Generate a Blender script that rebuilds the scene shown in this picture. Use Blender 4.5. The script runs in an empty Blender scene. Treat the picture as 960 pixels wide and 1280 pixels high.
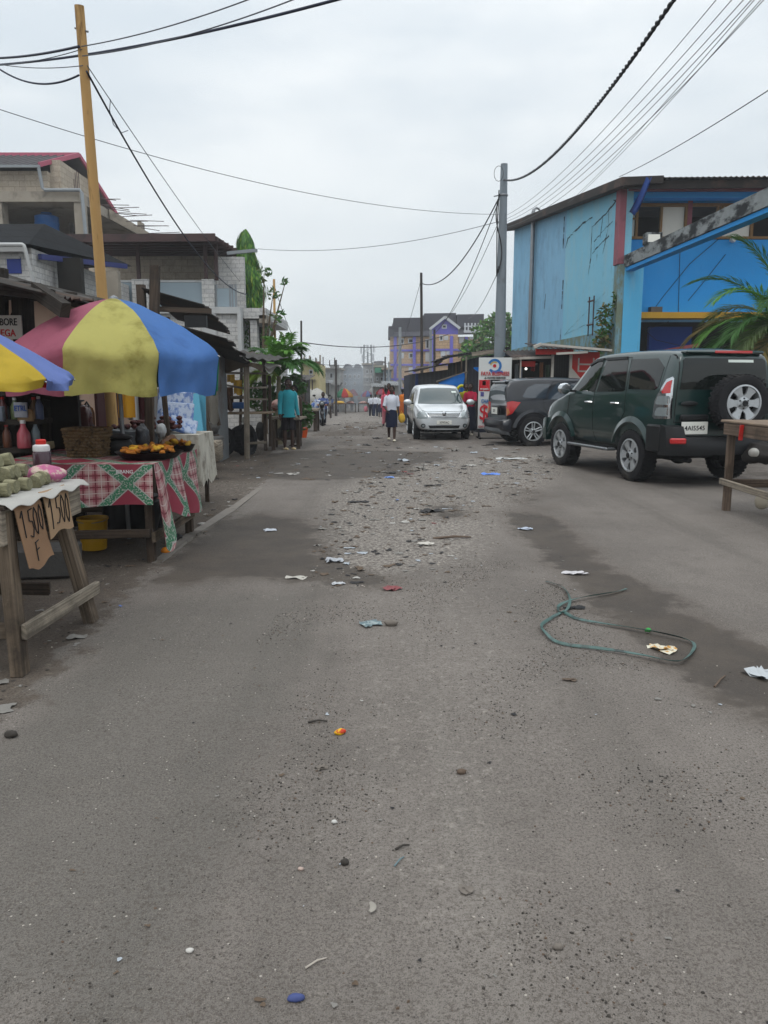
import bpy, bmesh, math, random
import numpy as np
from mathutils import Vector, Matrix, noise
from mathutils.bvhtree import BVHTree
random.seed(11); np.random.seed(11)
PI = math.pi
V = Vector
SC = bpy.context.scene
COL = SC.collection

# ------------------------------------------------------------------ camera geometry (used to survey where things stand)
FL, CU, CV, CAMH = 960.0, 480.0, 640.0, 1.55
PITCH = math.atan(160 / 960)
SA, CA = math.sin(PITCH), math.cos(PITCH)
def ray(u, v):
    x = (u - CU) / FL; y = (CV - v) / FL
    return V((x, CA + y * SA, -SA + y * CA))
def G(u, v, z=0.0):
    r = ray(u, v); t = (z - CAMH) / r.z
    return V((r.x * t, r.y * t, z))
def P(u, v, Y):
    r = ray(u, v); t = Y / r.y
    return V((r.x * t, Y, CAMH + r.z * t))
def X(u, Y, z=1.0):
    return (u - CU) / FL * (Y * CA - (z - CAMH) * SA)
def Z(v, Y):
    return P(CU, v, Y).z

# ------------------------------------------------------------------ materials
def S(h):
    h = h.lstrip('#'); c = [int(h[i:i + 2], 16) / 255 for i in (0, 2, 4)]
    return tuple(x / 12.92 if x <= .04045 else ((x + .055) / 1.055) ** 2.4 for x in c)
def c4(c): return (c[0], c[1], c[2], 1.0)
class NT:
    def __init__(s, nt): s.nt = nt; s.n = nt.nodes; s.l = nt.links
    def new(s, t, **kw):
        n = s.n.new(t)
        for k, v in kw.items():
            if k.startswith('i_'): s.put(n.inputs[k[2:].replace('_', ' ')], v)
            else: setattr(n, k, v)
        return n
    def put(s, sock, v):
        if isinstance(v, bpy.types.NodeSocket): s.l.new(v, sock)
        else: sock.default_value = v
    def math(s, op, a, b=0.0, c=0.0, clamp=False):
        n = s.n.new('ShaderNodeMath'); n.operation = op; n.use_clamp = clamp
        for i, v in enumerate((a, b, c)): s.put(n.inputs[i], v)
        return n.outputs[0]
    def mix(s, f, a, b, mode='MIX'):
        n = s.n.new('ShaderNodeMix'); n.data_type = 'RGBA'; n.blend_type = mode
        s.put(n.inputs[0], f)
        s.put(n.inputs[6], c4(a) if isinstance(a, tuple) else a); s.put(n.inputs[7], c4(b) if isinstance(b, tuple) else b)
        return n.outputs[2]
    def noise(s, vec, scale, detail=4, rough=.55, dist=0.0):
        n = s.n.new('ShaderNodeTexNoise'); s.put(n.inputs['Vector'], vec)
        n.inputs['Scale'].default_value = scale; n.inputs['Detail'].default_value = detail
        n.inputs['Roughness'].default_value = rough; n.inputs['Distortion'].default_value = dist
        return n.outputs[0]
    def ramp(s, f, a, b):
        n = s.n.new('ShaderNodeMapRange'); n.clamp = True; n.interpolation_type = 'SMOOTHSTEP'
        s.put(n.inputs[0], f); n.inputs[1].default_value = a; n.inputs[2].default_value = b
        return n.outputs[0]
    def mapping(s, vec, scale=(1, 1, 1), loc=(0, 0, 0), rot=(0, 0, 0)):
        n = s.n.new('ShaderNodeMapping'); s.put(n.inputs[0], vec)
        n.inputs['Scale'].default_value = scale; n.inputs['Location'].default_value = loc; n.inputs['Rotation'].default_value = rot
        return n.outputs[0]
    def sep(s, vec):
        n = s.n.new('ShaderNodeSeparateXYZ'); s.put(n.inputs[0], vec); return n.outputs
    def bump(s, h, strength=.3, dist=.02):
        n = s.n.new('ShaderNodeBump'); s.put(n.inputs['Height'], h)
        n.inputs['Strength'].default_value = strength; n.inputs['Distance'].default_value = dist
        return n.outputs[0]
def newmat(name):
    m = bpy.data.materials.new(name); m.use_nodes = True
    nt = NT(m.node_tree); b = m.node_tree.nodes['Principled BSDF']
    tc = nt.new('ShaderNodeTexCoord')
    return m, nt, b, tc.outputs['Object'], tc
def mat(name, col, rough=.8, var=.18, scale=5., bump=.15, bscale=None, metal=0., stretch=(1, 1, 1), dirt=None, dirt_at=(.5, .7),
        dscale=1.5, dstretch=(1, 1, 1), spec=.3, coat=0., detail=5, bdist=.02):
    m, nt, b, oc, tc = newmat(name)
    if isinstance(col, str): col = S(col)
    vec = nt.mapping(oc, stretch)
    n = nt.noise(vec, scale, detail)
    c = nt.mix(n, tuple(x * (1 - var) for x in col), tuple(min(1, x * (1 + var)) for x in col)) if var else None
    n2 = None
    if dirt is not None:
        d = S(dirt) if isinstance(dirt, str) else dirt
        n2 = nt.noise(nt.mapping(oc, dstretch, loc=(3.1, 1.7, .4)), dscale, 7, .65)
        c = nt.mix(nt.ramp(n2, *dirt_at), c if c is not None else col, d)
    if c is not None: nt.put(b.inputs['Base Color'], c)
    else: b.inputs['Base Color'].default_value = c4(col)
    b.inputs['Roughness'].default_value = rough; b.inputs['Metallic'].default_value = metal
    b.inputs['Specular IOR Level'].default_value = spec
    if coat: b.inputs['Coat Weight'].default_value = coat; b.inputs['Coat Roughness'].default_value = .02
    if bump:
        h = nt.noise(vec, bscale or scale * 6, 4, .6)
        nt.put(b.inputs['Normal'], nt.bump(h, bump, bdist))
    return m
_W = {}
def wood(col, dirt='#2a2522'):
    """weathered timber: grain runs along each piece"""
    k = (col, dirt)
    if k not in _W:
        m, nt, b, oc, tc = newmat('weathered_wood'); uv = tc.outputs['UV']; c0 = S(col)
        g1 = nt.noise(nt.mapping(uv, (1.2, 38, 1)), 1., 6, .7, .4); g2 = nt.noise(nt.mapping(uv, (.7, 9, 1)), 1., 5, .6, .3); st = nt.noise(oc, 2.2, 7, .7); ed = nt.noise(oc, 11, 5, .7)
        c = nt.mix(nt.ramp(g1, .35, .68), tuple(x * .5 for x in c0), tuple(min(1, x * 1.3) for x in c0)); c = nt.mix(nt.math('MULTIPLY', nt.ramp(g2, .45, .7), .55), c, tuple(x * .62 for x in c0))
        c = nt.mix(nt.math('MULTIPLY', nt.ramp(st, .45, .7), .75), c, S(dirt)); c = nt.mix(nt.math('MULTIPLY', nt.ramp(ed, .58, .72), .4), c, tuple(min(1, x * 1.5) for x in c0))
        nt.put(b.inputs['Base Color'], c); b.inputs['Roughness'].default_value = .88; b.inputs['Specular IOR Level'].default_value = .2; nt.put(b.inputs['Normal'], nt.bump(nt.math('ADD', g1, nt.math('MULTIPLY', g2, .6)), .6, .006)); _W[k] = m
    return _W[k]

# ------------------------------------------------------------------ mesh builder
class MB:
    def __init__(s, m=None): s.bm = bmesh.new(); s.mats = []; s.dm = m; s.uv = None
    def mi(s, m):
        m = m or s.dm
        if m is None: return 0
        if m not in s.mats: s.mats.append(m)
        return s.mats.index(m)
    def face(s, vs, m=None):
        try: f = s.bm.faces.new(vs)
        except ValueError: return None
        f.material_index = s.mi(m); return f
    def vert(s, p): return s.bm.verts.new(p)
    def pts(s, L, m=None): return s.face([s.vert(p) for p in L], m)
    def box(s, c, sz, m=None, rz=0., R=None, bev=0., jit=0.):
        M = R.to_3x3() if R is not None else Matrix.Rotation(rz, 3, 'Z')
        c = V(c); vs = []; loc_ = []
        for dx in (-.5, .5):
            for dy in (-.5, .5):
                for dz in (-.5, .5):
                    p = V((dx * sz[0], dy * sz[1], dz * sz[2])); loc_.append(p.copy())
                    if jit: p += V((random.uniform(-jit, jit), random.uniform(-jit, jit), random.uniform(-jit, jit)))
                    vs.append(s.vert(c + M @ p))
        fs = [s.face([vs[i] for i in q], m) for q in ((0, 1, 3, 2), (4, 6, 7, 5), (0, 4, 5, 1), (2, 3, 7, 6), (0, 2, 6, 4), (1, 5, 7, 3))]
        if s.uv is None: s.uv = s.bm.loops.layers.uv.new('UVMap')
        la = max(range(3), key=lambda i: sz[i]); ob = [i for i in range(3) if i != la]; o1, o2 = rnd(0, 20), rnd(0, 20); lm = dict(zip(vs, loc_))
        for f in fs:
            for lp in f.loops: q = lm[lp.vert]; lp[s.uv].uv = (q[la] + o1, q[ob[0]] + q[ob[1]] * 1.3 + o2)
        if bev:
            es = list({e for f in fs for e in f.edges})
            r = bmesh.ops.bevel(s.bm, geom=es, offset=bev, segments=1, affect='EDGES', profile=.5)
            for f in r['faces']: f.material_index = s.mi(m)
    def bar(s, p, q, w, h, m=None, up=(0, 0, 1), bev=0., jit=0.):
        p = V(p); q = V(q); d = q - p; L = d.length; d.normalize(); u = V(up)
        if abs(d.dot(u)) > .98: u = V((0, 1, 0))
        x = d.cross(u).normalized(); y = x.cross(d).normalized()
        R = Matrix((x, y, d)).transposed()
        s.box((p + q) / 2, (w, h, L), m, R=R, bev=bev, jit=jit)
    def ring(s, c, x, y, n, m=None): return [s.vert(c + x * math.cos(2 * PI * i / n) + y * math.sin(2 * PI * i / n)) for i in range(n)]
    def loftv(s, rings, m=None, cap=True, closed=True):
        for a, b in zip(rings, rings[1:]):
            n = len(a)
            for i in range(n if closed else n - 1): s.face((a[i], a[(i + 1) % n], b[(i + 1) % n], b[i]), m)
        if cap and closed: s.face(list(reversed(rings[0])), m); s.face(rings[-1], m)
    def loft(s, rings, m=None, cap=True, closed=True): s.loftv([[s.vert(p) for p in r] for r in rings], m, cap, closed)
    def tube(s, pts, r, m=None, n=8, cap=True, flat=1.0):
        pts = [V(p) for p in pts]; k = len(pts)
        rs = r if isinstance(r, (list, tuple)) else [r] * k
        rings = []; prev = None
        for i, p in enumerate(pts):
            d = (pts[min(i + 1, k - 1)] - pts[max(i - 1, 0)]).normalized()
            if prev is None:
                u = V((0, 0, 1)) if abs(d.z) < .9 else V((0, 1, 0))
                x = d.cross(u).normalized()
            else:
                x = prev - d * prev.dot(d)
                x = x.normalized() if x.length > 1e-5 else d.orthogonal().normalized()
            prev = x; y = d.cross(x).normalized()
            rings.append(s.ring(p, x * rs[i], y * rs[i] * flat, n))
        s.loftv(rings, m, cap)
    def sphere(s, c, r, m=None, nu=12, nv=8, R=None, fn=None):
        c = V(c); r = (r, r, r) if not isinstance(r, (tuple, list)) else r
        rings = []
        for j in range(1, nv):
            t = PI * j / nv; row = []
            for i in range(nu):
                a = 2 * PI * i / nu
                p = V((r[0] * math.sin(t) * math.cos(a), r[1] * math.sin(t) * math.sin(a), r[2] * math.cos(t)))
                if fn: p = fn(p)
                if R is not None: p = R @ p
                row.append(s.vert(c + p))
            rings.append(row)
        pt = V((0, 0, r[2])); pb = V((0, 0, -r[2]))
        if fn: pt = fn(pt); pb = fn(pb)
        if R is not None: pt = R @ pt; pb = R @ pb
        t = s.vert(c + pt); b = s.vert(c + pb)
        for i in range(nu): s.face((t, rings[0][i], rings[0][(i + 1) % nu]), m); s.face((b, rings[-1][(i + 1) % nu], rings[-1][i]), m)
        for a, b2 in zip(rings, rings[1:]):
            for i in range(nu): s.face((a[i], b2[i], b2[(i + 1) % nu], a[(i + 1) % nu]), m)
    def lathe(s, c, prof, m=None, n=20, axis='Z', R=None, cap=True):
        c = V(c); rings = []
        M = {'Z': Matrix.Identity(3), 'Y': Matrix.Rotation(-PI / 2, 3, 'X'), 'X': Matrix.Rotation(PI / 2, 3, 'Y')}[axis]
        if R is not None: M = R.to_3x3() @ M
        for r, h in prof: rings.append([s.vert(c + M @ V((r * math.cos(2 * PI * i / n), r * math.sin(2 * PI * i / n), h))) for i in range(n)])
        s.loftv(rings, m, cap)
    def grid(s, fn, nu, nv, m=None, mfn=None, uv=False):
        vs = [[s.vert(fn(i / nu, j / nv)) for i in range(nu + 1)] for j in range(nv + 1)]
        if uv and s.uv is None: s.uv = s.bm.loops.layers.uv.new('UVMap')
        for j in range(nv):
            for i in range(nu):
                f = s.face((vs[j][i], vs[j][i + 1], vs[j + 1][i + 1], vs[j + 1][i]), mfn(i, j) if mfn else m)
                if uv and f:
                    for lp, (a, b) in zip(f.loops, ((i, j), (i + 1, j), (i + 1, j + 1), (i, j + 1))): lp[s.uv].uv = uv(a / nu, b / nv)
        return vs
    def prism(s, poly, m=None, org=(0, 0, 0), ax=(1, 0, 0), ay=(0, 0, 1), depth=.05):
        org = V(org); ax = V(ax); ay = V(ay); n = ax.cross(ay).normalized()
        a = [s.vert(org + ax * p[0] + ay * p[1]) for p in poly]; b = [s.vert(org + ax * p[0] + ay * p[1] + n * depth) for p in poly]
        s.face(list(reversed(a)), m); s.face(b, m); k = len(a)
        for i in range(k): s.face((a[i], a[(i + 1) % k], b[(i + 1) % k], b[i]), m)
    def addmesh(s, me, M, m=None):
        vs = [s.vert(M @ v.co) for v in me.vertices]
        for p in me.polygons: s.face([vs[i] for i in p.vertices], m)
    def text(s, txt, size, m, org, right, up, align='LEFT', ext=.002, wide=1.0, shear=0.):
        me = text_mesh(txt, size, align, ext, wide, shear)
        right = V(right).normalized(); up = V(up).normalized(); nz = right.cross(up)
        M = Matrix((right, up, nz)).transposed().to_4x4(); M.translation = V(org)
        s.addmesh(me, M, m); bpy.data.meshes.remove(me)
    def strokes(s, lines, m, org, right, up, w=.01, size=1.):
        right = V(right).normalized(); up = V(up).normalized(); org = V(org); nz = right.cross(up)
        for L in lines:
            pts = [org + right * p[0] * size + up * p[1] * size for p in L]
            for a, b in zip(pts, pts[1:]):
                if (b - a).length < 1e-5: continue
                d = (b - a).normalized(); sd = nz.cross(d) * w / 2
                s.pts([a - sd - d * w * .3, a + sd - d * w * .3, b + sd + d * w * .3, b - sd + d * w * .3], m)
    def recalc(s): bmesh.ops.recalc_face_normals(s.bm, faces=s.bm.faces)
    def build(s, name, parent=None, loc=None, smooth=35, world=True, rz=0., recalc=True, weld=0.):
        if weld: bmesh.ops.remove_doubles(s.bm, verts=s.bm.verts, dist=weld)
        if recalc: s.recalc()
        M = None
        if parent is not None and world: M = frame_of(parent).inverted()
        elif loc is not None and world: M = Matrix.Translation(-V(loc))
        if M is not None: bmesh.ops.transform(s.bm, matrix=M, verts=s.bm.verts)
        me = bpy.data.meshes.new(name); s.bm.to_mesh(me); s.bm.free()
        for m in s.mats: me.materials.append(m)
        if smooth:
            me.shade_smooth(); me.set_sharp_from_angle(angle=math.radians(smooth))
        o = bpy.data.objects.new(name, me); COL.objects.link(o)
        if parent is not None: o.parent = parent
        if loc is not None: o.location = loc
        if rz: o.rotation_euler.z = rz
        return o
def frame_of(o):
    M = Matrix.Identity(4)
    while o is not None:
        M = Matrix.LocRotScale(o.location, o.rotation_euler, o.scale) @ M; o = o.parent
    return M
def text_mesh(txt, size, align='LEFT', ext=.002, wide=1., shear=0.):
    c = bpy.data.curves.new('t', 'FONT'); c.body = txt; c.size = size; c.align_x = align; c.extrude = ext; c.shear = shear; c.resolution_u = 3
    c.offset = size * .012
    o = bpy.data.objects.new('t', c); COL.objects.link(o)
    dg = bpy.context.evaluated_depsgraph_get(); dg.update()
    me = bpy.data.meshes.new_from_object(o.evaluated_get(dg))
    bpy.data.objects.remove(o); bpy.data.curves.remove(c)
    if wide != 1.:
        for v in me.vertices: v.co.x *= wide
    return me
def thing(name, label, cat, loc=(0, 0, 0), rz=0., group=None):
    o = bpy.data.objects.new(name, None); COL.objects.link(o); o.empty_display_size = .2
    o.location = loc; o.rotation_euler = (0, 0, rz); return tag(o, label, cat, group)
def tag(o, label=None, cat=None, group=None, kind=None):
    if label: o['label'] = label
    if cat: o['category'] = cat
    if group: o['group'] = group
    if kind: o['kind'] = kind
    return o
def copy_tree(o, parent=None):
    c = o.copy(); COL.objects.link(c)
    if parent is not None: c.parent = parent
    for ch in list(o.children): copy_tree(ch, c)
    return c
def apply_mods(o):
    dg = bpy.context.evaluated_depsgraph_get(); dg.update()
    me = bpy.data.meshes.new_from_object(o.evaluated_get(dg)); old = o.data
    o.modifiers.clear(); o.data = me; bpy.data.meshes.remove(old); return o
def rnd(a, b): return random.uniform(a, b)
def nz(p, sc=1., seed=0.): return noise.noise(V((p[0] * sc + seed, p[1] * sc + seed * 1.7, p[2] * sc - seed)))
def sheet(mb, fn, nu, nv, thick, m, nrm, uv=None):
    """a surface patch with real thickness"""
    n = V(nrm).normalized() * thick
    a = mb.grid(lambda u, v: V(fn(u, v)), nu, nv, m, uv=uv); b = mb.grid(lambda u, v: V(fn(u, v)) - n, nu, nv, m, uv=uv)
    edge = lambda g: [g[0][i] for i in range(nu + 1)] + [g[j][nu] for j in range(1, nv + 1)] + [g[nv][i] for i in range(nu - 1, -1, -1)] + [g[j][0] for j in range(nv - 1, 0, -1)]
    ea, eb = edge(a), edge(b); k = len(ea)
    for i in range(k): mb.face((ea[i], ea[(i + 1) % k], eb[(i + 1) % k], eb[i]), m)
def corrugated(mb, o, du, dv, m, pitch=.08, amp=.012, thick=.006, jag=.0, sag=0.):
    """corrugated sheet: ridges run along dv, waves along du"""
    o = V(o); du = V(du); dv = V(dv); n = du.cross(dv).normalized(); L = du.length
    k = max(4, int(L / pitch * 4)); js = [rnd(-jag, jag) for _ in range(k // 6 + 2)]
    def fn(u, v):
        j = js[int(u * k / 6)] if jag else 0
        return o + du * u + dv * (v * (1 + (j if v > .5 else 0))) + n * (amp * math.sin(u * L / pitch * 2 * PI)) - V((0, 0, sag * math.sin(PI * v)))
    sheet(mb, fn, k, 4, thick, m, n)
# ------------------------------------------------------------------ ground: one sheet to the horizon, painted attributes are stains / dirt with shapes of their own
def spaced(vals):
    out = []
    for a, b, st in vals:
        x = a
        while x < b - 1e-6: out.append(x); x += st
    out.append(vals[-1][1]); return out
xs = spaced([(-180, -60, 40), (-60, -14, 6), (-14, -7, .7), (-7, 7, .125), (7, 16, .7), (16, 60, 6), (60, 180, 40)])
ys = spaced([(-40, 0, 4), (0, 1.2, .3), (1.2, 11, .1), (11, 26, .16), (26, 60, .7), (60, 130, 4), (130, 270, 20)])
gx, gy = np.meshgrid(np.array(xs), np.array(ys)); nxg, nyg = len(xs), len(ys)
def inpoly(px, py, poly):
    ins = np.zeros(px.shape, bool); n = len(poly); dist = np.full(px.shape, 1e9)
    for i in range(n):
        x1, y1 = poly[i]; x2, y2 = poly[(i + 1) % n]
        c = ((y1 > py) != (y2 > py)) & (px < (x2 - x1) * (py - y1) / ((y2 - y1) if y2 != y1 else 1e-9) + x1)
        ins ^= c
        L2 = (x2 - x1) ** 2 + (y2 - y1) ** 2 + 1e-9
        t = np.clip(((px - x1) * (x2 - x1) + (py - y1) * (y2 - y1)) / L2, 0, 1)
        dist = np.minimum(dist, np.hypot(px - x1 - t * (x2 - x1), py - y1 - t * (y2 - y1)))
    return np.where(ins, dist, -dist)
def gp(L): return [tuple(G(u, v)[:2]) for u, v in L]
def fld(polys, soft):
    r = np.zeros(gx.shape)
    for poly, s in polys: r = np.maximum(r, np.clip(.5 + inpoly(gx, gy, poly) / (2 * soft), 0, 1) * s)
    return r
wet = fld([(gp([(655, 640), (705, 650), (740, 690), (810, 735), (880, 775), (960, 812), (1060, 850), (1060, 960), (960, 905), (880, 860), (800, 810), (745, 760), (700, 712), (650, 668), (630, 640)]), 1.),
           (gp([(268, 650), (330, 640), (395, 655), (402, 690), (470, 712), (485, 738), (400, 728), (330, 722), (262, 724), (210, 735), (190, 720), (222, 690)]), .95),
           (gp([(335, 566), (430, 560), (560, 566), (556, 576), (520, 580), (520, 594), (440, 598), (380, 600), (300, 596), (280, 585), (320, 578)]), .9),
           (gp([(420, 550), (500, 545), (560, 552), (480, 562), (400, 560)]), .5),
           (gp([(610, 605), (700, 612), (690, 645), (640, 640)]), .45),
           (gp([(525, 630), (590, 628), (600, 645), (545, 650)]), .7),
           (gp([(700, 560), (980, 575), (980, 605), (800, 606), (690, 580)]), .5)], .28)  # last patch darkens the ground under and around the green car
dirt = fld([(gp([(-900, 1500), (-300, 1000), (0, 900), (60, 850), (150, 752), (215, 690), (285, 640), (330, 600), (345, 580), (330, 540), (385, 540), (400, 510), (330, 497), (-900, 500)]), 1.),
            (gp([(430, 520), (500, 512), (470, 545), (380, 545)]), .6)], .35)
rub = fld([(gp([(400, 612), (470, 588), (560, 574), (690, 566), (720, 590), (680, 612), (620, 640), (600, 700), (500, 720), (430, 740), (385, 722), (400, 670)]), 1.),
           (gp([(395, 700), (640, 690), (760, 900), (820, 1300), (300, 1300), (360, 900)]), .45),
           (gp([(150, 602), (360, 596), (400, 612), (300, 622), (160, 620)]), .5),
           (gp([(400, 545), (600, 500), (470, 492), (400, 512)]), .6)], .5)
smo = fld([(gp([(0, 905), (150, 760), (300, 735), (380, 745), (400, 800), (330, 960), (250, 1290), (-400, 1290)]), 1.), (gp([(690, 600), (960, 605), (1100, 760), (960, 800), (800, 720)]), .35)], .5)
hz = np.zeros(gx.shape)
def slope(y):      # the street runs gently downhill away from us
    t = min(max(0., y - 24), 66.); return -.024 * t * min(1., t / 8.)
for i in range(nyg):
    for j in range(nxg):
        x, y = gx[i, j], gy[i, j]
        if -14 <= x <= 16 and 0 <= y <= 60:
            h = .018 * noise.noise(V((x * .45, y * .45, 3))) + .006 * noise.noise(V((x * 2.3, y * 2.3, 7)))
            h += rub[i, j] * (.016 * noise.noise(V((x * 3.1, y * 3.1, 1))) + .012 * noise.noise(V((x * 7, y * 7, 2))))
            h += dirt[i, j] * (.012 * noise.noise(V((x * 4, y * 4, 5))) - .02)
            hz[i, j] = h - .022 * max(0, wet[i, j] - .3)
        hz[i, j] += slope(y)
def gz(x, y):
    j = min(max(np.searchsorted(xs, x) - 1, 0), nxg - 2); i = min(max(np.searchsorted(ys, y) - 1, 0), nyg - 2)
    a = (x - xs[j]) / (xs[j + 1] - xs[j]); b = (y - ys[i]) / (ys[i + 1] - ys[i])
    return float((hz[i, j] * (1 - a) + hz[i, j + 1] * a) * (1 - b) + (hz[i + 1, j] * (1 - a) + hz[i + 1, j + 1] * a) * b)
co = np.stack([gx, gy, hz], -1).reshape(-1, 3)
ii = np.arange((nyg - 1) * (nxg - 1)); r_, c_ = ii // (nxg - 1), ii % (nxg - 1); a_ = r_ * nxg + c_
faces = np.stack([a_, a_ + 1, a_ + 1 + nxg, a_ + nxg], -1)
me = bpy.data.meshes.new('ground'); me.from_pydata(co.tolist(), [], faces.tolist())
for nm, arr in (('wet', wet), ('dirt', dirt), ('rubble', rub), ('smooth', smo)):
    at = me.attributes.new(nm, 'FLOAT', 'POINT'); at.data.foreach_set('value', arr.astype(np.float32).ravel())
me.shade_smooth()
ground = bpy.data.objects.new('ground', me); COL.objects.link(ground); tag(ground, 'worn grey asphalt street with dirt shoulders and damp stains', kind='structure')
m, nt, b, oc, tc = newmat('worn_asphalt')
def attr(n):
    a = nt.new('ShaderNodeAttribute'); a.attribute_name = n; return a.outputs['Fac']
n_big = nt.noise(oc, .35, 5, .6); n_mid = nt.noise(oc, 2.2, 6, .65); n_sm = nt.noise(oc, 14, 5, .7); n_fine = nt.noise(oc, 90, 3, .7); n_vf = nt.noise(oc, 260, 2, .6)
base = nt.mix(nt.ramp(n_big, .3, .7), S('#69635e'), S('#7d7670'))
base = nt.mix(nt.math('MULTIPLY', nt.ramp(n_mid, .45, .75), .4), base, S('#5a5550'))
trk = nt.noise(nt.mapping(oc, (1.6, .07, 1)), 1.0, 5, .6)
base = nt.mix(nt.math('MULTIPLY', nt.ramp(trk, .48, .68), .4), base, S('#55514c'))
base = nt.mix(nt.math('MULTIPLY', nt.ramp(trk, .46, .3), .35), base, S('#8a857e'))
base = nt.mix(nt.math('MULTIPLY', nt.ramp(nt.math('ADD', attr('smooth'), nt.math('MULTIPLY', nt.math('SUBTRACT', n_mid, .5), .9)), .4, .75), .5), base, S('#5e5b56'))
base = nt.mix(nt.math('MULTIPLY', nt.ramp(n_sm, .5, .8), .22), base, S('#8b847b'))
base = nt.mix(nt.math('MULTIPLY', nt.ramp(n_fine, .47, .62), .55), base, S('#474039'))
base = nt.mix(nt.math('MULTIPLY', nt.ramp(n_vf, .58, .72), .5), base, S('#938b81'))
base = nt.mix(nt.math('MULTIPLY', nt.ramp(n_vf, .47, .34), .6), base, S('#332e2a'))
# dark chips bedded in the surface
vo = nt.new('ShaderNodeTexVoronoi'); nt.put(vo.inputs['Vector'], nt.mapping(oc, (1, 1, 1))); vo.inputs['Scale'].default_value = 55
chip = nt.math('MULTIPLY', nt.math('LESS_THAN', vo.outputs['Distance'], .2), nt.math('GREATER_THAN', nt.noise(oc, 3, 3), .5))
sepc = nt.new('ShaderNodeSeparateColor'); nt.put(sepc.inputs[0], vo.outputs['Color'])
chipd = nt.math('MULTIPLY', chip, nt.math('LESS_THAN', sepc.outputs[0], .4)); chipl = nt.math('MULTIPLY', chip, nt.math('GREATER_THAN', sepc.outputs[0], .93))
base = nt.mix(nt.math('MULTIPLY', chipd, .75), base, S('#332f2c')); base = nt.mix(nt.math('MULTIPLY', chipl, .7), base, S('#b3aca2'))
# loose dirt shoulder
df = nt.ramp(nt.math('ADD', attr('dirt'), nt.math('MULTIPLY', nt.math('SUBTRACT', nt.noise(oc, 4, 8, .72), .5), 1.5)), .42, .62)
dcol = nt.mix(n_mid, S('#463e37'), S('#665c52')); dcol = nt.mix(nt.math('MULTIPLY', nt.ramp(n_fine, .45, .62), .6), dcol, S('#2e2925')); dcol = nt.mix(nt.math('MULTIPLY', nt.ramp(n_sm, .58, .7), .5), dcol, S('#7e766b'))
base = nt.mix(nt.math('MULTIPLY', df, .9), base, dcol)
# broken stony surface
rf = nt.ramp(nt.math('ADD', attr('rubble'), nt.math('MULTIPLY', nt.math('SUBTRACT', n_sm, .5), 1.2)), .3, .9)
rcol = nt.mix(nt.ramp(nt.noise(oc, 30, 4, .8), .42, .6), S('#504a45'), S('#a8a198'))
base = nt.mix(nt.math('MULTIPLY', rf, .55), base, rcol)
# damp / oily stains
wf = nt.ramp(nt.math('ADD', attr('wet'), nt.math('MULTIPLY', nt.math('SUBTRACT', nt.noise(oc, 2.6, 9, .72), .5), 1.7)), .40, .66)
wcol = nt.mix(nt.ramp(n_mid, .35, .7), S('#37312c'), S('#494139')); wcol = nt.mix(nt.math('MULTIPLY', nt.ramp(n_fine, .5, .7), .5), wcol, S('#645c53'))
halo = nt.ramp(nt.math('ADD', attr('wet'), nt.math('MULTIPLY', nt.math('SUBTRACT', nt.noise(oc, 1.3, 7, .7), .5), 1.4)), .08, .6)
base = nt.mix(nt.math('MULTIPLY', halo, .32), base, S('#524840'))
base = nt.mix(nt.math('MULTIPLY', wf, .82), base, wcol)
nt.put(b.inputs['Base Color'], base)
nt.put(b.inputs['Roughness'], nt.math('SUBTRACT', .9, nt.math('MULTIPLY', wf, .18))); b.inputs['Specular IOR Level'].default_value = .25
hh = nt.math('ADD', nt.math('ADD', nt.math('MULTIPLY', n_fine, .5), nt.math('MULTIPLY', n_sm, .6)), nt.math('MULTIPLY', chip, .5))
hh = nt.math('ADD', hh, nt.math('MULTIPLY', n_vf, .3))
nt.put(b.inputs['Normal'], nt.bump(hh, .8, .013))
me.materials.append(m)

# loose stones: nobody could count them
M_st = [mat('stone_dark', '#3a3632', .9, .4, 30), mat('stone_grey', '#6d665f', .9, .35, 30), mat('stone_pale', '#a29a90', .9, .3, 30), mat('stone_brown', '#5b4d42', .9, .3, 30)]
def stones(name, label, n, sampler, smin, smax, wts):
    mb = MB(M_st[0]); k = 0
    while k < n:
        u = sampler()
        if u is None: continue
        x, y = u; s = smin * (smax / smin) ** (random.random() ** 1.8); m_ = random.choices(M_st, wts)[0]
        z = gz(x, y); a = rnd(0, 6.3); el = rnd(.55, 1.); c, sn = math.cos(a), math.sin(a)
        fl_ = 1. if s < .012 else rnd(.35, .75)
        top = mb.vert((x + rnd(-.2, .2) * s, y + rnd(-.2, .2) * s, z + s * rnd(.3, .5) * fl_))
        rg = []
        q = random.randint(4, 6)
        for i in range(q):
            t = 2 * PI * i / q; rr = s * rnd(.4, .62); dx, dy = rr * math.cos(t), rr * math.sin(t) * el
            rg.append((x + dx * c - dy * sn, y + dx * sn + dy * c))
        lo = [mb.vert((p[0], p[1], z - s * .1)) for p in rg]
        mi_ = [mb.vert((x + (p[0] - x) * .75, y + (p[1] - y) * .75, z + s * rnd(.2, .35) * fl_)) for p in rg]
        for i in range(q):
            j = (i + 1) % q; mb.face((lo[i], lo[j], mi_[j], mi_[i]), m_); mb.face((mi_[i], mi_[j], top), m_)
        k += 1
    o = mb.build(name, smooth=0, recalc=False); tag(o, label, kind='stuff'); return o
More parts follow.
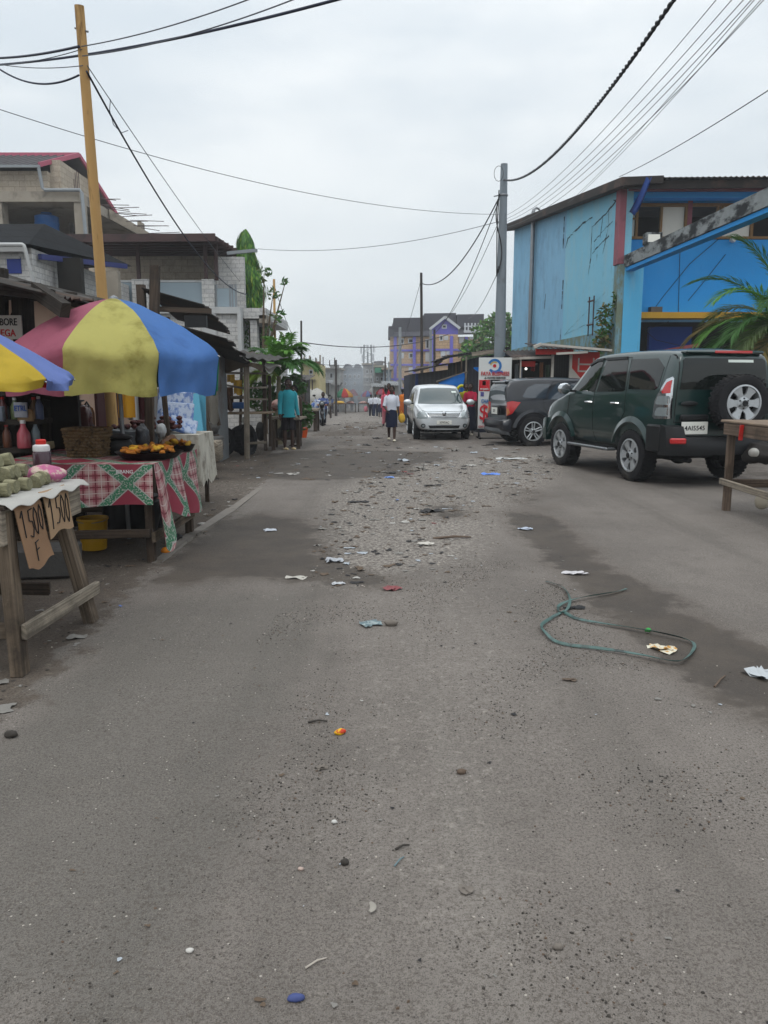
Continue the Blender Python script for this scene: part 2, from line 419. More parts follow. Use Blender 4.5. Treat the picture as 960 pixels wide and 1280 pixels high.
def samp_poly(L, clus=0):
    pl = gp(L); ax = [p[0] for p in pl]; ay = [p[1] for p in pl]
    def f():
        x, y = rnd(min(ax), max(ax)), rnd(min(ay), max(ay)); d = 0
        for i in range(len(pl)):
            x1, y1 = pl[i]; x2, y2 = pl[(i + 1) % len(pl)]
            if (y1 > y) != (y2 > y) and x < (x2 - x1) * (y - y1) / (y2 - y1) + x1: d ^= 1
        pr = (.05 + 5. * max(0, noise.noise(V((x * 2.1, y * 1.3, 2)))) ** 1.6) if clus else .35 + .9 * abs(noise.noise(V((x * 1.3, y * 1.3, 2))))
        return (x, y) if d and random.random() < pr else None
    return f
stones('gravel', 'dark loose grit scattered over the near asphalt', 10000, samp_poly([(380, 720), (640, 700), (960, 860), (1000, 1330), (-40, 1330), (250, 900)], 1), .003, .0125, (7, 2, .3, 2))
stones('rubble', 'pale broken stones and crumbs strewn across the middle of the street', 3200, samp_poly([(385, 740), (400, 640), (470, 588), (560, 572), (720, 566), (700, 600), (640, 640), (600, 740)]), .007, .032, (.8, 4, 2.4, 2.5))
stones('grit', 'gritty stones on the dirt shoulder under the stalls', 4500, samp_poly([(0, 900), (150, 760), (290, 640), (345, 590), (330, 545), (240, 560), (0, 700)]), .004, .03, (4, 4, .4, 3))
stones('far_rubble', 'broken stones on the rough far stretch of street', 900, samp_poly([(395, 560), (420, 520), (440, 498), (500, 498), (560, 545), (500, 565)]), .02, .09, (1, 4, 1.5, 1.5))

# ------------------------------------------------------------------ sky, sun, air, camera
W = bpy.data.worlds.new('World'); SC.world = W; W.use_nodes = True
wn = NT(W.node_tree); bg = W.node_tree.nodes['Background']
sky = wn.new('ShaderNodeTexSky'); sky.sky_type = 'NISHITA'; sky.sun_disc = False
SUN_EL, SUN_AZ = math.radians(62), math.radians(200)
sky.sun_elevation = SUN_EL; sky.sun_rotation = SUN_AZ; sky.air_density = 1.0; sky.dust_density = 4.0; sky.ozone_density = 1.0
tcw = wn.new('ShaderNodeTexCoord'); gen = tcw.outputs['Generated']
# a closed cloud deck over the sky: soft grey-white layers
n1 = wn.noise(wn.mapping(gen, (1.2, 1.2, 3.2)), 1.7, 5, .5); n2 = wn.noise(wn.mapping(gen, (1, 1, 4), loc=(4, 2, 1)), 3.5, 4, .55)
cl = wn.math('ADD', wn.math('MULTIPLY', n1, .75), wn.math('MULTIPLY', n2, .25))
zc = wn.sep(gen)[2]
up = wn.ramp(zc, .0, .5)
lo = wn.mix(up, S('#cfd8dd'), S('#d3dee7')); hi = wn.mix(up, S('#e2e9ec'), S('#f6fafc'))
cloud = wn.mix(wn.ramp(cl, .36, .62), lo, hi)
SKY_STR = .1
cs = wn.mix(1.0, wn.mix(wn.ramp(zc, .38, .85), cloud, wn.mix(1.0, cloud, (1.75, 1.75, 1.75), 'MULTIPLY')), (9.3, 9.25, 9.2), 'MULTIPLY')   # an overcast sky is brightest overhead
allsky = wn.mix(.94, sky.outputs[0], cs)
wn.put(bg.inputs[0], allsky); bg.inputs[1].default_value = SKY_STR
sd = bpy.data.lights.new('sun', 'SUN'); sd.energy = .7; sd.angle = math.radians(25); sd.color = (1, .97, .92)
so = bpy.data.objects.new('sun', sd); COL.objects.link(so)
dirv = V((math.sin(SUN_AZ) * math.cos(SUN_EL), math.cos(SUN_AZ) * math.cos(SUN_EL), math.sin(SUN_EL)))
so.rotation_euler = dirv.to_track_quat('Z', 'Y').to_euler(); so.location = dirv * 50
cam = bpy.data.cameras.new('camera'); cam.sensor_fit = 'VERTICAL'; cam.sensor_height = 36; cam.lens = 27; cam.clip_end = 3000; cam.clip_start = .05
co_ = bpy.data.objects.new('camera', cam); COL.objects.link(co_); co_.location = (0, 0, CAMH); co_.rotation_euler = (PI / 2 - PITCH, 0, 0)
SC.camera = co_
hzb = MB(None); hzb.box((0, 110, 24), (400, 340, 52)); 
m = bpy.data.materials.new('haze_air'); m.use_nodes = True; m.node_tree.nodes.clear()
mo = m.node_tree.nodes.new('ShaderNodeOutputMaterial'); pv = m.node_tree.nodes.new('ShaderNodeVolumePrincipled')
pv.inputs['Color'].default_value = (.93, .95, .98, 1); pv.inputs['Density'].default_value = .0014; pv.inputs['Anisotropy'].default_value = .2
m.node_tree.links.new(pv.outputs[0], mo.inputs['Volume'])
hzb.dm = m; hzb.mats = [m]; tag(hzb.build('haze', smooth=0), 'thin grey haze in the air down the street', kind='stuff')
SC.view_settings.view_transform = 'Standard'; SC.view_settings.look = 'None'; SC.view_settings.exposure = .36; SC.view_settings.gamma = 1
SC.cycles.use_denoising = True; SC.cycles.max_bounces = 6; SC.cycles.volume_bounces = 0; SC.cycles.transparent_max_bounces = 8
SC.cycles.diffuse_bounces = 4; SC.cycles.glossy_bounces = 3; SC.cycles.caustics_reflective = False; SC.cycles.caustics_refractive = False
# ------------------------------------------------------------------ vehicles
def paint(name, col, rough=.28, metal=.0, dust='#6b645b', da=(.62, .95)):
    return mat(name, col, rough, .06, 3, .0, metal=metal, coat=.85, spec=.4, dirt=dust, dirt_at=da, dscale=2.2)
M_green = paint('dark_green_paint', '#092a28', .3, dust='#3f4a46', da=(.72, 1.1)); M_navy = mat('blue_black_paint', '#090d18', .3, .06, 3, 0, coat=.7, spec=.3, dirt='#33353b', dirt_at=(.6, 1.0), dscale=2.2); M_silver = paint('silver_paint', '#c6cacd', .32, .4, '#8a857d')
M_glass = mat('dark_glass', '#0f1513', .03, .3, 1.3, 0, spec=.5); M_skyglass = mat('sky_tone_glass', '#2a343e', .03, .1, 2, 0, spec=1.0)  # bluish base on the small SUV's panes paints in the sky's reflection
M_glass2 = mat('windscreen_glass', '#2b3a3a', .03, .1, 1.5, 0, spec=.9)
M_rubber = mat('tyre_rubber', '#17171a', .85, .25, 8, .2, dirt='#4b463f', dirt_at=(.5, .8)); M_black = mat('black_plastic', '#121315', .55, .15, 6, .1, dirt='#3a3733', dirt_at=(.6, .9))
M_under = mat('underbody_black', '#08080a', .9, .1, 5, 0); M_alloy = mat('alloy_wheel', '#b3b7ba', .4, .1, 6, 0, metal=.55, dirt='#4a4640', dirt_at=(.5, .8), dscale=5)
M_chrome = mat('chrome', '#c9cccf', .12, .03, 4, 0, metal=1.); M_red = mat('red_lens', '#b01c1e', .15, .15, 20, .05, spec=.6, coat=.5); M_lens = mat('clear_lens', '#7d8587', .12, .2, 14, .1, spec=.7, coat=.6)
M_amber = mat('amber_lens', '#a8683a', .15, .1, 14, .05, spec=.6); M_plate = mat('number_plate', '#d9d9d2', .5, .08, 8, 0); M_ink = mat('black_ink', '#15161a', .7, .1, 9, 0)
M_seam = mat('panel_gap', '#07080a', .8, 0, 1, 0); M_grey = mat('grey_plastic', '#5a5d60', .55, .1, 6, .1); M_sticker = mat('paper_sticker', '#cfd8d2', .7, .05, 6, 0)
M_steel = mat('worn_steel', '#7d8083', .45, .2, 8, .1, metal=.8)
def car_body(st, paint_, crown=.03):
    mb = MB(paint_); rings = []
    for (x, zb, wl, wm, zm, wb, zbelt, wt, zt) in st:
        h = [(0, zb), (wl * .82, zb), (wl, zb + .07), (wm, zm), (wb, zbelt - .015), (wb * .93 + wt * .07, zbelt + .02), (wb * .4 + wt * .6, zbelt * .42 + zt * .58), (wt, zt - .04), (wt * .94, zt - .006), (wt * .45, zt + crown * .75), (0, zt + crown)]
        ring = [V((x, -y, z)) for y, z in h] + [V((x, y, z)) for y, z in reversed(h[1:-1])]
        rings.append([mb.vert(p) for p in ring])
    n = len(rings[0]); k = n // 2
    mb.loftv(rings, cap=False)
    for r in (rings[0], rings[-1]):
        mb.face((r[0], r[1], r[n - 1]))
        for i in range(1, k - 1): mb.face((r[i], r[i + 1], r[n - i - 1], r[n - i]))
        mb.face((r[k - 1], r[k], r[k + 1]))
    mb.recalc()
    return mb
def wells(o, spots, r, half, depth=.34, clear=0.):
    """cut the wheel arches"""
    for (x, z) in spots:
        for sd_ in (-1, 1):
            for part_ in (0, 1):
                c = MB(M_under)
                if part_ == 0: c.lathe((x, sd_ * (half - depth / 2 + .12), z), [(r, -depth / 2), (r, depth / 2)], n=36, axis='Y')
                else: c.box((x, sd_ * (half - depth / 2 + .125), z - r * .7), (r * 1.96, depth + .01, r * 1.21))
                cu = c.build('cutter', smooth=0)
                md = o.modifiers.new('b', 'BOOLEAN'); md.operation = 'DIFFERENCE'; md.object = cu; md.solver = 'EXACT'; md.material_mode = 'TRANSFER'
                apply_mods(o); bpy.data.objects.remove(cu)
def bvh_of(o):
    return BVHTree.FromPolygons([v.co.copy() for v in o.data.vertices], [tuple(p.vertices) for p in o.data.polygons])
def fuse(o, mb):
    me = o.data; idx = {}
    for i, m_ in enumerate(mb.mats):
        if m_.name not in [q.name for q in me.materials]: me.materials.append(m_)
        idx[i] = [q.name for q in me.materials].index(m_.name)
    b = bmesh.new(); b.from_mesh(me); vm = {}
    for v in mb.bm.verts: vm[v] = b.verts.new(v.co)
    for f in mb.bm.faces:
        q = b.faces.new([vm[v] for v in f.verts]); q.material_index = idx[f.material_index]; q.smooth = False
    b.to_mesh(me); b.free(); mb.bm.free()
class Panel:
    def __init__(s, body, root): s.b = bvh_of(body); s.root = root
    def add(s, mb, poly, d, m=None, eps=.006, thick=.03, sub=.07, org=(0, 0, 0)):
        """wrap a polygon, given in (sideways, height), onto the body looking along d"""
        d = V(d).normalized(); r = V((0, 0, 1)).cross(d).normalized() * -1; upv = V((0, 0, 1)) if abs(d.z) < .5 else V((1, 0, 0))
        if abs(d.z) >= .5: r = V((0, 1, 0))
        else: upv = r.cross(d).normalized(); upv = upv if upv.z > 0 else -upv
        t = bmesh.new(); f = t.faces.new([t.verts.new((p[0], p[1], 0)) for p in poly])
        bmesh.ops.triangulate(t, faces=[f])
        for _ in range(5):
            es = [e for e in t.edges if e.calc_length() > sub]
            if not es: break
            bmesh.ops.subdivide_edges(t, edges=es, cuts=1); bmesh.ops.triangulate(t, faces=[q for q in t.faces if len(q.verts) > 3])
        hit = {}; hs = []
        for v in t.verts:
            o = V(org) + r * v.co.x + upv * v.co.y - d * 6
            h = s.b.ray_cast(o, d)
            if h[0] is not None: hit[v] = h[3]; hs.append(h[3])
        if not hs: t.free(); return
        md = sorted(hs)[len(hs) // 2]
        vm = {}
        for v in t.verts:
            k = hit.get(v)
            if k is None:
                nb = [hit[e.other_vert(v)] for e in v.link_edges if e.other_vert(v) in hit]; k = sum(nb) / len(nb) if nb else md
            o = V(org) + r * v.co.x + upv * v.co.y - d * 6
            vm[v] = (mb.vert(o + d * (k - eps)), mb.vert(o + d * (k - eps + thick)))
        for f in t.faces: mb.face([vm[v][0] for v in f.verts], m)
        for e in t.edges:
            if len(e.link_faces) == 1: a, b_ = e.verts; mb.face((vm[a][0], vm[b_][0], vm[b_][1], vm[a][1]), m)
        t.free()
    def part(s, name, poly, d, m, parent=None, label=None, **k):
        mb = MB(m); s.add(mb, poly, d, m, **k); o = mb.build(name, parent or s.root, world=False, smooth=40)
        if label: o['label'] = label
        return o
    def line(s, mb, pts, d, w, m, eps=.003, org=(0, 0, 0)):
        for a, b in zip(pts, pts[1:]):
            a, b = V((a[0], a[1])), V((b[0], b[1])); dd = (b - a); L = dd.length
            if L < 1e-5: continue
            dd /= L; nn = V((-dd.y, dd.x)) * w / 2; a2 = a - dd * w / 2; b2 = b + dd * w / 2
            s.add(mb, [a2 + nn, a2 - nn, b2 - nn, b2 + nn], d, m, eps=eps, thick=.004, org=org)
def wheel(root, x, y, z, r, w, side, spokes=6, style='disc', name='wheel', Rz=0.):
    """tyre with tread, rim dish with openings, hub"""
    wt = bpy.data.objects.new(name, None); COL.objects.link(wt); wt.parent = root; wt.location = (x, y, z); wt.rotation_euler = (0, 0, (0 if side > 0 else PI) + Rz)
    t = MB(M_rubber); rr = r * .64
    prof = [(rr, -w * .42), (rr + .02, -w * .47), (r * .85, -w * .5), (r * .95, -w * .45), (r * .985, -w * .36), (r, -w * .2), (r, w * .2), (r * .985, w * .36), (r * .95, w * .45), (r * .85, w * .5), (rr + .02, w * .47), (rr, w * .42), (rr, -w * .42)]
    t.lathe((0, 0, 0), prof, n=40, axis='Y', cap=False)
    for i in range(36):
        a = 2 * PI * i / 36
        for s_, off in ((-.3, 0), (0, .5), (.3, 0)):
            a2 = a + off * 2 * PI / 36; t.box((r * .997 * math.cos(a2), s_ * w, r * .997 * math.sin(a2)), (.016, w * .24, r * .085), R=Matrix.Rotation(-a2, 4, 'Y'))
    t.build('tyre', wt, world=False, smooth=30)
    q = MB(M_alloy); o_ = w * .36
    q.lathe((0, 0, 0), [(rr, -w * .4), (rr + .005, o_ + .03), (rr * .93, o_ + .035), (rr * .9, o_ - .0), (rr * .9, -w * .3)], n=40, axis='Y', cap=False)
    if style == 'spoke':
        for i in range(spokes):
            a = 2 * PI * i / spokes + .3; c, s_ = math.cos(a), math.sin(a); pd = V((-s_, 0, c)); rd = V((c, 0, s_))
            for k in (-1, 1):
                q.bar(rd * rr * .14 + pd * k * .02 + V((0, o_ - .005, 0)), rd * rr * .93 + pd * k * rr * .15 + V((0, o_ + .012, 0)), .028, rr * .14, up=(0, 1, 0), bev=.006)
    else:
        for i in range(spokes):
            a = 2 * PI * i / spokes; c, s_ = math.cos(a), math.sin(a); rd = V((c, 0, s_)); pd = V((-s_, 0, c))
            poly = [(rr * .3, -rr * .2), (rr * .55, -rr * .17), (rr * .93, -rr * .3), (rr * .93, rr * .3), (rr * .55, rr * .17), (rr * .3, rr * .2)]
            for s2 in (1,):
                fr = [V((0, o_ + (.02 if p[0] > rr * .5 else .0), 0)) + rd * p[0] + pd * p[1] for p in poly]; bk = [p - V((0, .03, 0)) for p in fr]
                fv = [q.vert(p) for p in fr]; bv = [q.vert(p) for p in bk]; q.face(fv); q.face(list(reversed(bv)))
                for j in range(6): q.face((fv[j], fv[(j + 1) % 6], bv[(j + 1) % 6], bv[j]))
    q.lathe((0, 0, 0), [(rr * .36, -.02), (rr * .36, o_ + .005), (rr * .2, o_ + .02), (rr * .19, o_ + .045), (0.001, o_ + .05)], n=20, axis='Y', cap=False)
    for i in range(6):
        a = 2 * PI * (i + .5) / 6; q.lathe((rr * .27 * math.cos(a), o_ + .005, rr * .27 * math.sin(a)), [(.012, 0), (.012, .02), (.001, .022)], M_black, n=6, axis='Y', cap=False)
    q.build('rim', wt, world=False, smooth=30)
    h = MB(M_under); h.lathe((0, 0, 0), [(rr * .9, -.01), (rr * .9, .0), (.001, .004)], n=24, axis='Y'); h.lathe((0, 0, 0), [(rr * .17, o_ + .046), (rr * .16, o_ + .056), (.001, o_ + .058)], M_black, n=16, axis='Y', cap=False)
    h.build('hub', wt, world=False)
    return wt
SIDE_R, SIDE_L = (0, 1, 0), (0, -1, 0)           # looking onto the right flank (towards +y) / the left flank
def sx(poly, side): return [(-p[0], p[1]) if side == 'L' else (p[0], p[1]) for p in poly]
def ident(root):  # sign of the sideways axis used by Panel.add for a direction
    pass
def side_axis(d):
    d = V(d).normalized(); return V((0, 0, 1)).cross(d).normalized() * -1
def onside(poly, d):
    """(x, z) in car coordinates -> panel coordinates for direction d"""
    r = side_axis(d); return [(p[0] * r.x, p[1]) for p in poly]
def onend(poly, d):
    r = side_axis(d); return [(p[0] * r.y, p[1]) for p in poly]
def plate(root, c, d, w, h, txt, size, name='number_plate', tilt=0.):
    d = V(d).normalized(); r = V((0, 0, 1)).cross(-d).normalized(); up_ = V((0, 0, 1))
    o = MB(M_plate); M = Matrix((r, up_, -d)).transposed().to_4x4()
    o.box(c, (w, h, .012), R=M, bev=.004); ob = o.build(name, root, world=False, smooth=0)
    t = MB(M_ink); t.text(txt, size, M_ink, V(c) - d * .0075 - up_ * size * .34, r, up_, 'CENTER', .0015); t.build('lettering', ob, world=False, smooth=0)
    return ob

# ---- dark green off-roader, seen from behind on its left side
gr = thing('offroad_car', 'dark green off-road car with a spare wheel on its rear door', 'car', (4.61, 13.82, 0), math.radians(103.2)); gr.scale = (1, 1.06, 1)
WR = .415
st = [(-2.16, .55, .80, .86, .80, .84, 1.10, .80, 1.20), (-2.19, .50, .82, .89, .82, .86, 1.34, .74, 1.70), (-2.15, .50, .83, .90, .84, .87, 1.42, .70, 1.99), (-2.02, .50, .84, .915, .85, .885, 1.43, .69, 2.06),
      (-1.2, .46, .84, .915, .85, .885, 1.43, .685, 2.085), (-.3, .44, .84, .91, .85, .88, 1.40, .685, 2.085), (.35, .44, .84, .91, .85, .88, 1.38, .68, 2.06), (.56, .44, .84, .91, .85, .88, 1.37, .67, 2.0),
      (.98, .44, .84, .91, .85, .88, 1.36, .74, 1.62), (1.2, .44, .84, .91, .85, .87, 1.33, .76, 1.39), (1.32, .44, .84, .91, .85, .86, 1.29, .74, 1.34), (1.75, .46, .83, .90, .85, .84, 1.20, .70, 1.25), (2.02, .48, .80, .87, .82, .80, 1.10, .66, 1.17), (2.16, .5, .72, .78, .78, .72, .98, .6, 1.03), (2.2, .52, .6, .66, .74, .6, .9, .5, .94)]
b_ = car_body(st, M_green); body = b_.build('body', gr, world=False, smooth=0)
md = body.modifiers.new('s', 'SUBSURF'); md.levels = 2; apply_mods(body)
pan = Panel(body, gr)
wells(body, [(-1.25, WR), (1.25, WR)], .53, .92, .40)
body.data.shade_smooth(); body.data.set_sharp_from_angle(angle=math.radians(32))
for d, sg in ((SIDE_L, 1), (SIDE_R, -1)):
    F = lambda L: onside(L, d)
    pan.part('window', F([(.90, 1.43), (.52, 1.90), (.30, 1.93), (.08, 1.94), (.05, 1.42)]), d, M_glass)
    pan.part('window', F([(-.02, 1.42), (-.02, 1.94), (-.75, 1.95), (-.95, 1.46), (-.9, 1.43)]), d, M_glass)
    pan.part('window', F([(-1.05, 1.47), (-.86, 1.95), (-1.62, 1.94), (-1.86, 1.80), (-1.88, 1.50), (-1.8, 1.46)]), d, M_glass)
    sm = MB(M_seam)
    pan.line(sm, F([(.05, 1.98), (.05, 1.40), (.03, .75), (-.02, .53)]), d, .011, M_seam)
    pan.line(sm, F([(.98, 1.38), (1.0, 1.0), (.88, .7), (.78, .53), (-.62, .53), (-.75, .75), (-1.02, 1.1), (-1.0, 1.42), (-.83, 1.98), (.42, 1.985)]), d, .010, M_seam)
    pan.line(sm, F([(-1.9, 1.97), (-1.95, 1.2)]), d, .006, M_seam)
    fuse(body, sm)
    for hx in (.18, -.72): cl = MB(M_chrome); cl.tube([(hx - .1, sg * .895, 1.235), (hx - .08, sg * .93, 1.24), (hx + .08, sg * .93, 1.24), (hx + .1, sg * .895, 1.235)], .016, M_chrome, 6); cl.build('door_handle', gr, world=False)
    vis = MB(M_black); pan.add(vis, F([(.62, 1.90), (.3, 1.99), (.08, 2.0), (.08, 1.955), (.3, 1.94), (.55, 1.87)]), d, M_black, eps=.025); vis.build('wind_visor', gr, world=False); vis = MB(M_black); pan.add(vis, F([(-.02, 2.0), (-.7, 2.0), (-.72, 1.955), (-.02, 1.955)]), d, M_black, eps=.022)
    vis.build('wind_visor', gr, world=False)
    # flared wheel arch
    for wx in (-1.25, 1.25):
        fl = MB(M_green)
        inn, mid_, out = [], [], []
        for k in range(17):
            a = PI * (.10 + .80 * k / 16); c, s_ = math.cos(a), math.sin(a)
            inn.append(V((wx + .515 * c, sg * .90, WR + .515 * s_))); mid_.append(V((wx + .54 * c, sg * .94, WR + .54 * s_))); out.append(V((wx + .63 * c, sg * .905, WR + .63 * s_)))
            
        for A, B in ((inn, mid_), (mid_, out)):
            va = [fl.vert(p) for p in A]; vb = [fl.vert(p) for p in B]
            for i in range(16): fl.face((va[i], va[i + 1], vb[i + 1], vb[i]))
        fl.build('wheel_arch', gr, world=False, smooth=60, weld=.001)
    rb = MB(M_steel); rb.bar((-.72, sg * .93, .47), (.74, sg * .93, .47), .17, .05, M_steel, bev=.015)
    for k in range(3): rb.bar((-.68, sg * (.88 + .045 * k), .5), (.7, sg * (.88 + .045 * k), .5), .015, .02, M_black)
    rb.build('running_board', gr, world=False, smooth=0)
    mr = MB(M_chrome); mr.sphere((.78, sg * 1.07, 1.47), (.075, .13, .10), nu=14, nv=10, fn=lambda p: V((p.x * (1 if p.x > 0 else .35), p.y, p.z))); mr.bar((.8, sg * .86, 1.42), (.79, sg * 1.0, 1.43), .05, .04, M_black)
    mr.build('wing_mirror', gr, world=False)
    # tail lamp: chrome surround, red top, two clear lower lenses, wrapped round the corner
    dd = V((.62, -sg * .78, 0)); ra = side_axis(dd); corner = V((-2.1, sg * .84, 0)); cx = corner.dot(ra); q = 1 if ra.dot(V((-1, 0, 0))) > 0 else -1
    L = lambda P_: [(cx + q * p[0], p[1]) for p in P_]
    lamp = pan.part('tail_lamp', L([(-.24, 1.06), (-.22, 1.30), (-.05, 1.62), (.06, 1.66), (.085, 1.63), (.085, 1.04), (-.2, 1.03)]), dd, M_chrome, eps=.012)
    pan.part('lens', L([(-.1, 1.44), (-.03, 1.575), (.055, 1.61), (.06, 1.42), (-.08, 1.41)]), dd, M_red, lamp, eps=.020)
    for z0, z1 in ((1.245, 1.375), (1.075, 1.205)): pan.part('lens', L([(-.2, z0 + .02), (-.165, z1 - .015), (-.12, z1), (.05, z1), (.062, z1 - .03), (.062, z0 + .03), (.05, z0), (-.17, z0)]), dd, M_lens, lamp, eps=.020)
    pan.part('headlamp', F([(2.14, .95), (1.95, 1.12), (1.78, 1.12), (1.85, .95)]), d, M_lens, eps=.008)
    for zz in (.70,):
        md_ = MB(M_green); pan.line(md_, F([(.72, .74), (-.66, .74)]), d, .035, M_green, eps=.016); md_.build('side_trim', gr, world=False)
BK = (1, 0, 0)
E = lambda L: onend(L, BK)
rd_ = MB(M_seam); pan.line(rd_, E([(.70, 1.98), (.74, 1.5), (.76, .99)]), BK, .012, M_seam); pan.line(rd_, E([(-.70, 1.98), (-.74, 1.5), (-.76, .99)]), BK, .012, M_seam); pan.line(rd_, E([(.76, .985), (-.76, .985)]), BK, .014, M_seam)
fuse(body, rd_)
pan.part('rear_window', E([(.70, 1.47), (.66, 1.90), (.62, 1.93), (-.62, 1.93), (-.66, 1.90), (-.70, 1.47)]), BK, M_glass, eps=.008)
pan.part('window_sticker', E([(-.05, 1.87), (-.05, 1.91), (-.46, 1.91), (-.46, 1.87)]), BK, M_sticker, eps=.014, thick=.004)
sp = MB(M_green); sp.box((-2.10, 0, 2.02), (.16, 1.26, .05), bev=.02); spo = sp.build('spoiler', gr, world=False, smooth=0)
bl = MB(M_red); bl.box((-2.185, -.12, 2.02), (.03, .60, .04), bev=.008); bl.build('brake_light', gr, world=False, smooth=0)
hd = MB(M_black); hd.sphere((-2.205, .55, 1.26), (.028, .14, .042), nu=14, nv=8); hd.build('door_handle', gr, world=False)
gv = MB(M_black); gv.box((-2.215, .47, 1.055), (.07, .44, .09), bev=.02); go_ = gv.build('plate_lamp_cover', gr, world=False, smooth=0)
plate(gr, (-2.245, .47, .90), BK, .42, .185, '4AI5545', .096)
# bumper: black corners wrapped, dark middle, red reflectors
bp = MB(M_black)
sec = [(-2.40, .50), (-2.42, .62), (-2.40, .80), (-2.34, .93), (-2.1, .95), (-2.05, .5)]
path = [(1.45, .905), (1.78, .915), (2.0, .90), (2.06, .80)]
def bump_ring(y, sx_): return [V((p[0] * sx_ + (1 - sx_) * -2.1, y, .5 + (p[1] - .5) * (1. if abs(y) > .69 else .62))) for p in sec]
ys_ = [-.93, -.88, -.78, -.7, -.68, 0, .68, .7, .78, .88, .93]; sxs = [.55, .72, .93, .96, 1., 1., 1., .96, .93, .72, .55]
bp.loft([bump_ring(y, k) for y, k in zip(ys_, sxs)])
for sg in (-1, 1): bp.box((-1.93, sg * .90, .735), (.42, .075, .42), bev=.03)
bumper = bp.build('rear_bumper', gr, world=False, smooth=40)
for sg in (-1, 1): rf = MB(M_red); rf.box((-2.36, sg * .80, .72), (.10, .22, .085), bev=.015, rz=sg * -.32); rf.build('reflector', gr, world=False, smooth=0)
fb = MB(M_green); fb.loft([[V((p[0] * k + (1 - k) * 1.9, y, p[1])) for p in ((1.9, .45), (2.25, .48), (2.3, .62), (2.26, .84), (2.1, .9), (1.9, .9))] for y, k in ((-.9, .3), (-.84, .8), (-.6, 1), (0, 1.02), (.6, 1), (.84, .8), (.9, .3))]); fb.build('front_bumper', gr, world=False, smooth=40)
ub = MB(M_under); ub.box((0, 0, .5), (3.9, 1.3, .16)); ub.tube([(-1.25, -.75, WR), (-1.25, .75, WR)], .07); ub.sphere((-1.25, .05, WR), .16, nu=10, nv=8); ub.tube([(1.25, -.75, WR), (1.25, .75, WR)], .06); ub.box((-1.85, -.35, .48), (.5, .6, .18)); ub.tube([(-1.6, .55, .42), (-2.3, .55, .42)], .04)
ub.build('underbody', gr, world=False)
for wx, sg in ((-1.25, 1), (-1.25, -1), (1.25, 1), (1.25, -1)): wheel(gr, wx, sg * .79, WR, WR, .26, sg, 6, 'disc')
wheel(gr, -2.41, -.10, 1.27, .42, .25, 1, 6, 'disc', 'spare_wheel', PI / 2)
ar = MB(M_black); ar.box((-2.24, -.10, 1.27), (.12, .3, .3)); ar.bar((-2.235, .1, 1.36), (-2.225, -.62, 1.62), .02, .03); ar.build('spare_carrier', gr, world=False, smooth=0)
wp = MB(M_black); wp.tube([(-2.22, .25, 1.49), (-2.225, .05, 1.53), (-2.22, -.3, 1.56)], .009, n=5); wp.build('rear_wiper', gr, world=False)

# ---- blue-black compact off-roader, tail towards us on the left
ru = thing('small_suv', 'blue-black dusty small off-road car parked beside the shop sign', 'car', (4.87, 20.42, 0), math.radians(9.5))
WR = .375
st = [(-1.92, .5, .70, .78, .72, .74, 1.0, .68, 1.12), (-1.99, .42, .74, .83, .74, .78, 1.08, .68, 1.36), (-1.93, .40, .76, .845, .75, .80, 1.13, .66, 1.56), (-1.76, .36, .78, .85, .75, .81, 1.14, .64, 1.66),
      (-1.0, .34, .78, .85, .75, .815, 1.13, .64, 1.70), (-.2, .34, .78, .85, .75, .815, 1.11, .63, 1.70), (.35, .34, .78, .85, .75, .81, 1.09, .61, 1.66), (.62, .34, .78, .85, .75, .81, 1.08, .60, 1.58), (1.05, .34, .78, .85, .75, .80, 1.07, .66, 1.24), (1.25, .34, .78, .85, .75, .79, 1.05, .68, 1.10), (1.7, .36, .76, .83, .75, .75, .98, .62, 1.02), (1.95, .4, .68, .74, .7, .66, .88, .54, .92), (2.02, .42, .55, .6, .66, .52, .8, .42, .83)]
body = car_body(st, M_navy).build('body', ru, world=False, smooth=0); md = body.modifiers.new('s', 'SUBSURF'); md.levels = 2; apply_mods(body); pan = Panel(body, ru)
wells(body, [(-1.27, WR), (1.3, WR)], .46, .86, .38); body.data.shade_smooth(); body.data.set_sharp_from_angle(angle=math.radians(32))
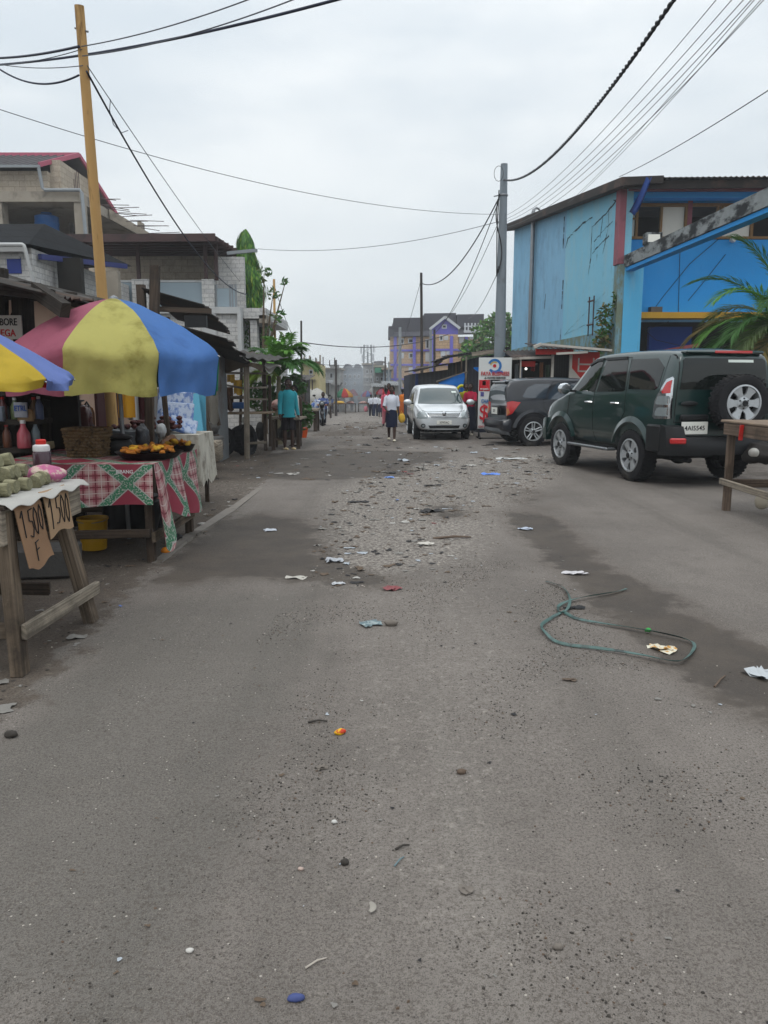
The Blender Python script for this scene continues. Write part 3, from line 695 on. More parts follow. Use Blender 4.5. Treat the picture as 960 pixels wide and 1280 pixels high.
for d, sg in ((SIDE_L, 1), (SIDE_R, -1)):
    F = lambda L: onside(L, d)
    pan.part('window', F([(.9, 1.14), (.52, 1.5), (.1, 1.56), (.02, 1.15)]), d, M_skyglass); pan.part('window', F([(-.05, 1.15), (-.02, 1.56), (-.62, 1.57), (-.86, 1.3), (-.9, 1.17)]), d, M_skyglass)
    pan.part('window', F([(-.98, 1.19), (-.84, 1.50), (-.80, 1.555), (-1.2, 1.55), (-1.42, 1.46), (-1.56, 1.24), (-1.5, 1.21)]), d, M_skyglass)
    sm = MB(M_seam); pan.line(sm, F([(.06, 1.6), (0, 1.12), (.0, .45)]), d, .010, M_seam); pan.line(sm, F([(.86, 1.1), (.9, .8), (.75, .45), (-.7, .45), (-.78, .7), (-1.0, .95), (-1.02, 1.15), (-.72, 1.61), (.4, 1.6)]), d, .009, M_seam); fuse(body, sm)
    for hx in (.15, -.72): hh_ = MB(M_navy); hh_.tube([(hx - .1, sg * .825, .985), (hx - .07, sg * .86, .99), (hx + .07, sg * .86, .99), (hx + .1, sg * .825, .985)], .016, n=6); hh_.build('door_handle', ru, world=False)
    for wx in (-1.27, 1.3):
        ap = MB(M_navy)
        inn, out, o2 = [], [], []
        for k in range(17):
            a = PI * (.06 + .88 * k / 16); c, s_ = math.cos(a), math.sin(a); inn.append(V((wx + .45 * c, sg * .84, WR + .45 * s_))); out.append(V((wx + .475 * c, sg * .866, WR + .475 * s_))); o2.append(V((wx + .56 * c, sg * .84, WR + .555 * s_)))
        for A, B in ((inn, out), (out, o2)):
            va = [ap.vert(p) for p in A]; vb = [ap.vert(p) for p in B]
            for i in range(16): ap.face((va[i], va[i + 1], vb[i + 1], vb[i]))
        ap.build('wheel_arch', ru, world=False, smooth=60, weld=.001)
    dd = V((.66, -sg * .75, 0)); ra = side_axis(dd); cx = V((-1.9, sg * .76, 0)).dot(ra); q = 1 if ra.dot(V((-1, 0, 0))) > 0 else -1
    L = lambda P_: [(cx + q * p[0], p[1]) for p in P_]
    lamp = pan.part('tail_lamp', L([(-.25, 1.10), (-.08, 1.13), (.12, 1.08), (.1, .86), (.02, .76), (-.1, .82)]), dd, M_red, eps=.014)
    pan.part('lens', L([(-.06, .84), (.0, .96), (.09, .98), (.085, .87), (.01, .775)]), dd, M_amber, lamp, eps=.02)
    mr = MB(M_navy); mr.sphere((.72, sg * .96, 1.16), (.07, .12, .09), nu=12, nv=8); mr.build('wing_mirror', ru, world=False)
E = lambda L: onend(L, BK)
pan.part('rear_window', E([(.64, 1.14), (.58, 1.50), (-.58, 1.50), (-.64, 1.14)]), BK, M_skyglass, eps=.008)
sm = MB(M_seam); pan.line(sm, E([(.60, 1.56), (.68, 1.1), (.62, .66), (-.62, .66), (-.68, 1.1), (-.60, 1.56)]), BK, .011, M_seam); fuse(body, sm)
rl = MB(M_black); rl.box((-2.0, -.0, .88), (.05, .62, .24), bev=.02); rl.build('plate_recess', ru, world=False, smooth=0)
plate(ru, (-2.035, 0, .87), BK, .46, .17, '5271', .1)
rs = MB(M_navy); rs.box((-1.84, 0, 1.60), (.22, 1.08, .05), bev=.02); rs.build('spoiler', ru, world=False, smooth=0)
bp = MB(M_navy); secs = [(-1.9, .36), (-2.1, .40), (-2.14, .52), (-2.12, .64), (-2.0, .68), (-1.85, .68)]
bp.loft([[V((p[0] * k + (1 - k) * -1.85, y, p[1])) for p in secs] for y, k in ((-.85, .25), (-.8, .75), (-.6, .97), (0, 1.02), (.6, .97), (.8, .75), (.85, .25))]); bp.build('rear_bumper', ru, world=False, smooth=50)
bq = MB(M_grey); bq.loft([[V((p[0] * k + (1 - k) * -1.85, y, p[1])) for p in ((-1.9, .28), (-2.06, .29), (-2.13, .36), (-2.11, .44), (-1.95, .42))] for y, k in ((-.78, .4), (-.62, .98), (0, 1.05), (.62, .98), (.78, .4))]); bq.build('skid_plate', ru, world=False, smooth=50)
ub = MB(M_under); ub.box((0, 0, .36), (3.5, 1.3, .14)); ub.tube([(-1.27, -.7, WR), (-1.27, .7, WR)], .06); ub.tube([(1.3, -.7, WR), (1.3, .7, WR)], .06); ub.tube([(-1.5, .45, .3), (-2.08, .45, .3)], .035); ub.build('underbody', ru, world=False)
for wx, sg in ((-1.27, 1), (-1.27, -1), (1.3, 1), (1.3, -1)): wheel(ru, wx, sg * .74, WR, WR, .22, sg, 5, 'spoke')

# ---- silver hatchback facing us
si = thing('hatchback_car', 'silver hatchback facing down the street toward the market', 'car', (1.58, 23.25, 0), math.radians(-87.5))
WR = .30
st = [(-1.72, .4, .62, .7, .7, .66, .92, .6, 1.05), (-1.80, .34, .68, .77, .70, .72, .98, .62, 1.3), (-1.66, .30, .72, .80, .70, .745, 1.0, .6, 1.46), (-1.2, .27, .73, .805, .70, .755, 1.0, .6, 1.52),
      (-.5, .26, .73, .805, .70, .76, .98, .6, 1.53), (.1, .26, .73, .805, .70, .76, .96, .59, 1.51), (.36, .26, .73, .805, .70, .76, .95, .58, 1.45), (.8, .26, .73, .805, .70, .76, .95, .62, 1.15), (1.0, .26, .73, .805, .70, .755, .95, .64, 1.0), (1.15, .26, .73, .80, .69, .74, .93, .62, .95), (1.5, .26, .73, .79, .67, .71, .86, .58, .89), (1.74, .26, .70, .76, .6, .66, .78, .52, .81), (1.88, .27, .62, .68, .52, .58, .68, .46, .71), (1.93, .3, .5, .55, .48, .46, .6, .36, .62)]
body = car_body(st, M_silver).build('body', si, world=False, smooth=0); md = body.modifiers.new('s', 'SUBSURF'); md.levels = 2; apply_mods(body); pan = Panel(body, si)
wells(body, [(-1.15, WR), (1.15, WR)], .36, .81, .34); body.data.shade_smooth(); body.data.set_sharp_from_angle(angle=math.radians(32))
FR = (-1, 0, 0); E = lambda L: onend(L, FR)
pan.part('windscreen', E([(.655, 1.0), (.60, 1.2), (.53, 1.42), (.3, 1.44), (0, 1.445), (-.3, 1.44), (-.53, 1.42), (-.60, 1.2), (-.655, 1.0), (-.3, .985), (.3, .985)]), FR, M_glass2, eps=.008, thick=.01)
pan.part('windscreen_sticker', E([(.50, 1.30), (.49, 1.345), (.36, 1.345), (.37, 1.30)]), FR, M_sticker, eps=.016, thick=.004)
lb = pan.part('headlamp', E([(.74, .60), (.745, .70), (.66, .82), (.54, .83), (.44, .66), (.47, .615)]), FR, M_lens, eps=.014); lc = pan.part('headlamp', E([(-.74, .60), (-.745, .70), (-.66, .82), (-.54, .83), (-.44, .66), (-.47, .615)]), FR, M_lens, eps=.014)
gl = MB(M_silver)
pan.add(gl, E([(.42, .68), (.46, .76), (-.46, .76), (-.42, .68), (-.36, .625), (.36, .625)]), FR, M_black, eps=.004, thick=.01)
for z_ in (.655, .705, .755): pan.line(gl, E([(.42, z_), (-.42, z_)]), FR, .018, M_silver, eps=.02)
gl.build('grille', si, world=False); em = MB(M_chrome); em.lathe((1.9, 0, .745), [(.055, 0), (.055, .02), (.04, .03)], n=18, axis='X'); em.build('badge', si, world=False)
lg = MB(M_black); pan.add(lg, E([(.44, .42), (.40, .34), (-.40, .34), (-.44, .42)]), FR, M_black, eps=.012); lg.build('air_intake', si, world=False); lg = MB(M_black); pan.add(lg, E([(.62, .30), (.60, .255), (-.60, .255), (-.62, .30)]), FR, M_black, eps=.014); lg.build('air_intake', si, world=False)
for sg in (-1, 1):
    fg = MB(M_black)
    pan.add(fg, E([(sg * .58 + .065 * math.cos(k * PI / 6), .41 + .06 * math.sin(k * PI / 6)) for k in range(12)]), FR, M_black, eps=.010); pan.add(fg, E([(sg * .58 + .04 * math.cos(k * PI / 4), .41 + .04 * math.sin(k * PI / 4)) for k in range(8)]), FR, M_lens, eps=.018)
    fg.build('fog_lamp', si, world=False)
sm = MB(M_seam); pan.line(sm, E([(.70, .88), (.60, .835), (.46, .785), (0, .80), (-.46, .785), (-.60, .835), (-.70, .88)]), FR, .010, M_seam); fuse(body, sm)
plate(si, (1.945, 0, .50), FR, .42, .11, '3797AC', .08)
for d, sg in ((SIDE_L, 1), (SIDE_R, -1)):
    F = lambda L: onside(L, d)
    pan.part('window', F([(.72, 1.0), (.3, 1.36), (-.05, 1.42), (-.1, 1.02)]), d, M_glass); pan.part('window', F([(-.17, 1.02), (-.12, 1.42), (-.7, 1.43), (-1.0, 1.15), (-1.0, 1.05)]), d, M_glass)
    pan.part('window', F([(-1.08, 1.08), (-.82, 1.4), (-1.2, 1.38), (-1.4, 1.12)]), d, M_glass)
    sm = MB(M_seam); pan.line(sm, F([(-.1, 1.46), (-.14, .98), (-.12, .36)]), d, .010, M_seam); pan.line(sm, F([(.78, .96), (.8, .6), (.68, .36), (-.7, .36), (-.78, .6), (-1.05, .85), (-1.05, 1.0)]), d, .009, M_seam); fuse(body, sm)
    mr = MB(M_silver); mr.sphere((.62, sg * .92, 1.03), (.075, .125, .085), nu=14, nv=10, fn=lambda p: V((p.x, p.y, p.z * (1 if abs(p.y) < .08 else .95)))); mr.bar((.62, sg * .74, .99), (.62, sg * .86, 1.0), .05, .04, M_black); mr.build('wing_mirror', si, world=False)
    for hx in (.0, -.82): hh_ = MB(M_silver); hh_.tube([(hx - .09, sg * .785, .86), (hx - .06, sg * .81, .865), (hx + .06, sg * .81, .865), (hx + .09, sg * .785, .86)], .014, n=6); hh_.build('door_handle', si, world=False)
wp = MB(M_black); wp.tube([(.95, .5, 1.03), (.985, .1, 1.03)], .008, n=5); wp.build('wiper', si, world=False); wp = MB(M_black); wp.tube([(.97, -.05, 1.035), (.99, -.5, 1.02)], .008, n=5); wp.build('wiper', si, world=False)
ub = MB(M_under); ub.box((0, 0, .27), (3.2, 1.2, .1)); ub.tube([(1.15, -.65, WR), (1.15, .65, WR)], .05); ub.tube([(-1.15, -.65, WR), (-1.15, .65, WR)], .05); ub.build('underbody', si, world=False)
for wx, sg in ((-1.15, 1), (-1.15, -1), (1.15, 1), (1.15, -1)): wheel(si, wx, sg * .70, WR, WR, .19, sg, 7, 'spoke')
# ------------------------------------------------------------------ left side: the stalls
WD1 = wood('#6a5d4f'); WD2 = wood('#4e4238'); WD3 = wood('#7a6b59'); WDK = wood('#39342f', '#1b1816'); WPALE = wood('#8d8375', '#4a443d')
M_tin = mat('old_tin', '#363330', .7, .35, 3, .2, metal=.25, dirt='#4b3a30', dirt_at=(.5, .7)); M_tinpale = mat('grey_tin', '#6f7274', .55, .3, 4, .15, metal=.4, dirt='#5b4a3e', dirt_at=(.52, .72))
M_card = mat('brown_cardboard', '#9b8064', .9, .12, 6, .15, 60); M_cardd = mat('browner_cardboard', '#86684f', .9, .14, 6, .15, 60)
def fabric(name, col, trans=.45, dirt='#5d5346', da=(.52, .85), var=.1, rough=.85):
    m = mat(name, col, rough, var, 4, .25, 40, dirt=dirt, dirt_at=da, dscale=2.4, spec=.2)
    nt = NT(m.node_tree); b = m.node_tree.nodes['Principled BSDF']; out = m.node_tree.nodes['Material Output']
    t = nt.new('ShaderNodeBsdfTranslucent'); src = b.inputs['Base Color'].links[0].from_socket; nt.put(t.inputs[0], src)
    mx = nt.new('ShaderNodeMixShader'); mx.inputs[0].default_value = trans; nt.put(mx.inputs[1], b.outputs[0]); nt.put(mx.inputs[2], t.outputs[0]); nt.put(out.inputs[0], mx.outputs[0]); return m
F_red = fabric('faded_red_cloth', '#b56a7e', dirt='#8a485c'); F_yel = fabric('yellow_cloth', '#c6c074', dirt='#857a38', da=(.5, .8)); F_blue = fabric('blue_cloth', '#5c88c6', dirt='#476aa4'); F_grn = fabric('green_cloth', '#2f8a63'); F_wht = fabric('white_cloth', '#c9c7c2')
F_peri = fabric('periwinkle_cloth', '#7b8fca', dirt='#6273a0', da=(.6, .95)); F_yel2 = fabric('bright_yellow_cloth', '#d0b645', dirt='#a8913a', da=(.55, .85)); F_scar = fabric('scarlet_cloth', '#c22b26'); F_dgrn = fabric('dark_green_cloth', '#17503a')
def umbrella(name, label, c, zap, zrim, R, skirt, cols, rot=0., z0=0., pole_r=.02, group=None, detail=1, tilt=(0, 0), nside=8, wob=.02):
    t = thing(name, label, 'umbrella', (c[0], c[1], z0), 0, group)
    pm = MB(M_steel); pm.tube([(c[0], c[1], z0), (c[0] + tilt[0], c[1] + tilt[1], zap - .01)], pole_r, n=10); pm.build('pole', t)
    tx_, ty_ = c[0] + tilt[0], c[1] + tilt[1]; sd_ = rnd(0, 50)
    def rim(a): return V((tx_ + R * math.sin(a), ty_ - R * math.cos(a), zrim + wob * math.sin(a * 2 + sd_) - tilt[0] * math.sin(a) * .5 + tilt[1] * math.cos(a) * .5))
    nu, nv = (26, 22) if detail else (5, 5)
    for k in range(nside):
        a0, a1 = rot + 2 * PI * (k - .5) / nside, rot + 2 * PI * (k + .5) / nside; r0, r1 = rim(a0), rim(a1); ap = V((tx_, ty_, zap)); mb = MB(cols[k % len(cols)])
        def fn(u, v, r0=r0, r1=r1):
            if v <= .62:
                q = v / .62; p = r0.lerp(r1, u); h = V((ap.x + (p.x - ap.x) * q, ap.y + (p.y - ap.y) * q, zap - (zap - p.z) * (q ** 1.55)))
                h.z -= .05 * R * q * q * math.sin(PI * u); 
            else:
                q = (v - .62) / .38; p = r0.lerp(r1, u); p = V((p.x, p.y, p.z - .05 * R * math.sin(PI * u)))
                inw = V((ap.x - p.x, ap.y - p.y, 0)).normalized(); h = p - V((0, 0, skirt * q * (1 - .10 * math.sin(PI * u * 1.0) + .06 * math.sin(7 * u + sd_)))) + inw * (skirt * .10 * q - .035 * q * math.sin(u * 9 + sd_ + k) )
            w = .012 * noise.noise(h * 6 + V((sd_, 0, 0))) + .02 * noise.noise(h * 2.2 + V((0, sd_, 0))) + (.014 * noise.noise(V((h.x * 16, h.y * 16, h.z * 5 + sd_))) * min(1, v * 1.5) if detail else 0)
            return h + V((w, -w, w * .5))
        sheet(mb, fn, nu, nv, .004, cols[k % len(cols)], (0, 0, 1))
        mb.build('canopy_panel', t, smooth=60)
        if detail:
            rb = MB(M_steel); rb.tube([ap - V((0, 0, .03)), ap.lerp(r0, .5) - V((0, 0, .03)), r0 - V((0, 0, .03))], .006, n=5); rb.build('rib', t)
    cp = MB(M_steel); cp.lathe((tx_, ty_, zap), [(.05, -.02), (.04, .012), (.012, .025), (.004, .03)], n=10); cp.build('finial', t)
    return t
# big umbrella over the plaid table
umbrella('market_umbrella', 'large sagging red yellow and blue market umbrella with a deep skirt over the plaid table', (-2.59, 7.66), 2.36, 1.86, 1.03, .37, [F_yel, F_blue, F_grn, F_scar, F_dgrn, F_scar, F_red, F_red], math.radians(16), 0, .022, tilt=(0, -.06))
umbrella('market_umbrella', 'yellow and periwinkle market umbrella half out of view over the near table', (-3.16, 5.5), 2.03, 1.61, .92, .06, [F_yel2, F_peri, F_scar, F_peri, F_yel2, F_peri, F_scar, F_yel2], math.radians(52), 0, .02)

# near table
t = thing('wooden_table', 'rough grey wooden vendor table with cardboard price cards hanging from its end', 'table', (-2.45, 4.5, 0))
def plank(p, q, w, h, m_, name, root, up=(0, 0, 1)):
    mb = MB(m_); mb.bar(p, q, w, h, up=up, bev=.006, jit=.004); return mb.build(name, root, smooth=0)
xe = -2.02; zt = .915
for (xa, ya, xb, yb) in ((xe, 4.02, xe + .03, 4.0), (xe - .06, 4.78, xe + .07, 4.93), (-3.3, 4.02, -3.3, 4.0), (-3.3, 4.85, -3.3, 4.93)): plank((xa, ya, zt - .03), (xb, yb, -.02), .075, .095, WD1, 'leg', t, (0, 1, 0))
plank((xe + .02, 3.92, zt - .11), (xe + .01, 5.0, zt - .105), .03, .19, WPALE, 'apron', t)
plank((xe - .02, 3.98, zt - .12), (-3.4, 3.98, zt - .12), .03, .17, WD1, 'apron', t); plank((xe - .02, 4.97, zt - .1), (-3.4, 4.97, zt - .1), .03, .15, WD1, 'apron', t)
plank((xe + .075, 3.98, .225), (xe + .09, 5.02, .20), .035, .085, WPALE, 'rail', t); plank((xe - .2, 4.95, .21), (-3.4, 4.93, .23), .04, .08, WD2, 'rail', t); plank((xe, 4.0, .23), (-3.3, 4.0, .23), .04, .09, WD1, 'rail', t)
for k in range(4): plank((xe + .05, 4.05 + .26 * k, zt - .005), (-3.4, 4.05 + .26 * k, zt - .005), .025, .25, WD2, 'board', t, (0, 1, 0))
# ragged white oilcloth lying on top
oc_ = MB(F_wht)
def fn(u, v):
    x = -3.35 + 1.42 * u; y = 3.94 + 1.06 * v; e = max(0, u - .97) / .03
    return V((x, y + .01 * math.sin(u * 30), zt + .02 + .004 * math.sin(x * 20) * math.cos(y * 17) - e * .025 * (1 + .5 * math.sin(y * 23))))
sheet(oc_, fn, 40, 30, .004, F_wht, (0, 0, 1)); tag(oc_.build('oilcloth', None, (-2.6, 4.5, zt)), 'ragged white oilcloth spread over the near wooden table', 'tablecloth')
# cassava loaves
M_leaf = mat('dried_leaf_wrap', '#77745a', .85, .4, 18, .6, 40, stretch=(1, 3, 3), dirt='#989478', dirt_at=(.48, .7), dscale=12)
lf = MB(M_leaf)
def loaf(p):
    q = V((p.x, p.y, p.z)); k = .012 * math.sin(p.x * 70) + .010 * noise.noise(p * 22) ; s_ = 1 - .25 * (abs(p.x) / .11) ** 3; return V((q.x, q.y * s_ * (1 + k * 4), q.z * s_ * (1 + k * 4)))
def sq(p): r = V((max(-.085, min(.085, p.x * 1.1)), max(-.036, min(.036, p.y * 1.1)), max(-.033, min(.033, p.z * 1.1)))); return loaf(r)
lf.sphere((0, 0, 0), (.095, .04, .038), nu=22, nv=16, R=Matrix.Rotation(PI / 2, 3, 'Y'), fn=lambda p: sq(V((p.z, p.y, p.x))) )
L0 = lf.build('cassava_loaf', None, smooth=70)
tag(L0, 'leaf wrapped cassava loaf heaped on the near wooden table', 'food', 'cassava loaves heaped on the near table')
spots = []
for lay, (nr, nc) in enumerate(((6, 6), (5, 6), (4, 5), (3, 5), (2, 4))):
    for i in range(nr):
        for j in range(nc): spots.append((-2.11 - .16 * j - .085 * lay + rnd(-.02, .02), 4.08 + .125 * i + .06 * lay + rnd(-.02, .02), zt + .06 + .062 * lay, rnd(-.25, .25) + (PI / 2 if random.random() < .3 else 0)))
for i, (x, y, z, a) in enumerate(spots):
    o = L0 if i == 0 else L0.copy()
    if i: COL.objects.link(o)
    o.location = (x, y, z); o.rotation_euler = (rnd(-.15, .15), rnd(-.2, .2), a); o.scale = (rnd(.85, 1.1), rnd(.9, 1.15), rnd(.9, 1.1))
# price cards
STK = {'1': [[(0, .75), (.22, 1), (.16, 0)]], '5': [[(.5, 1), (.12, .96), (.1, .6), (.4, .56), (.48, .3), (.3, .02), (0, .08)]], '0': [[(.22, 1), (.02, .7), (.05, .2), (.25, 0), (.42, .3), (.42, .75), (.22, 1)]], 'F': [[(.1, 1), (.08, 0)], [(.05, .98), (.5, 1)], [(.05, .55), (.4, .6)]]}
def card(label, y0, y1, ztop, zbot, m_, chars, w, h, extra=None, lean=.0):
    c = MB(m_); x0 = xe + .052
    def fn(u, v):
        y = y0 + (y1 - y0) * u + .02 * (v - .5) * (1 if u > .5 else -1); z = ztop + (zbot - ztop) * v * (1 + .05 * math.sin(u * 7 + y0 * 9)); return V((x0 + .03 * v + .012 * math.sin(u * 3 + v * 2) + (.03 * v * v if lean else 0) - .02 * max(0, .12 - v) / .12, y, z))
    sheet(c, fn, 14, 16, .005, m_, (1, 0, 0)); o = c.build('price_card', None, (x0, (y0 + y1) / 2, (ztop + zbot) / 2), smooth=50); tag(o, label, 'price card')
    ink = MB(M_ink); ht = ztop - zbot
    def put(ch, u0, du, v0, dv, r=.0031):
        for s_ in STK[ch]:
            pts = []
            for p, q in zip(s_, s_[1:] + s_[-1:]):
                for k in range(4): f = k / 4; pts.append(fn(u0 + du * (p[0] + (q[0] - p[0]) * f), v0 - dv * (p[1] + (q[1] - p[1]) * f)) + V((.004, 0, 0)))
            pts = [p for k, p in enumerate(pts) if k == 0 or (p - pts[k - 1]).length > .002]; ink.tube(pts, r, M_ink, 5)
    n = len(chars)
    for i, ch in enumerate(chars): put(ch, .07 + i * .225, .36, (ht - h) / ht, w / ht)
    if extra: put(extra, .40, .3, .88, .10 / ht)
    ink.build('lettering', o, smooth=0)
card('creased brown cardboard price card with an F under its number', 4.02, 4.36, zt + .01, zt - .36, M_cardd, '1500', .15, .17, 'F', 1)
card('paler cardboard price card reading 1500 beside the table corner', 4.37, 4.74, zt + .02, zt - .24, M_card, '1500', .17, .045)
# jar and pink bag
M_jar = mat('dark_jar', '#3c2630', .2, .1, 5, 0, spec=.6); M_white = mat('white_plastic', '#c8c8c8', .4, .05, 5, 0); M_redp = mat('red_plastic', '#b3261f', .4, .06, 5, 0)
pj = P(57, 574, 5.35)
jx, jy = -2.20, 4.93
t = thing('jar', 'dark jar with a white neck and red lid behind the leaf wrapped loaves', 'jar', (jx, jy, zt + .02))
a = MB(M_jar); a.lathe((jx, jy, zt + .02), [(.050, 0), (.056, .01), (.056, .175), (.050, .19)], n=20); a.build('body', t); a = MB(M_white); a.lathe((jx, jy, zt + .21), [(.050, 0), (.053, .01), (.050, .036), (.034, .044)], n=20); a.build('neck', t); a = MB(M_redp); a.lathe((jx, jy, zt + .252), [(.031, 0), (.032, .028), (.025, .033)], n=16); a.build('lid', t)
F_pink = mat('pink_print_cloth', '#a85f80', .85, .4, 14, .3, dirt='#b9a79a', dirt_at=(.5, .6), dscale=13)
a = MB(F_pink); a.sphere((-2.14, 4.86, zt + .07), (.12, .09, .06), nu=26, nv=18, fn=lambda p: p * (1 + .22 * noise.noise(p * 16))); tag(a.build('cloth_bag', None, (-2.12, 4.88, zt)), 'pink patterned cloth bundle at the far corner of the near table', 'cloth bundle')
# pink bottle on the dark shelf, concrete block underneath
M_pinkb = mat('pink_drink', '#a04a55', .25, .1, 5, 0, spec=.6)
M_conc = mat('concrete', '#4c4a48', .9, .25, 8, .3, dirt='#2f2c2a', dirt_at=(.5, .75))
a = MB(M_conc); c0 = G(52, 722); a.box((c0.x - .06, c0.y + .15, .11), (.56, .34, .24), rz=.12, bev=.015, jit=.01); tag(a.build('concrete_block', None, (c0.x - .06, c0.y + .15, 0), smooth=0), 'grey concrete block lying under the near table', 'concrete block')
# plaid table with cloth
t = thing('wooden_table', 'low wooden vendor table under a red and green plaid cloth', 'table', (-2.7, 7.3, 0))
for x, y in ((-2.07, 6.68), (-2.06, 8.0), (-3.35, 6.68), (-3.35, 8.0)): plank((x, y, .84), (x, y, -.03), .07, .08, WD2, 'leg', t, (0, 1, 0))
plank((-2.05, 6.6, .26), (-3.4, 6.6, .23), .035, .08, WD2, 'rail', t); plank((-2.02, 6.6, .22), (-2.02, 8.05, .20), .035, .09, WD1, 'rail', t); plank((-2.1, 8.04, .25), (-3.4, 8.04, .25), .035, .08, WD2, 'rail', t)
a = MB(WD2); a.box((-2.7, 7.34, .85), (1.36, 1.44, .03)); a.build('tabletop', t, smooth=0)
m, nt, b, oc, tc = newmat('plaid_oilcloth'); uvs = nt.sep(tc.outputs['UV'])
w_ = .60
px = nt.math('ABSOLUTE', nt.math('SUBTRACT', nt.math('FRACT', nt.math('DIVIDE', nt.math('ADD', uvs[0], .28), w_)), .5)); py = nt.math('ABSOLUTE', nt.math('SUBTRACT', nt.math('FRACT', nt.math('DIVIDE', nt.math('ADD', uvs[1], .46), w_ * .92)), .5))
dg_ = nt.math('ABSOLUTE', nt.math('SUBTRACT', px, py)); tri = nt.math('GREATER_THAN', py, px)
gl_ = lambda s_, p_, w: nt.math('LESS_THAN', nt.math('ABSOLUTE', nt.math('SUBTRACT', nt.math('FRACT', nt.math('DIVIDE', s_, p_)), .5)), w)
c = nt.mix(nt.math('MULTIPLY', nt.math('ADD', gl_(uvs[0], .105, .28), gl_(uvs[1], .105, .28)), .4), S('#8c4650'), S('#a98f8a')); c = nt.mix(nt.math('MAXIMUM', gl_(nt.math('ADD', uvs[0], .05), .105, .055), gl_(nt.math('ADD', uvs[1], .05), .105, .055)), c, S('#641525')); c = nt.mix(nt.math('MAXIMUM', gl_(nt.math('ADD', uvs[0], .0), .105, .03), gl_(uvs[1], .105, .03)), c, S('#b5a6a0'))
c = nt.mix(tri, c, S('#7f2236')); c = nt.mix(nt.math('LESS_THAN', dg_, .10), c, S('#9b9a95')); spk = nt.noise(tc.outputs['UV'], 60, 2, .5); c = nt.mix(nt.math('MULTIPLY', nt.math('LESS_THAN', dg_, .075), nt.ramp(spk, .38, .5)), c, S('#246a49'))
c = nt.mix(nt.math('MULTIPLY', nt.ramp(nt.noise(oc, 2.5, 5, .65), .45, .8), .45), c, S('#6b5650')); nt.put(b.inputs['Base Color'], c); b.inputs['Roughness'].default_value = .6
M_plaid = m
cl = MB(M_plaid); zc = .872
cl.uv = cl.bm.loops.layers.uv.new('UVMap')
sheet(cl, lambda u, v: V((-3.42 + 1.44 * u, 6.56 + 1.54 * v, zc + .004 * math.sin(u * 9) * math.sin(v * 11))), 16, 16, .003, M_plaid, (0, 0, 1), uv=lambda u, v: (1.44 * u, .35 + 1.54 * v))
def fr(u, v): x = -3.42 + 1.44 * u; d = .365 + .02 * math.sin(u * 5); k = v * d; return V((x, 6.56 - .02 - .015 * v - .022 * v * math.sin(x * 9) , zc - k))
sheet(cl, fr, 60, 14, .003, M_plaid, (0, -1, 0), uv=lambda u, v: (1.44 * u, -.38 * v))
def sdf_(u, v):
    y = 6.56 + 1.54 * u; d = .52 + .12 * u + .26 * math.exp(-(u - .03) ** 2 / .006) - .07 * math.exp(-(u - .25) ** 2 / .008); k = v * d
    return V((-1.975 + v * .055 * math.sin(u * 17 + .6) + .06 * v - .02 * math.cos(u * 31) * v, y + .03 * math.sin(v * 2) * (1 - u), zc - k))
sheet(cl, sdf_, 70, 16, .003, M_plaid, (1, 0, 0), uv=lambda u, v: (1.44 + 1.54 * u, -.55 * v))
o = cl.build('tablecloth', None, (-2.7, 7.3, zc), smooth=60); tag(o, 'red and green plaid oilcloth hanging over the second table', 'tablecloth')
a = MB(M_white); a.text('JEBANG', .042, M_white, (-2.20, 6.478, zc - .07), (1, 0, 0), (0, -.05, 1), 'CENTER', .002); a.build('lettering', o, smooth=0)
# tray with fried snacks
M_pan = mat('blackened_tray', '#141312', .45, .3, 6, .2, metal=.5); M_fry = mat('fried_snack', '#a8671a', .7, .35, 30, .5, dirt='#6b3210', dirt_at=(.5, .7), dscale=14); M_fry2 = mat('golden_snack', '#c79a2b', .65, .3, 30, .5)
def tray(cx, cy, r, lab, n):
    a = MB(M_pan); a.lathe((cx, cy, zc + .01), [(r * .8, 0), (r, .055), (r * 1.02, .06), (r * .98, .05), (r * .78, .012)], n=36); tag(a.build('tray', None, (cx, cy, zc)), lab, 'tray')
    for i in range(n):
        p = MB(random.choice((M_fry, M_fry, M_fry2))); p.sphere((0, 0, 0), (rnd(.03, .05), rnd(.022, .03), .02), nu=10, nv=7, fn=lambda q: q * (1 + .5 * noise.noise(q * 40 + V((i, 0, 0)))))
        rr = r * .82 * math.sqrt(random.random()); an = rnd(0, 6.28); hh_ = .075 * (1 - (rr / r) ** 2)
        o = p.build('fried_snack', None, smooth=60); o.location = (cx + rr * math.cos(an), cy + rr * math.sin(an), zc + .055 + hh_ * rnd(.5, 1)); o.rotation_euler = (rnd(-.5, .5), rnd(-.5, .5), rnd(0, 6)); tag(o, lab.replace('round blackened tray heaped', 'golden fried snack heaped').split(' with')[0] + ' on its tray', 'snack', lab.split(' heaped')[0] + ' snacks')
tray(X(185, 7.0, .9), 7.05, .30, 'wide round blackened tray heaped with golden fried snacks', 46)
tray(X(222, 7.75, .9), 7.8, .16, 'small round blackened tray heaped with orange fried snacks', 16)
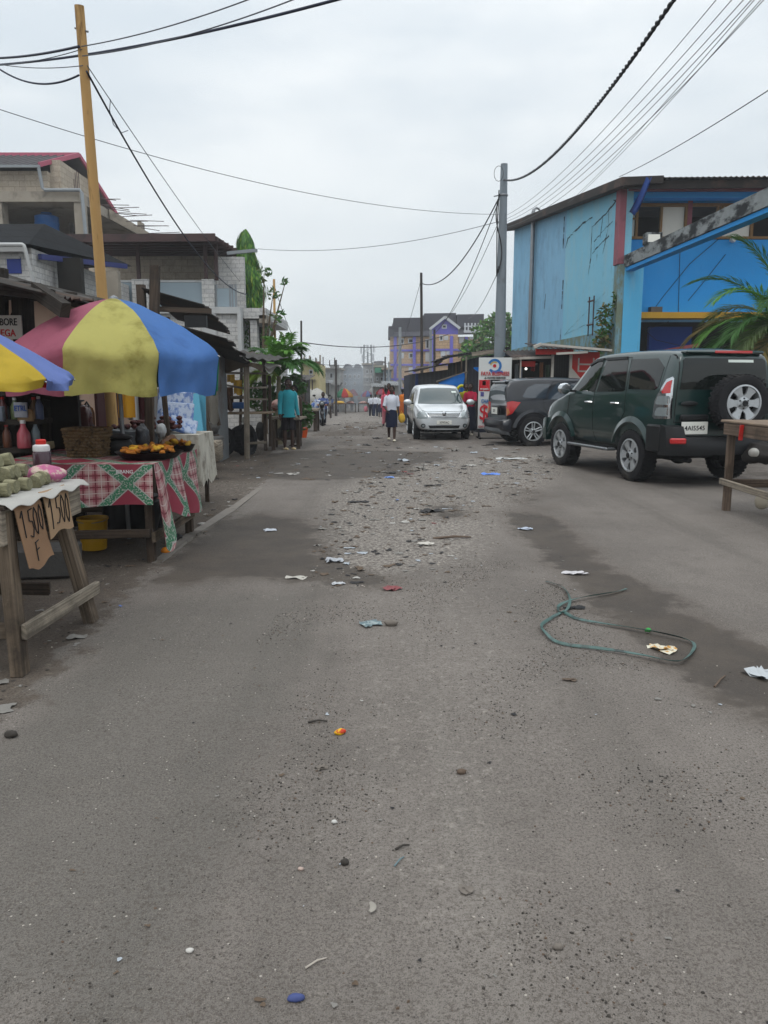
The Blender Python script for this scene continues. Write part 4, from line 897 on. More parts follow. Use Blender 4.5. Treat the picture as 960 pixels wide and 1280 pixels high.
# woven basket
M_wick = mat('woven_cane', '#6a563c', .85, .4, 22, .5, dirt='#2b2119', dirt_at=(.5, .7), dscale=14)
a = MB(M_wick); bx, by = X(100, 7.05, 1.), 7.25
for r_i in range(9):
    z = zc + .02 + r_i * .03; w, d = .15 + .004 * r_i, .13 + .004 * r_i; pts = []
    for k in range(49):
        an = 2 * PI * k / 48; c_, s_ = math.cos(an), math.sin(an); q = (abs(c_) ** 5 + abs(s_) ** 5) ** -.2; wv = .012 * (1 if (k + r_i) % 2 else -1); pts.append((bx + (w + wv) * c_ * q, by + (d + wv) * s_ * q, z))
    a.tube(pts, .017, n=5, cap=False)
a.box((bx, by, zc + .02), (.28, .24, .02)); tag(a.build('basket', None, (bx, by, zc)), 'brown woven cane basket on the plaid table', 'basket')
a = MB(mat('black_pot', '#100f0f', .5, .2, 6, .1)); a.sphere((X(135, 7.2, .95), 7.45, zc + .09), (.15, .13, .11), nu=20, nv=12); a.lathe((X(135, 7.2, .95), 7.45, zc + .15), [(.13, 0), (.15, .02), (.14, .035), (.02, .06)], n=20); tag(a.build('cooking_pot', None, (X(135, 7.2, .95), 7.45, zc)), 'sooty black cooking pot between the basket and the tray', 'pot')
# things under the plaid table
M_ybk = mat('yellow_plastic', '#b48a1c', .5, .15, 5, .1, dirt='#7a5a18', dirt_at=(.55, .75))
g = G(118, 686); t = thing('bucket', 'yellow plastic bucket in the shade under the plaid table', 'bucket', (g.x, g.y, 0))
a = MB(M_ybk); a.lathe(g, [(.11, 0), (.115, .01), (.135, .28), (.145, .285), (.145, .305), (.135, .305), (.125, .28), (.1, .03)], n=24); a.build('body', t); a = MB(M_steel); a.tube([(g.x + .14 * math.cos(k * PI / 10), g.y - .03 - .1 * math.sin(k * PI / 10), .29 - .02 * math.sin(k * PI / 10)) for k in range(11)], .004, n=5); a.build('handle', t)
for (u, v, w, h, lab, mm) in ((155, 672, .3, .42, 'dark lidded pot under the plaid table', M_black), (172, 664, .24, .3, 'dark red rimmed basin under the plaid table', M_black)):
    g = G(u, v); a = MB(mm); a.lathe((g.x, g.y + .3, 0), [(w * .8, 0), (w, h * .5), (w * .95, h * .8), (w * .7, h * .86)], n=20); a.lathe((g.x, g.y + .3, h * .86), [(w * .9, 0), (w * .92, .03), (w * .1, .06)], M_redp if 'red' in lab else M_black, n=20); tag(a.build('pot', None, (g.x, g.y + .3, 0)), lab, 'pot')
# flush kerb strip
a = MB(mat('worn_kerb', '#77716a', .9, .2, 6, .3, dirt='#4b453f', dirt_at=(.5, .7))); pts = [G(196, 702), G(240, 668), G(290, 636), G(330, 606)]
for p, q in zip(pts, pts[1:]): a.bar(p + V((0, 0, -.047)), q + V((0, 0, -.047)), .10, .10, jit=.012)
tag(a.build('kerb', smooth=0), 'worn concrete kerb line along the dirt shoulder', kind='structure')

# ---- the tarp covered table further back
M_tarp = mat('grey_tarpaulin', '#5b6064', .6, .25, 3, .5, 18, dirt='#3d4042', dirt_at=(.5, .7)); ty0, ty1, tx0, tx1, tz = 9.35, 10.15, -4.45, -2.78, .98
t = thing('display_table', 'wooden display table draped in a grey tarpaulin', 'table', ((tx0 + tx1) / 2, 9.8, 0))
for x in (tx0 + .08, tx1 - .08):
    for y in (ty0 + .06, ty1 - .06): plank((x, y, tz - .05), (x, y, -.03), .07, .07, WD2, 'leg', t, (0, 1, 0))
a = MB(WD2); a.box(((tx0 + tx1) / 2, (ty0 + ty1) / 2, tz - .03), (tx1 - tx0, ty1 - ty0, .03)); a.build('tabletop', t, smooth=0)
a = MB(M_tarp)
def tf(u, v):
    x = tx0 - .05 + (tx1 - tx0 + .1) * u
    if v < .5: y = ty1 - (ty1 - ty0 + .04) * v * 2; z = tz + .01
    else: q = (v - .5) * 2; y = ty0 - .04 - .03 * q + .04 * q * math.sin(x * 7); z = tz + .01 - q * (.34 + .06 * math.sin(x * 4)) 
    return V((x, y, z + .02 * noise.noise(V((x * 4, y * 4, 1))) + .012 * noise.noise(V((x * 9, z * 9, 1)))))
sheet(a, tf, 60, 30, .004, M_tarp, (0, -.5, 1)); tag(a.build('tarpaulin', None, ((tx0 + tx1) / 2, 9.8, tz), smooth=60), 'creased grey tarpaulin spread over the back display table', 'tarpaulin')
M_jug = mat('red_brown_liquid', '#3b1713', .18, .15, 4, 0, spec=.6)
jx, jy, jz = X(100, 9.6, 1.1), 9.62, tz + .02
t = thing('jerrycan', 'large dark red jerrycan with a black cap on the grey tarpaulin', 'jerrycan', (jx, jy, jz))
a = MB(M_jug); a.loft([[V((jx + w * cx_, jy + w * .8 * cy_, jz + z)) for cx_, cy_ in ((-1, -.8), (-.8, -1), (.8, -1), (1, -.8), (1, .8), (.8, 1), (-.8, 1), (-1, .8))] for z, w in ((0, .13), (.02, .145), (.19, .145), (.25, .13), (.29, .09), (.30, .05))]); a.build('body', t, smooth=60)
a = MB(M_black); a.lathe((jx - .03, jy, jz + .30), [(.05, 0), (.05, .03), (.09, .04), (.085, .055), (.01, .06)], n=16); a.build('cap', t); a = MB(M_black); a.tube([(jx + .05, jy, jz + .27), (jx + .09, jy, jz + .33), (jx + .12, jy, jz + .27)], .014, n=6); a.build('handle', t)
M_meat = mat('dark_red_bundle', '#48211f', .7, .35, 18, .4); 
for i in range(34):
    lay = 0 if i < 20 else (1 if i < 30 else 2); n_ = (20, 10, 4)[lay]; k = i - (0, 20, 30)[lay]
    a = MB(M_meat); a.sphere((0, 0, 0), (.038, .055, .03), nu=8, nv=6, fn=lambda q: q * (1 + .3 * noise.noise(q * 30 + V((i, 0, 0))))); o = a.build('red_bundle', None, smooth=50)
    o.location = (X(140, 9.6, 1.1) + (.82 - .2 * lay) * (k + .5) / n_ + .22 * lay, 9.62 + .10 * (k % 2) + rnd(-.03, .03), tz + .045 + .052 * lay); o.rotation_euler = (rnd(-.2, .2), 0, rnd(-.6, .6)); tag(o, 'dark red wrapped bundle piled on the grey tarpaulin', 'food bundle', 'dark red bundles piled on the tarpaulin')
# posts that carry a canopy over that table
t = thing('stall_frame', 'rough dark post frame standing over the tarpaulin table', 'stall frame', (-2.9, 9.4, 0))
for (u0, v0, u1, v1, Y, w) in ((186, 575, 186, 395, 9.2, .10), (217, 600, 196, 400, 9.5, .06), (196, 590, 203, 410, 10.2, .05)):
    a = MB(WD2); a.bar(P(u1, v1, Y), P(u0, v0, Y) - V((0, 0, .3)), w, w * .8, bev=.008); a.build('post', t, smooth=0)
a = MB(WD2); a.bar(P(120, 402, 9.3), P(212, 400, 9.3), .05, .07); a.build('beam', t, smooth=0)
# fringed white cloth stand with sachets
t = thing('small_stand', 'narrow wooden stand hung with a fringed white cloth', 'stand', (X(234, 9.9, .5), 9.95, 0)); sx_, sy_ = X(233, 9.9, .9), 9.95
for dx in (-.16, .16):
    for dy in (-.3, .3): plank((sx_ + dx, sy_ + dy, .88), (sx_ + dx, sy_ + dy, -.02), .05, .05, WD2, 'leg', t, (0, 1, 0))
a = MB(WD2); a.box((sx_, sy_, .9), (.42, .74, .03)); a.build('tabletop', t, smooth=0)
M_frg = mat('fringed_cloth', '#aaa69b', .9, .5, 22, .6, 60, stretch=(1, 1, .06), dirt='#6f685e', dirt_at=(.45, .7), dscale=4)
a = MB(M_frg); hw, hd = .24, .41
def peri(s_): s_ = s_ % 1; 
def fc(u, v):
    per = [(-hw, hd), (-hw, -hd), (hw, -hd), (hw, hd)]; k = u * 3; i = min(2, int(k)); f = k - i; x = per[i][0] + (per[i + 1][0] - per[i][0]) * f; y = per[i][1] + (per[i + 1][1] - per[i][1]) * f
    s_ = 1 + .12 * v + .05 * v * math.sin(u * 60); return V((sx_ + x * s_, sy_ + y * s_, .925 - .62 * v * (1 + .06 * math.sin(u * 90))))
a.grid(fc, 90, 8); a.box((sx_, sy_, .922), (hw * 2, hd * 2, .012)); tag(a.build('fringed_cloth', None, (sx_, sy_, .92), smooth=60), 'dirty white fringed cloth hanging from the narrow stand', 'cloth')
M_sach = mat('blue_white_print', '#9aa6ba', .5, .25, 7, .2, dirt='#4a679c', dirt_at=(.45, .6), dscale=14, dstretch=(1, 1, .45))
for i, (dx, dy, dz, rx_) in enumerate(((-.06, .12, .28, -.35), (.0, .0, .22, -.5), (.1, -.1, .10, -.8))):
    a = MB(M_sach); R = Matrix.Rotation(rx_, 4, 'X') @ Matrix.Rotation(.2 * i, 4, 'Z'); a.box((sx_ - .12 + dx, sy_ + dy, .93 + dz), (.46 - .06 * i, .03, .5 - .13 * i), R=R, bev=.01, jit=.01); o = a.build('water_pack', None, (sx_, sy_, .95), smooth=0)
    tag(o, ('tall blue and white pack of water sachets at the back of the fringed stand', 'blue and white pack of water sachets leaning in the middle of the fringed stand', 'small low pack of water sachets at the front of the fringed stand')[i], 'water pack')

# ---- dark shack with the tin awning, shelf and signs
t = thing('market_shack', 'blackened timber shack with a ragged tin awning on the left edge', 'shack', (-3.5, 7.6, 0))
def tpost(u0, v0, u1, v1, Y, w, m_=WDK, name='post'):
    a = MB(m_); a.bar(P(u1, v1, Y), P(u0, v0, Y), w, w, bev=.008); return a.build(name, t, smooth=0)
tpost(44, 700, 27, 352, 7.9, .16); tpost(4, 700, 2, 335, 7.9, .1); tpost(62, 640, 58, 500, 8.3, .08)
a = MB(M_tin); corrugated(a, (-4.9, 6.9, Z(316, 7.6)), (0, 1.7, .1), (X(96, 7.4, 2.3) + 4.9, .1, Z(380, 7.6) - Z(316, 7.6)), M_tin, .09, .016, .006, .05); a.build('roof', t, smooth=60)
a = MB(M_tin); corrugated(a, (-4.9, 8.4, Z(322, 8.6)), (0, 1.3, .05), (X(118, 8.6, 2.3) + 4.9, .1, Z(384, 8.6) - Z(322, 8.6)), M_tin, .09, .016, .006, .08); a.build('roof', t, smooth=60)
a = MB(WDK); a.bar(P(44, 362, 7.2), P(82, 388, 6.9), .09, .13); a.build('rafter', t, smooth=0); a = MB(WDK); a.bar((-4.8, 7.2, Z(345, 7.4)), (-3.0, 7.2, Z(372, 7.4)), .08, .1); a.build('rafter', t, smooth=0); a = MB(WDK); a.bar(P(-40, 366, 7.9), P(95, 372, 7.9), .07, .1); a.build('beam', t, smooth=0)
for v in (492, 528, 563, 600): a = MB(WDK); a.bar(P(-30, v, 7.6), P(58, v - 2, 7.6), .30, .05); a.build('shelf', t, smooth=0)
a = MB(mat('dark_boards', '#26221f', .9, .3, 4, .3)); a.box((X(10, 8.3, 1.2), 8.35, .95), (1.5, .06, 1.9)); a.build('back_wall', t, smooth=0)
for u in (5, 14, 15, 17): a = MB(WDK); a.tube([P(u, 372, 8.0), P(u + rnd(0, 5), 384, 8.0), P(u + rnd(-2, 6), 400, 8.0)], .012, n=5); a.build('hanging_strap', t)
M_board = mat('painted_board', '#b9b5ad', .8, .12, 5, .1, dirt='#7d7870', dirt_at=(.55, .8)); M_redl = mat('red_letters', '#b0272c', .7, .1, 9, 0); M_bluel = mat('blue_letters', '#2b4f93', .7, .1, 9, 0); M_blackl = mat('black_letters', '#1c1b1d', .7, .1, 9, 0)
def signboard(name, label, u0, v0, u1, v1, Y, lines, back=M_board, thick=.02, frame=None):
    p = P(u0, v1, Y); q = P(u1, v0, Y); w, h = q.x - p.x, q.z - p.z; tt = thing(name, label, 'sign', ((p.x + q.x) / 2, Y, p.z)); a = MB(back); a.box(((p.x + q.x) / 2, Y + thick / 2, (p.z + q.z) / 2), (w, thick, h), bev=.003); a.build('board', tt, smooth=0)
    for (txt, fx, fz, sz, mm, wd) in lines:
        b2 = MB(mm); b2.text(txt, sz * h, mm, (p.x + w * fx, Y - .004, p.z + h * fz), (1, 0, 0), (0, 0, 1), 'CENTER', .003, wd); b2.build('lettering', tt, smooth=0)
    return tt
s_ = signboard('shop_sign', 'black and red lettered white board hung on the dark shack', -14, 394, 26, 424, 7.75, [('LABORE', .5, .58, .42, M_blackl, .72), ('MEGA', .5, .12, .42, M_redl, .8)])
signboard('poster', 'faded poster with blue letters behind the dark shelf', 18, 503, 33, 522, 7.4, [('ETRL', .5, .45, .5, M_bluel, .75)], mat('faded_poster', '#8c9099', .8, .15, 6, 0, dirt='#595c66', dirt_at=(.5, .7)))
# bottle of pink drink on the shelf
bx, by, bz = X(35, 7.5, 1.0), 7.42, P(35, 563, 7.5).z + .03
t = thing('bottle', 'bottle of pink drink with a pale cap on the dark shelf', 'bottle', (bx, by, bz)); a = MB(M_pinkb); a.lathe((bx, by, bz), [(.06, 0), (.066, .02), (.06, .14), (.028, .2), (.024, .235)], n=16); a.build('body', t); a = MB(M_white); a.lathe((bx, by, bz + .235), [(.026, 0), (.026, .03), (.02, .033)], n=12); a.build('cap', t)
# ---- salmon wall of the shop behind the stalls
M_salmon = mat('salmon_plaster', '#a98d7b', .9, .12, 1.5, .2, dirt='#7a675c', dirt_at=(.5, .78), dscale=1.2)
t = thing('shop_building', 'low salmon plastered shop behind the stalls with a number on its wall', 'building', (-6.2, 11.5, 0))
a = MB(M_salmon); a.box((-6.5, 11.0, 1.35), (3.6, 9.0, 2.7)); wl = a.build('wall', t, smooth=0)
a = MB(M_tin); corrugated(a, (-8.5, 6.4, 3.0), (0, 9.3, 0), (4.15, 0, -.30), M_tin, .12, .02, .008); a.build('roof', t, smooth=60)
a = MB(mat('faded_number', '#5c4e48', .9, .1, 5, 0)); a.text('3 099647', .22, a.dm, (-4.694, 10.0, 1.32), (0, 1, 0), (0, 0, 1), 'LEFT', .002, 1.2); a.build('lettering', t, smooth=0)
for (yy, w, mm) in ((13.1, .5, mat('dark_door', '#3b1e1f', .8, .2, 5, .1)),): a = MB(mm); a.box((-4.68, yy, 1.0), (.05, w * 2, 2.0)); a.build('door', t, smooth=0)
# cloths hung at the shop front
for (u, v0, v1, Y, w, col, lab) in ((156, 470, 522, 11.2, .24, '#c79326', 'plain yellow cloth hanging behind the umbrella pole'), (165, 492, 525, 11.3, .16, '#c2c4c6', 'white cloth hanging next to the yellow cloth'), (174, 470, 532, 11.4, .3, '#3a1618', 'dark maroon cloth hanging beside the dark post'), (207, 485, 505, 12.2, .2, '#a3222a', 'red cloth scrap hanging above the water packs'), (199, 486, 535, 12.4, .3, '#8d8f92', 'grey cloth hanging beside the maroon cloth')):
    a = MB(fabric('hung_cloth', col, .2)); p, q = P(u, v0, Y), P(u, v1, Y)
    sheet(a, lambda uu, vv: V((p.x - w / 2 + w * uu, Y + .03 * math.sin(uu * 9), p.z + (q.z - p.z) * vv)), 14, 6, .004, a.dm, (0, -1, 0)); a.tube([(p.x - w / 2 - .05, Y, p.z), (p.x + w / 2 + .05, Y, p.z)], .008, M_steel, n=5); tag(a.build('hanging_cloth', None, p, smooth=60), lab, 'cloth')
# ------------------------------------------------------------------ plants
M_bark = mat('bark', '#5b4d3e', .9, .35, 6, .5, 20, stretch=(1, 1, .25)); M_pbark = mat('palm_trunk', '#77705a', .9, .3, 4, .4, 14, stretch=(.3, .3, 3))
def leafmat(name, col, var=.35, trans=.3):
    m = mat(name, col, .55, var, 1.6, 0, spec=.3); nt = NT(m.node_tree); b = m.node_tree.nodes['Principled BSDF']; out = m.node_tree.nodes['Material Output']
    t = nt.new('ShaderNodeBsdfTranslucent'); nt.put(t.inputs[0], b.inputs['Base Color'].links[0].from_socket); mx = nt.new('ShaderNodeMixShader'); mx.inputs[0].default_value = trans
    nt.put(mx.inputs[1], b.outputs[0]); nt.put(mx.inputs[2], t.outputs[0]); nt.put(out.inputs[0], mx.outputs[0]); return m
M_lf1 = leafmat('fresh_leaves', '#5f9136'); M_lf2 = leafmat('deep_leaves', '#3f6a2f'); M_lf3 = leafmat('dull_leaves', '#57683d'); M_lfd = leafmat('dry_leaves', '#7d6f42'); M_lfy = leafmat('yellow_green_leaves', '#87a03a')
def frond(root, base, az, el, L, droop, nl, ll, m, w=.035, hang=.5, name='frond', twist=0.):
    mb = MB(m); d = V((math.cos(az) * math.cos(el), math.sin(az) * math.cos(el), math.sin(el))); pts = []; p = V(base); n = 16
    for i in range(n + 1):
        pts.append(p.copy()); d = (d + V((0, 0, -droop / n * (.4 + 1.4 * i / n)))).normalized(); p = p + d * (L / n)
    mb.tube(pts, [.016 * (L / 2) * (1 - .85 * i / n) + .003 for i in range(n + 1)], m, 5)
    for i in range(nl):
        f = .14 + .86 * (i + .5) / nl; k = f * n; i0 = min(n - 1, int(k)); q = pts[i0].lerp(pts[i0 + 1], k - i0); t = (pts[i0 + 1] - pts[i0]).normalized()
        side = t.cross(V((0, 0, 1))); side = side.normalized() if side.length > .05 else V((1, 0, 0)); upv = side.cross(t).normalized()
        ln = ll * (.45 + .75 * math.sin(PI * min(1, f * .85 + .12))) * rnd(.85, 1.1)
        for s_ in (-1, 1):
            dr = (side * s_ * (.85 - .35 * f) + t * (.55 + .5 * f) + upv * (.25 - .2 * f) + V((rnd(-.1, .1), rnd(-.1, .1), rnd(-.1, .1)))).normalized()
            a = q; b_ = q + dr * ln * .5 - V((0, 0, hang * ln * .12)); c = q + dr * ln * .92 - V((0, 0, hang * ln * .55)); wv = dr.cross(upv).normalized() * w * .5 * rnd(.8, 1.1)
            va = mb.vert(a); v1, v2 = mb.vert(b_ + wv), mb.vert(b_ - wv); vc = mb.vert(c); vm = mb.vert(b_ - upv * w * .22)
            mb.face((va, v1, vm)); mb.face((va, vm, v2)); mb.face((v1, vc, vm)); mb.face((vm, vc, v2))
    return mb.build(name, root, smooth=0, recalc=False)
def leaf_clump(mb, c, r, n, size, mats, flat=1., up_=.3):
    c = V(c); r = r if isinstance(r, tuple) else (r, r, r)
    for _ in range(n):
        while True:
            q = V((rnd(-1, 1), rnd(-1, 1), rnd(-1, 1)))
            if q.length <= 1: break
        q = q * (.55 + .45 * random.random()) if random.random() < .5 else q.normalized() * rnd(.75, 1.05)
        p = c + V((q.x * r[0], q.y * r[1], q.z * r[2])); a = V((rnd(-1, 1), rnd(-1, 1), rnd(-.6, .6) + up_)).normalized(); b_ = a.cross(V((rnd(-1, 1), rnd(-1, 1), rnd(-1, 1)))).normalized(); s_ = size * rnd(.6, 1.3)
        mb.pts([p - a * s_, p + b_ * s_ * .45 * flat, p + a * s_, p - b_ * s_ * .45 * flat], random.choice(mats))
def tree(name, label, base, h, trunk_r, clumps, leaf, mats, group=None, z0=0.):
    t = thing(name, label, 'tree', base, 0, group); base = V(base); tr = MB(M_bark); top = base + V((0, 0, h * .55))
    tr.tube([base - V((0, 0, .1)), base + V((.03, .02, h * .25)), top], [trunk_r, trunk_r * .8, trunk_r * .5], n=9)
    for c, r, n in clumps:
        cc = base + V(c); tr.tube([base + V((0, 0, h * rnd(.3, .5))), (base + V((0, 0, h * .5))).lerp(cc, .5) + V((0, 0, -.1 * h * .2)), cc], [trunk_r * .45, trunk_r * .3, trunk_r * .08], n=6)
    tr.build('trunk', t)
    cr = MB(mats[0])
    for c, r, n in clumps: leaf_clump(cr, base + V(c), r, n, leaf, mats)
    cr.build('crown', t, smooth=0, recalc=False); return t
# coconut palm beside the standing man
pb = V((X(348, 20), 20.0, 0)); t = thing('palm_tree', 'young green coconut palm growing between the open stall and the street', 'palm tree', pb)
mb = MB(M_pbark); mb.tube([pb - V((0, 0, .1)), pb + V((-.02, 0, .7)), pb + V((.03, 0, 1.75))], [.10, .075, .05], n=10); mb.build('trunk', t)
cw = pb + V((.03, 0, 1.75))
for i in range(24):
    az = i * 2.4 + .3; el = (1.35, 1.2, 1.0, .8, .45)[i % 5] + rnd(-.08, .08); frond(t, cw, az, el, rnd(1.0, 1.3), rnd(1.2, 2.2), 38, rnd(.38, .5), (M_lf1, M_lf2, M_lf1, M_lf2, M_lfy)[i % 5], .05, .6)
# palm on the right, close to the parked off-roader
pr = V((8.5, 16.4, 0)); t = thing('palm_tree', 'big shaggy palm with long drooping fronds behind the dark green car', 'palm tree', pr)
mb = MB(M_pbark); mb.tube([pr - V((0, 0, .1)), pr + V((.05, 0, 1.3)), pr + V((.0, 0, 2.6))], [.22, .18, .14], n=12); mb.build('trunk', t)
cw = pr + V((0, 0, 2.5))
for i, (az, el, L, dr) in enumerate(((3.0, 1.0, 2.6, 1.4), (3.4, .9, 2.5, 1.6), (2.8, .55, 2.4, 1.5), (3.3, .45, 2.5, 1.7), (3.7, .5, 2.3, 1.6), (2.5, .3, 2.3, 1.5), (3.1, .15, 2.2, 1.4), (3.9, .2, 2.2, 1.3), (3.5, -.1, 2.0, 1.0), (2.9, -.25, 1.9, .9), (4.3, .4, 2.2, 1.5), (4.7, .7, 2.2, 1.5), (5.3, .6, 2.2, 1.4), (1.6, .6, 2.2, 1.4), (.6, .7, 2.2, 1.4), (3.2, -.4, 1.8, .8), (4.1, -.2, 1.9, .9), (2.2, .8, 2.3, 1.4), (3.0, 1.25, 2.6, 1.2), (3.6, .05, 2.1, 1.1), (2.6, -.05, 2.0, 1.), (4.5, -.3, 1.7, .8), (3.15, .7, 2.3, 1.7), (2.7, .8, 2.2, 1.7), (3.6, .75, 2.2, 1.8), (3.3, .2, 2.0, 1.4), (2.9, .1, 1.9, 1.5), (3.8, -.35, 1.8, .7), (2.7, -.5, 1.7, .6), (3.3, -.65, 1.6, .5), (4.0, .9, 2.2, 1.6))):
    frond(t, cw + V((rnd(-.1, .1), rnd(-.1, .1), rnd(-.1, .1))), az, el, L * .92, dr, 60, .6, (M_lf2, M_lf3, M_lfd, M_lf2, M_lf3)[i % 5] if el < .6 else (M_lf2, M_lf1, M_lf3)[i % 3], .034, .4)
# tall clipped weeping tree by the stone house
tb = V((X(311, 25.8, 4), 25.8, 0)); t = thing('weeping_tree', 'tall slender dense green tree against the stone clad house', 'tree', tb)
mb = MB(M_bark); mb.tube([tb, tb + V((0, 0, 6.2))], [.1, .02], n=8); mb.build('trunk', t)
cr = MB(M_lf2); zlo, zhi = Z(392, 25.8), Z(286, 25.8)
for i in range(5600):
    f = random.random() ** .9; z = zlo + (zhi - zlo) * f; R_ = .44 * (1 - f ** 2.6) ** .7 * (1 - .12 * math.sin(f * 11 + 1)) + .02; a = rnd(0, 6.28); rr = R_ * (1.0 + .65 * noise.noise(V((math.cos(a) * 1.1, math.sin(a) * 1.1, z * 2.3)))) * (random.random() ** .3); p = tb + V((rr * math.cos(a) + .04 * math.sin(f * 5), rr * math.sin(a), z)); s_ = rnd(.06, .16)
    d = V((.3 * math.cos(a) + rnd(-.15, .15), .3 * math.sin(a) + rnd(-.15, .15), -1)).normalized(); b_ = d.cross(V((math.cos(a), math.sin(a), rnd(-.3, .3)))).normalized()
    cr.pts([p, p + d * s_ * .9 + b_ * s_ * .22, p + d * s_ * 2, p + d * s_ * .9 - b_ * s_ * .22], M_lf2 if random.random() < .5 else (M_lf1 if random.random() < .75 else M_lfy))
cr.build('crown', t, smooth=0, recalc=False)
tree('leafy_tree', 'thin sprawling leafy branches reaching out beside the slender tree', (X(330, 24.5), 24.5, 0), 4.6, .11, [((.1, 0, 4.9), .25, 30), ((.35, .1, 4.3), .22, 26), ((.5, 0, 3.6), .25, 26), ((.15, 0, 3.1), .2, 22), ((.7, 0, 3.0), .2, 18), ((.75, .1, 4.7), .16, 12)], .10, [M_lf2, M_lf3])
tree('leafy_shrub', 'dense dark green shrub below the palm fronds', (X(352, 20.6), 20.6, 0), 1.9, .06, [((0, 0, 1.0), .5, 420), ((.45, .1, .7), .4, 320), ((-.5, 0, 1.2), .4, 260), ((.3, .2, 1.5), .35, 240)], .10, [M_lf2, M_lf3, M_lf2])
tree('leafy_tree', 'broad green tree rising behind the black shacks', (X(618, 62), 64, 0), 7.4, .25, [((0, 0, 5.4), (1.7, 1.6, 1.5), 620), ((-1.4, 0, 4.2), (1.3, 1.3, 1.1), 420), ((1.4, .3, 4.6), (1.4, 1.3, 1.4), 460), ((.6, 0, 6.4), (1.2, 1.1, 1.0), 330), ((2.2, 0, 5.6), (1.1, 1, 1.1), 260), ((-.6, .2, 3.2), (1.6, 1.3, 1.), 320), ((-1.9, 0, 3.1), (.8, .8, .7), 150)], .26, [M_lf2, M_lf2, M_lf3, M_lf1])

# ------------------------------------------------------------------ open stall with the tyres, and things round it
GW = wood('#857b6d', '#4d463e')
t = thing('market_stall', 'open pole frame market stall with a tarp roof and tyres under its shelf', 'stall', (X(305, 17.3), 17.2, 0))
def pole_(u0, v0, u1, v1, Y0, Y1, w, m_=GW, name='post'):
    a = MB(m_); a.bar(P(u1, v1, Y1), P(u0, v0, Y0) - V((0, 0, .04)), w, w * .85, bev=.006, jit=.006); return a.build(name, t, smooth=0)
pole_(309, 574, 308, 451, 16.3, 16.3, .11); pole_(274, 563, 275, 452, 17.3, 17.3, .10); pole_(332, 561, 330, 452, 17.6, 17.6, .08, WD2); pole_(300, 556, 302, 452, 18.3, 18.3, .07, WD2); pole_(338, 556, 337, 470, 18.0, 18.0, .07, WD2)
for (u0, u1, v0, v1, Y0, Y1, w) in ((273, 333, 556, 553, 17.2, 17.5, .05), (274, 335, 466, 467, 17.3, 17.6, .045), (308, 334, 485, 484, 16.4, 17.5, .04), (308, 334, 499, 499, 16.4, 17.5, .04), (274, 309, 480, 486, 17.3, 16.4, .04)):
    a = MB(GW); a.bar(P(u0, v0, Y0), P(u1, v1, Y1), w, w); a.build('rail', t, smooth=0)
a = MB(wood('#8b7862')); 
p, q = P(272, 517, 16.9), P(338, 516, 16.9)
for k in range(5): a.bar((p.x, 16.6 + .24 * k, p.z), (q.x, 16.6 + .24 * k, q.z), .03, .22, jit=.006, up=(0, 1, 0))
a.build('shelf', t, smooth=0)
p, q = P(266, 440, 16.3), P(345, 452, 16.4)
a = MB(M_tin); sheet(a, lambda u, v: V((p.x + (q.x - p.x) * u + .05 * math.sin(v * 9) , 16.1 + 2.3 * v, p.z + (q.z - p.z) * u + .15 * v - .12 * math.sin(PI * u) * math.sin(PI * v) + .02 * math.sin(u * 40))), 40, 10, .012, M_tin, (0, 0, 1)); a.build('roof', t, smooth=60)
F_tan = fabric('brown_tarp', '#5d5144', .25); a = MB(F_tan); sheet(a, lambda u, v: V((p.x + .1 + (q.x - p.x - .35) * u, 16.2 + .03 * math.sin(u * 14), p.z - .07 + (q.z - p.z) * u - .30 * v * (.7 + .4 * math.sin(u * 5 + 1)))), 30, 8, .005, F_tan, (0, -1, 0)); a.build('tarp_valance', t, smooth=60)
a = MB(F_wht); sheet(a, lambda u, v: V((q.x - .22 + .34 * u, 16.3 + .04 * math.sin(v * 9), q.z - .02 - .05 * u - .22 * v * (.6 + .4 * math.sin(u * 6)))), 10, 6, .005, F_wht, (0, -1, 0)); a.build('tarp_scrap', t, smooth=60)
def tyre(c, r, w, R, lab):
    mb = MB(M_rubber); mb.lathe((0, 0, 0), [(r * .62, -w * .4), (r * .85, -w * .5), (r * .97, -w * .38), (r, 0), (r * .97, w * .38), (r * .85, w * .5), (r * .62, w * .4), (r * .6, 0), (r * .62, -w * .4)], n=30, axis='Y', cap=False)
    for i in range(30): an = 2 * PI * i / 30; mb.box((r * .99 * math.cos(an), 0, r * .99 * math.sin(an)), (.03, w * .7, .06), R=Matrix.Rotation(-an, 4, 'Y'))
    o = mb.build('tyre', None); o.location = c; o.rotation_euler = R; tag(o, lab, 'tyre')
g = G(292, 562); tyre((g.x, 17.0, .30), .33, .24, (-.12, 0, .35), 'worn black tyre leaning under the stall shelf, behind the corner post'); g = G(322, 560); tyre((g.x, 17.3, .31), .34, .24, (-.1, 0, 1.2), 'worn black tyre standing edge on under the right end of the stall shelf'); tyre((X(300, 17.6), 17.75, .29), .31, .22, (-.1, 0, .1), 'black tyre half hidden behind the two front tyres')
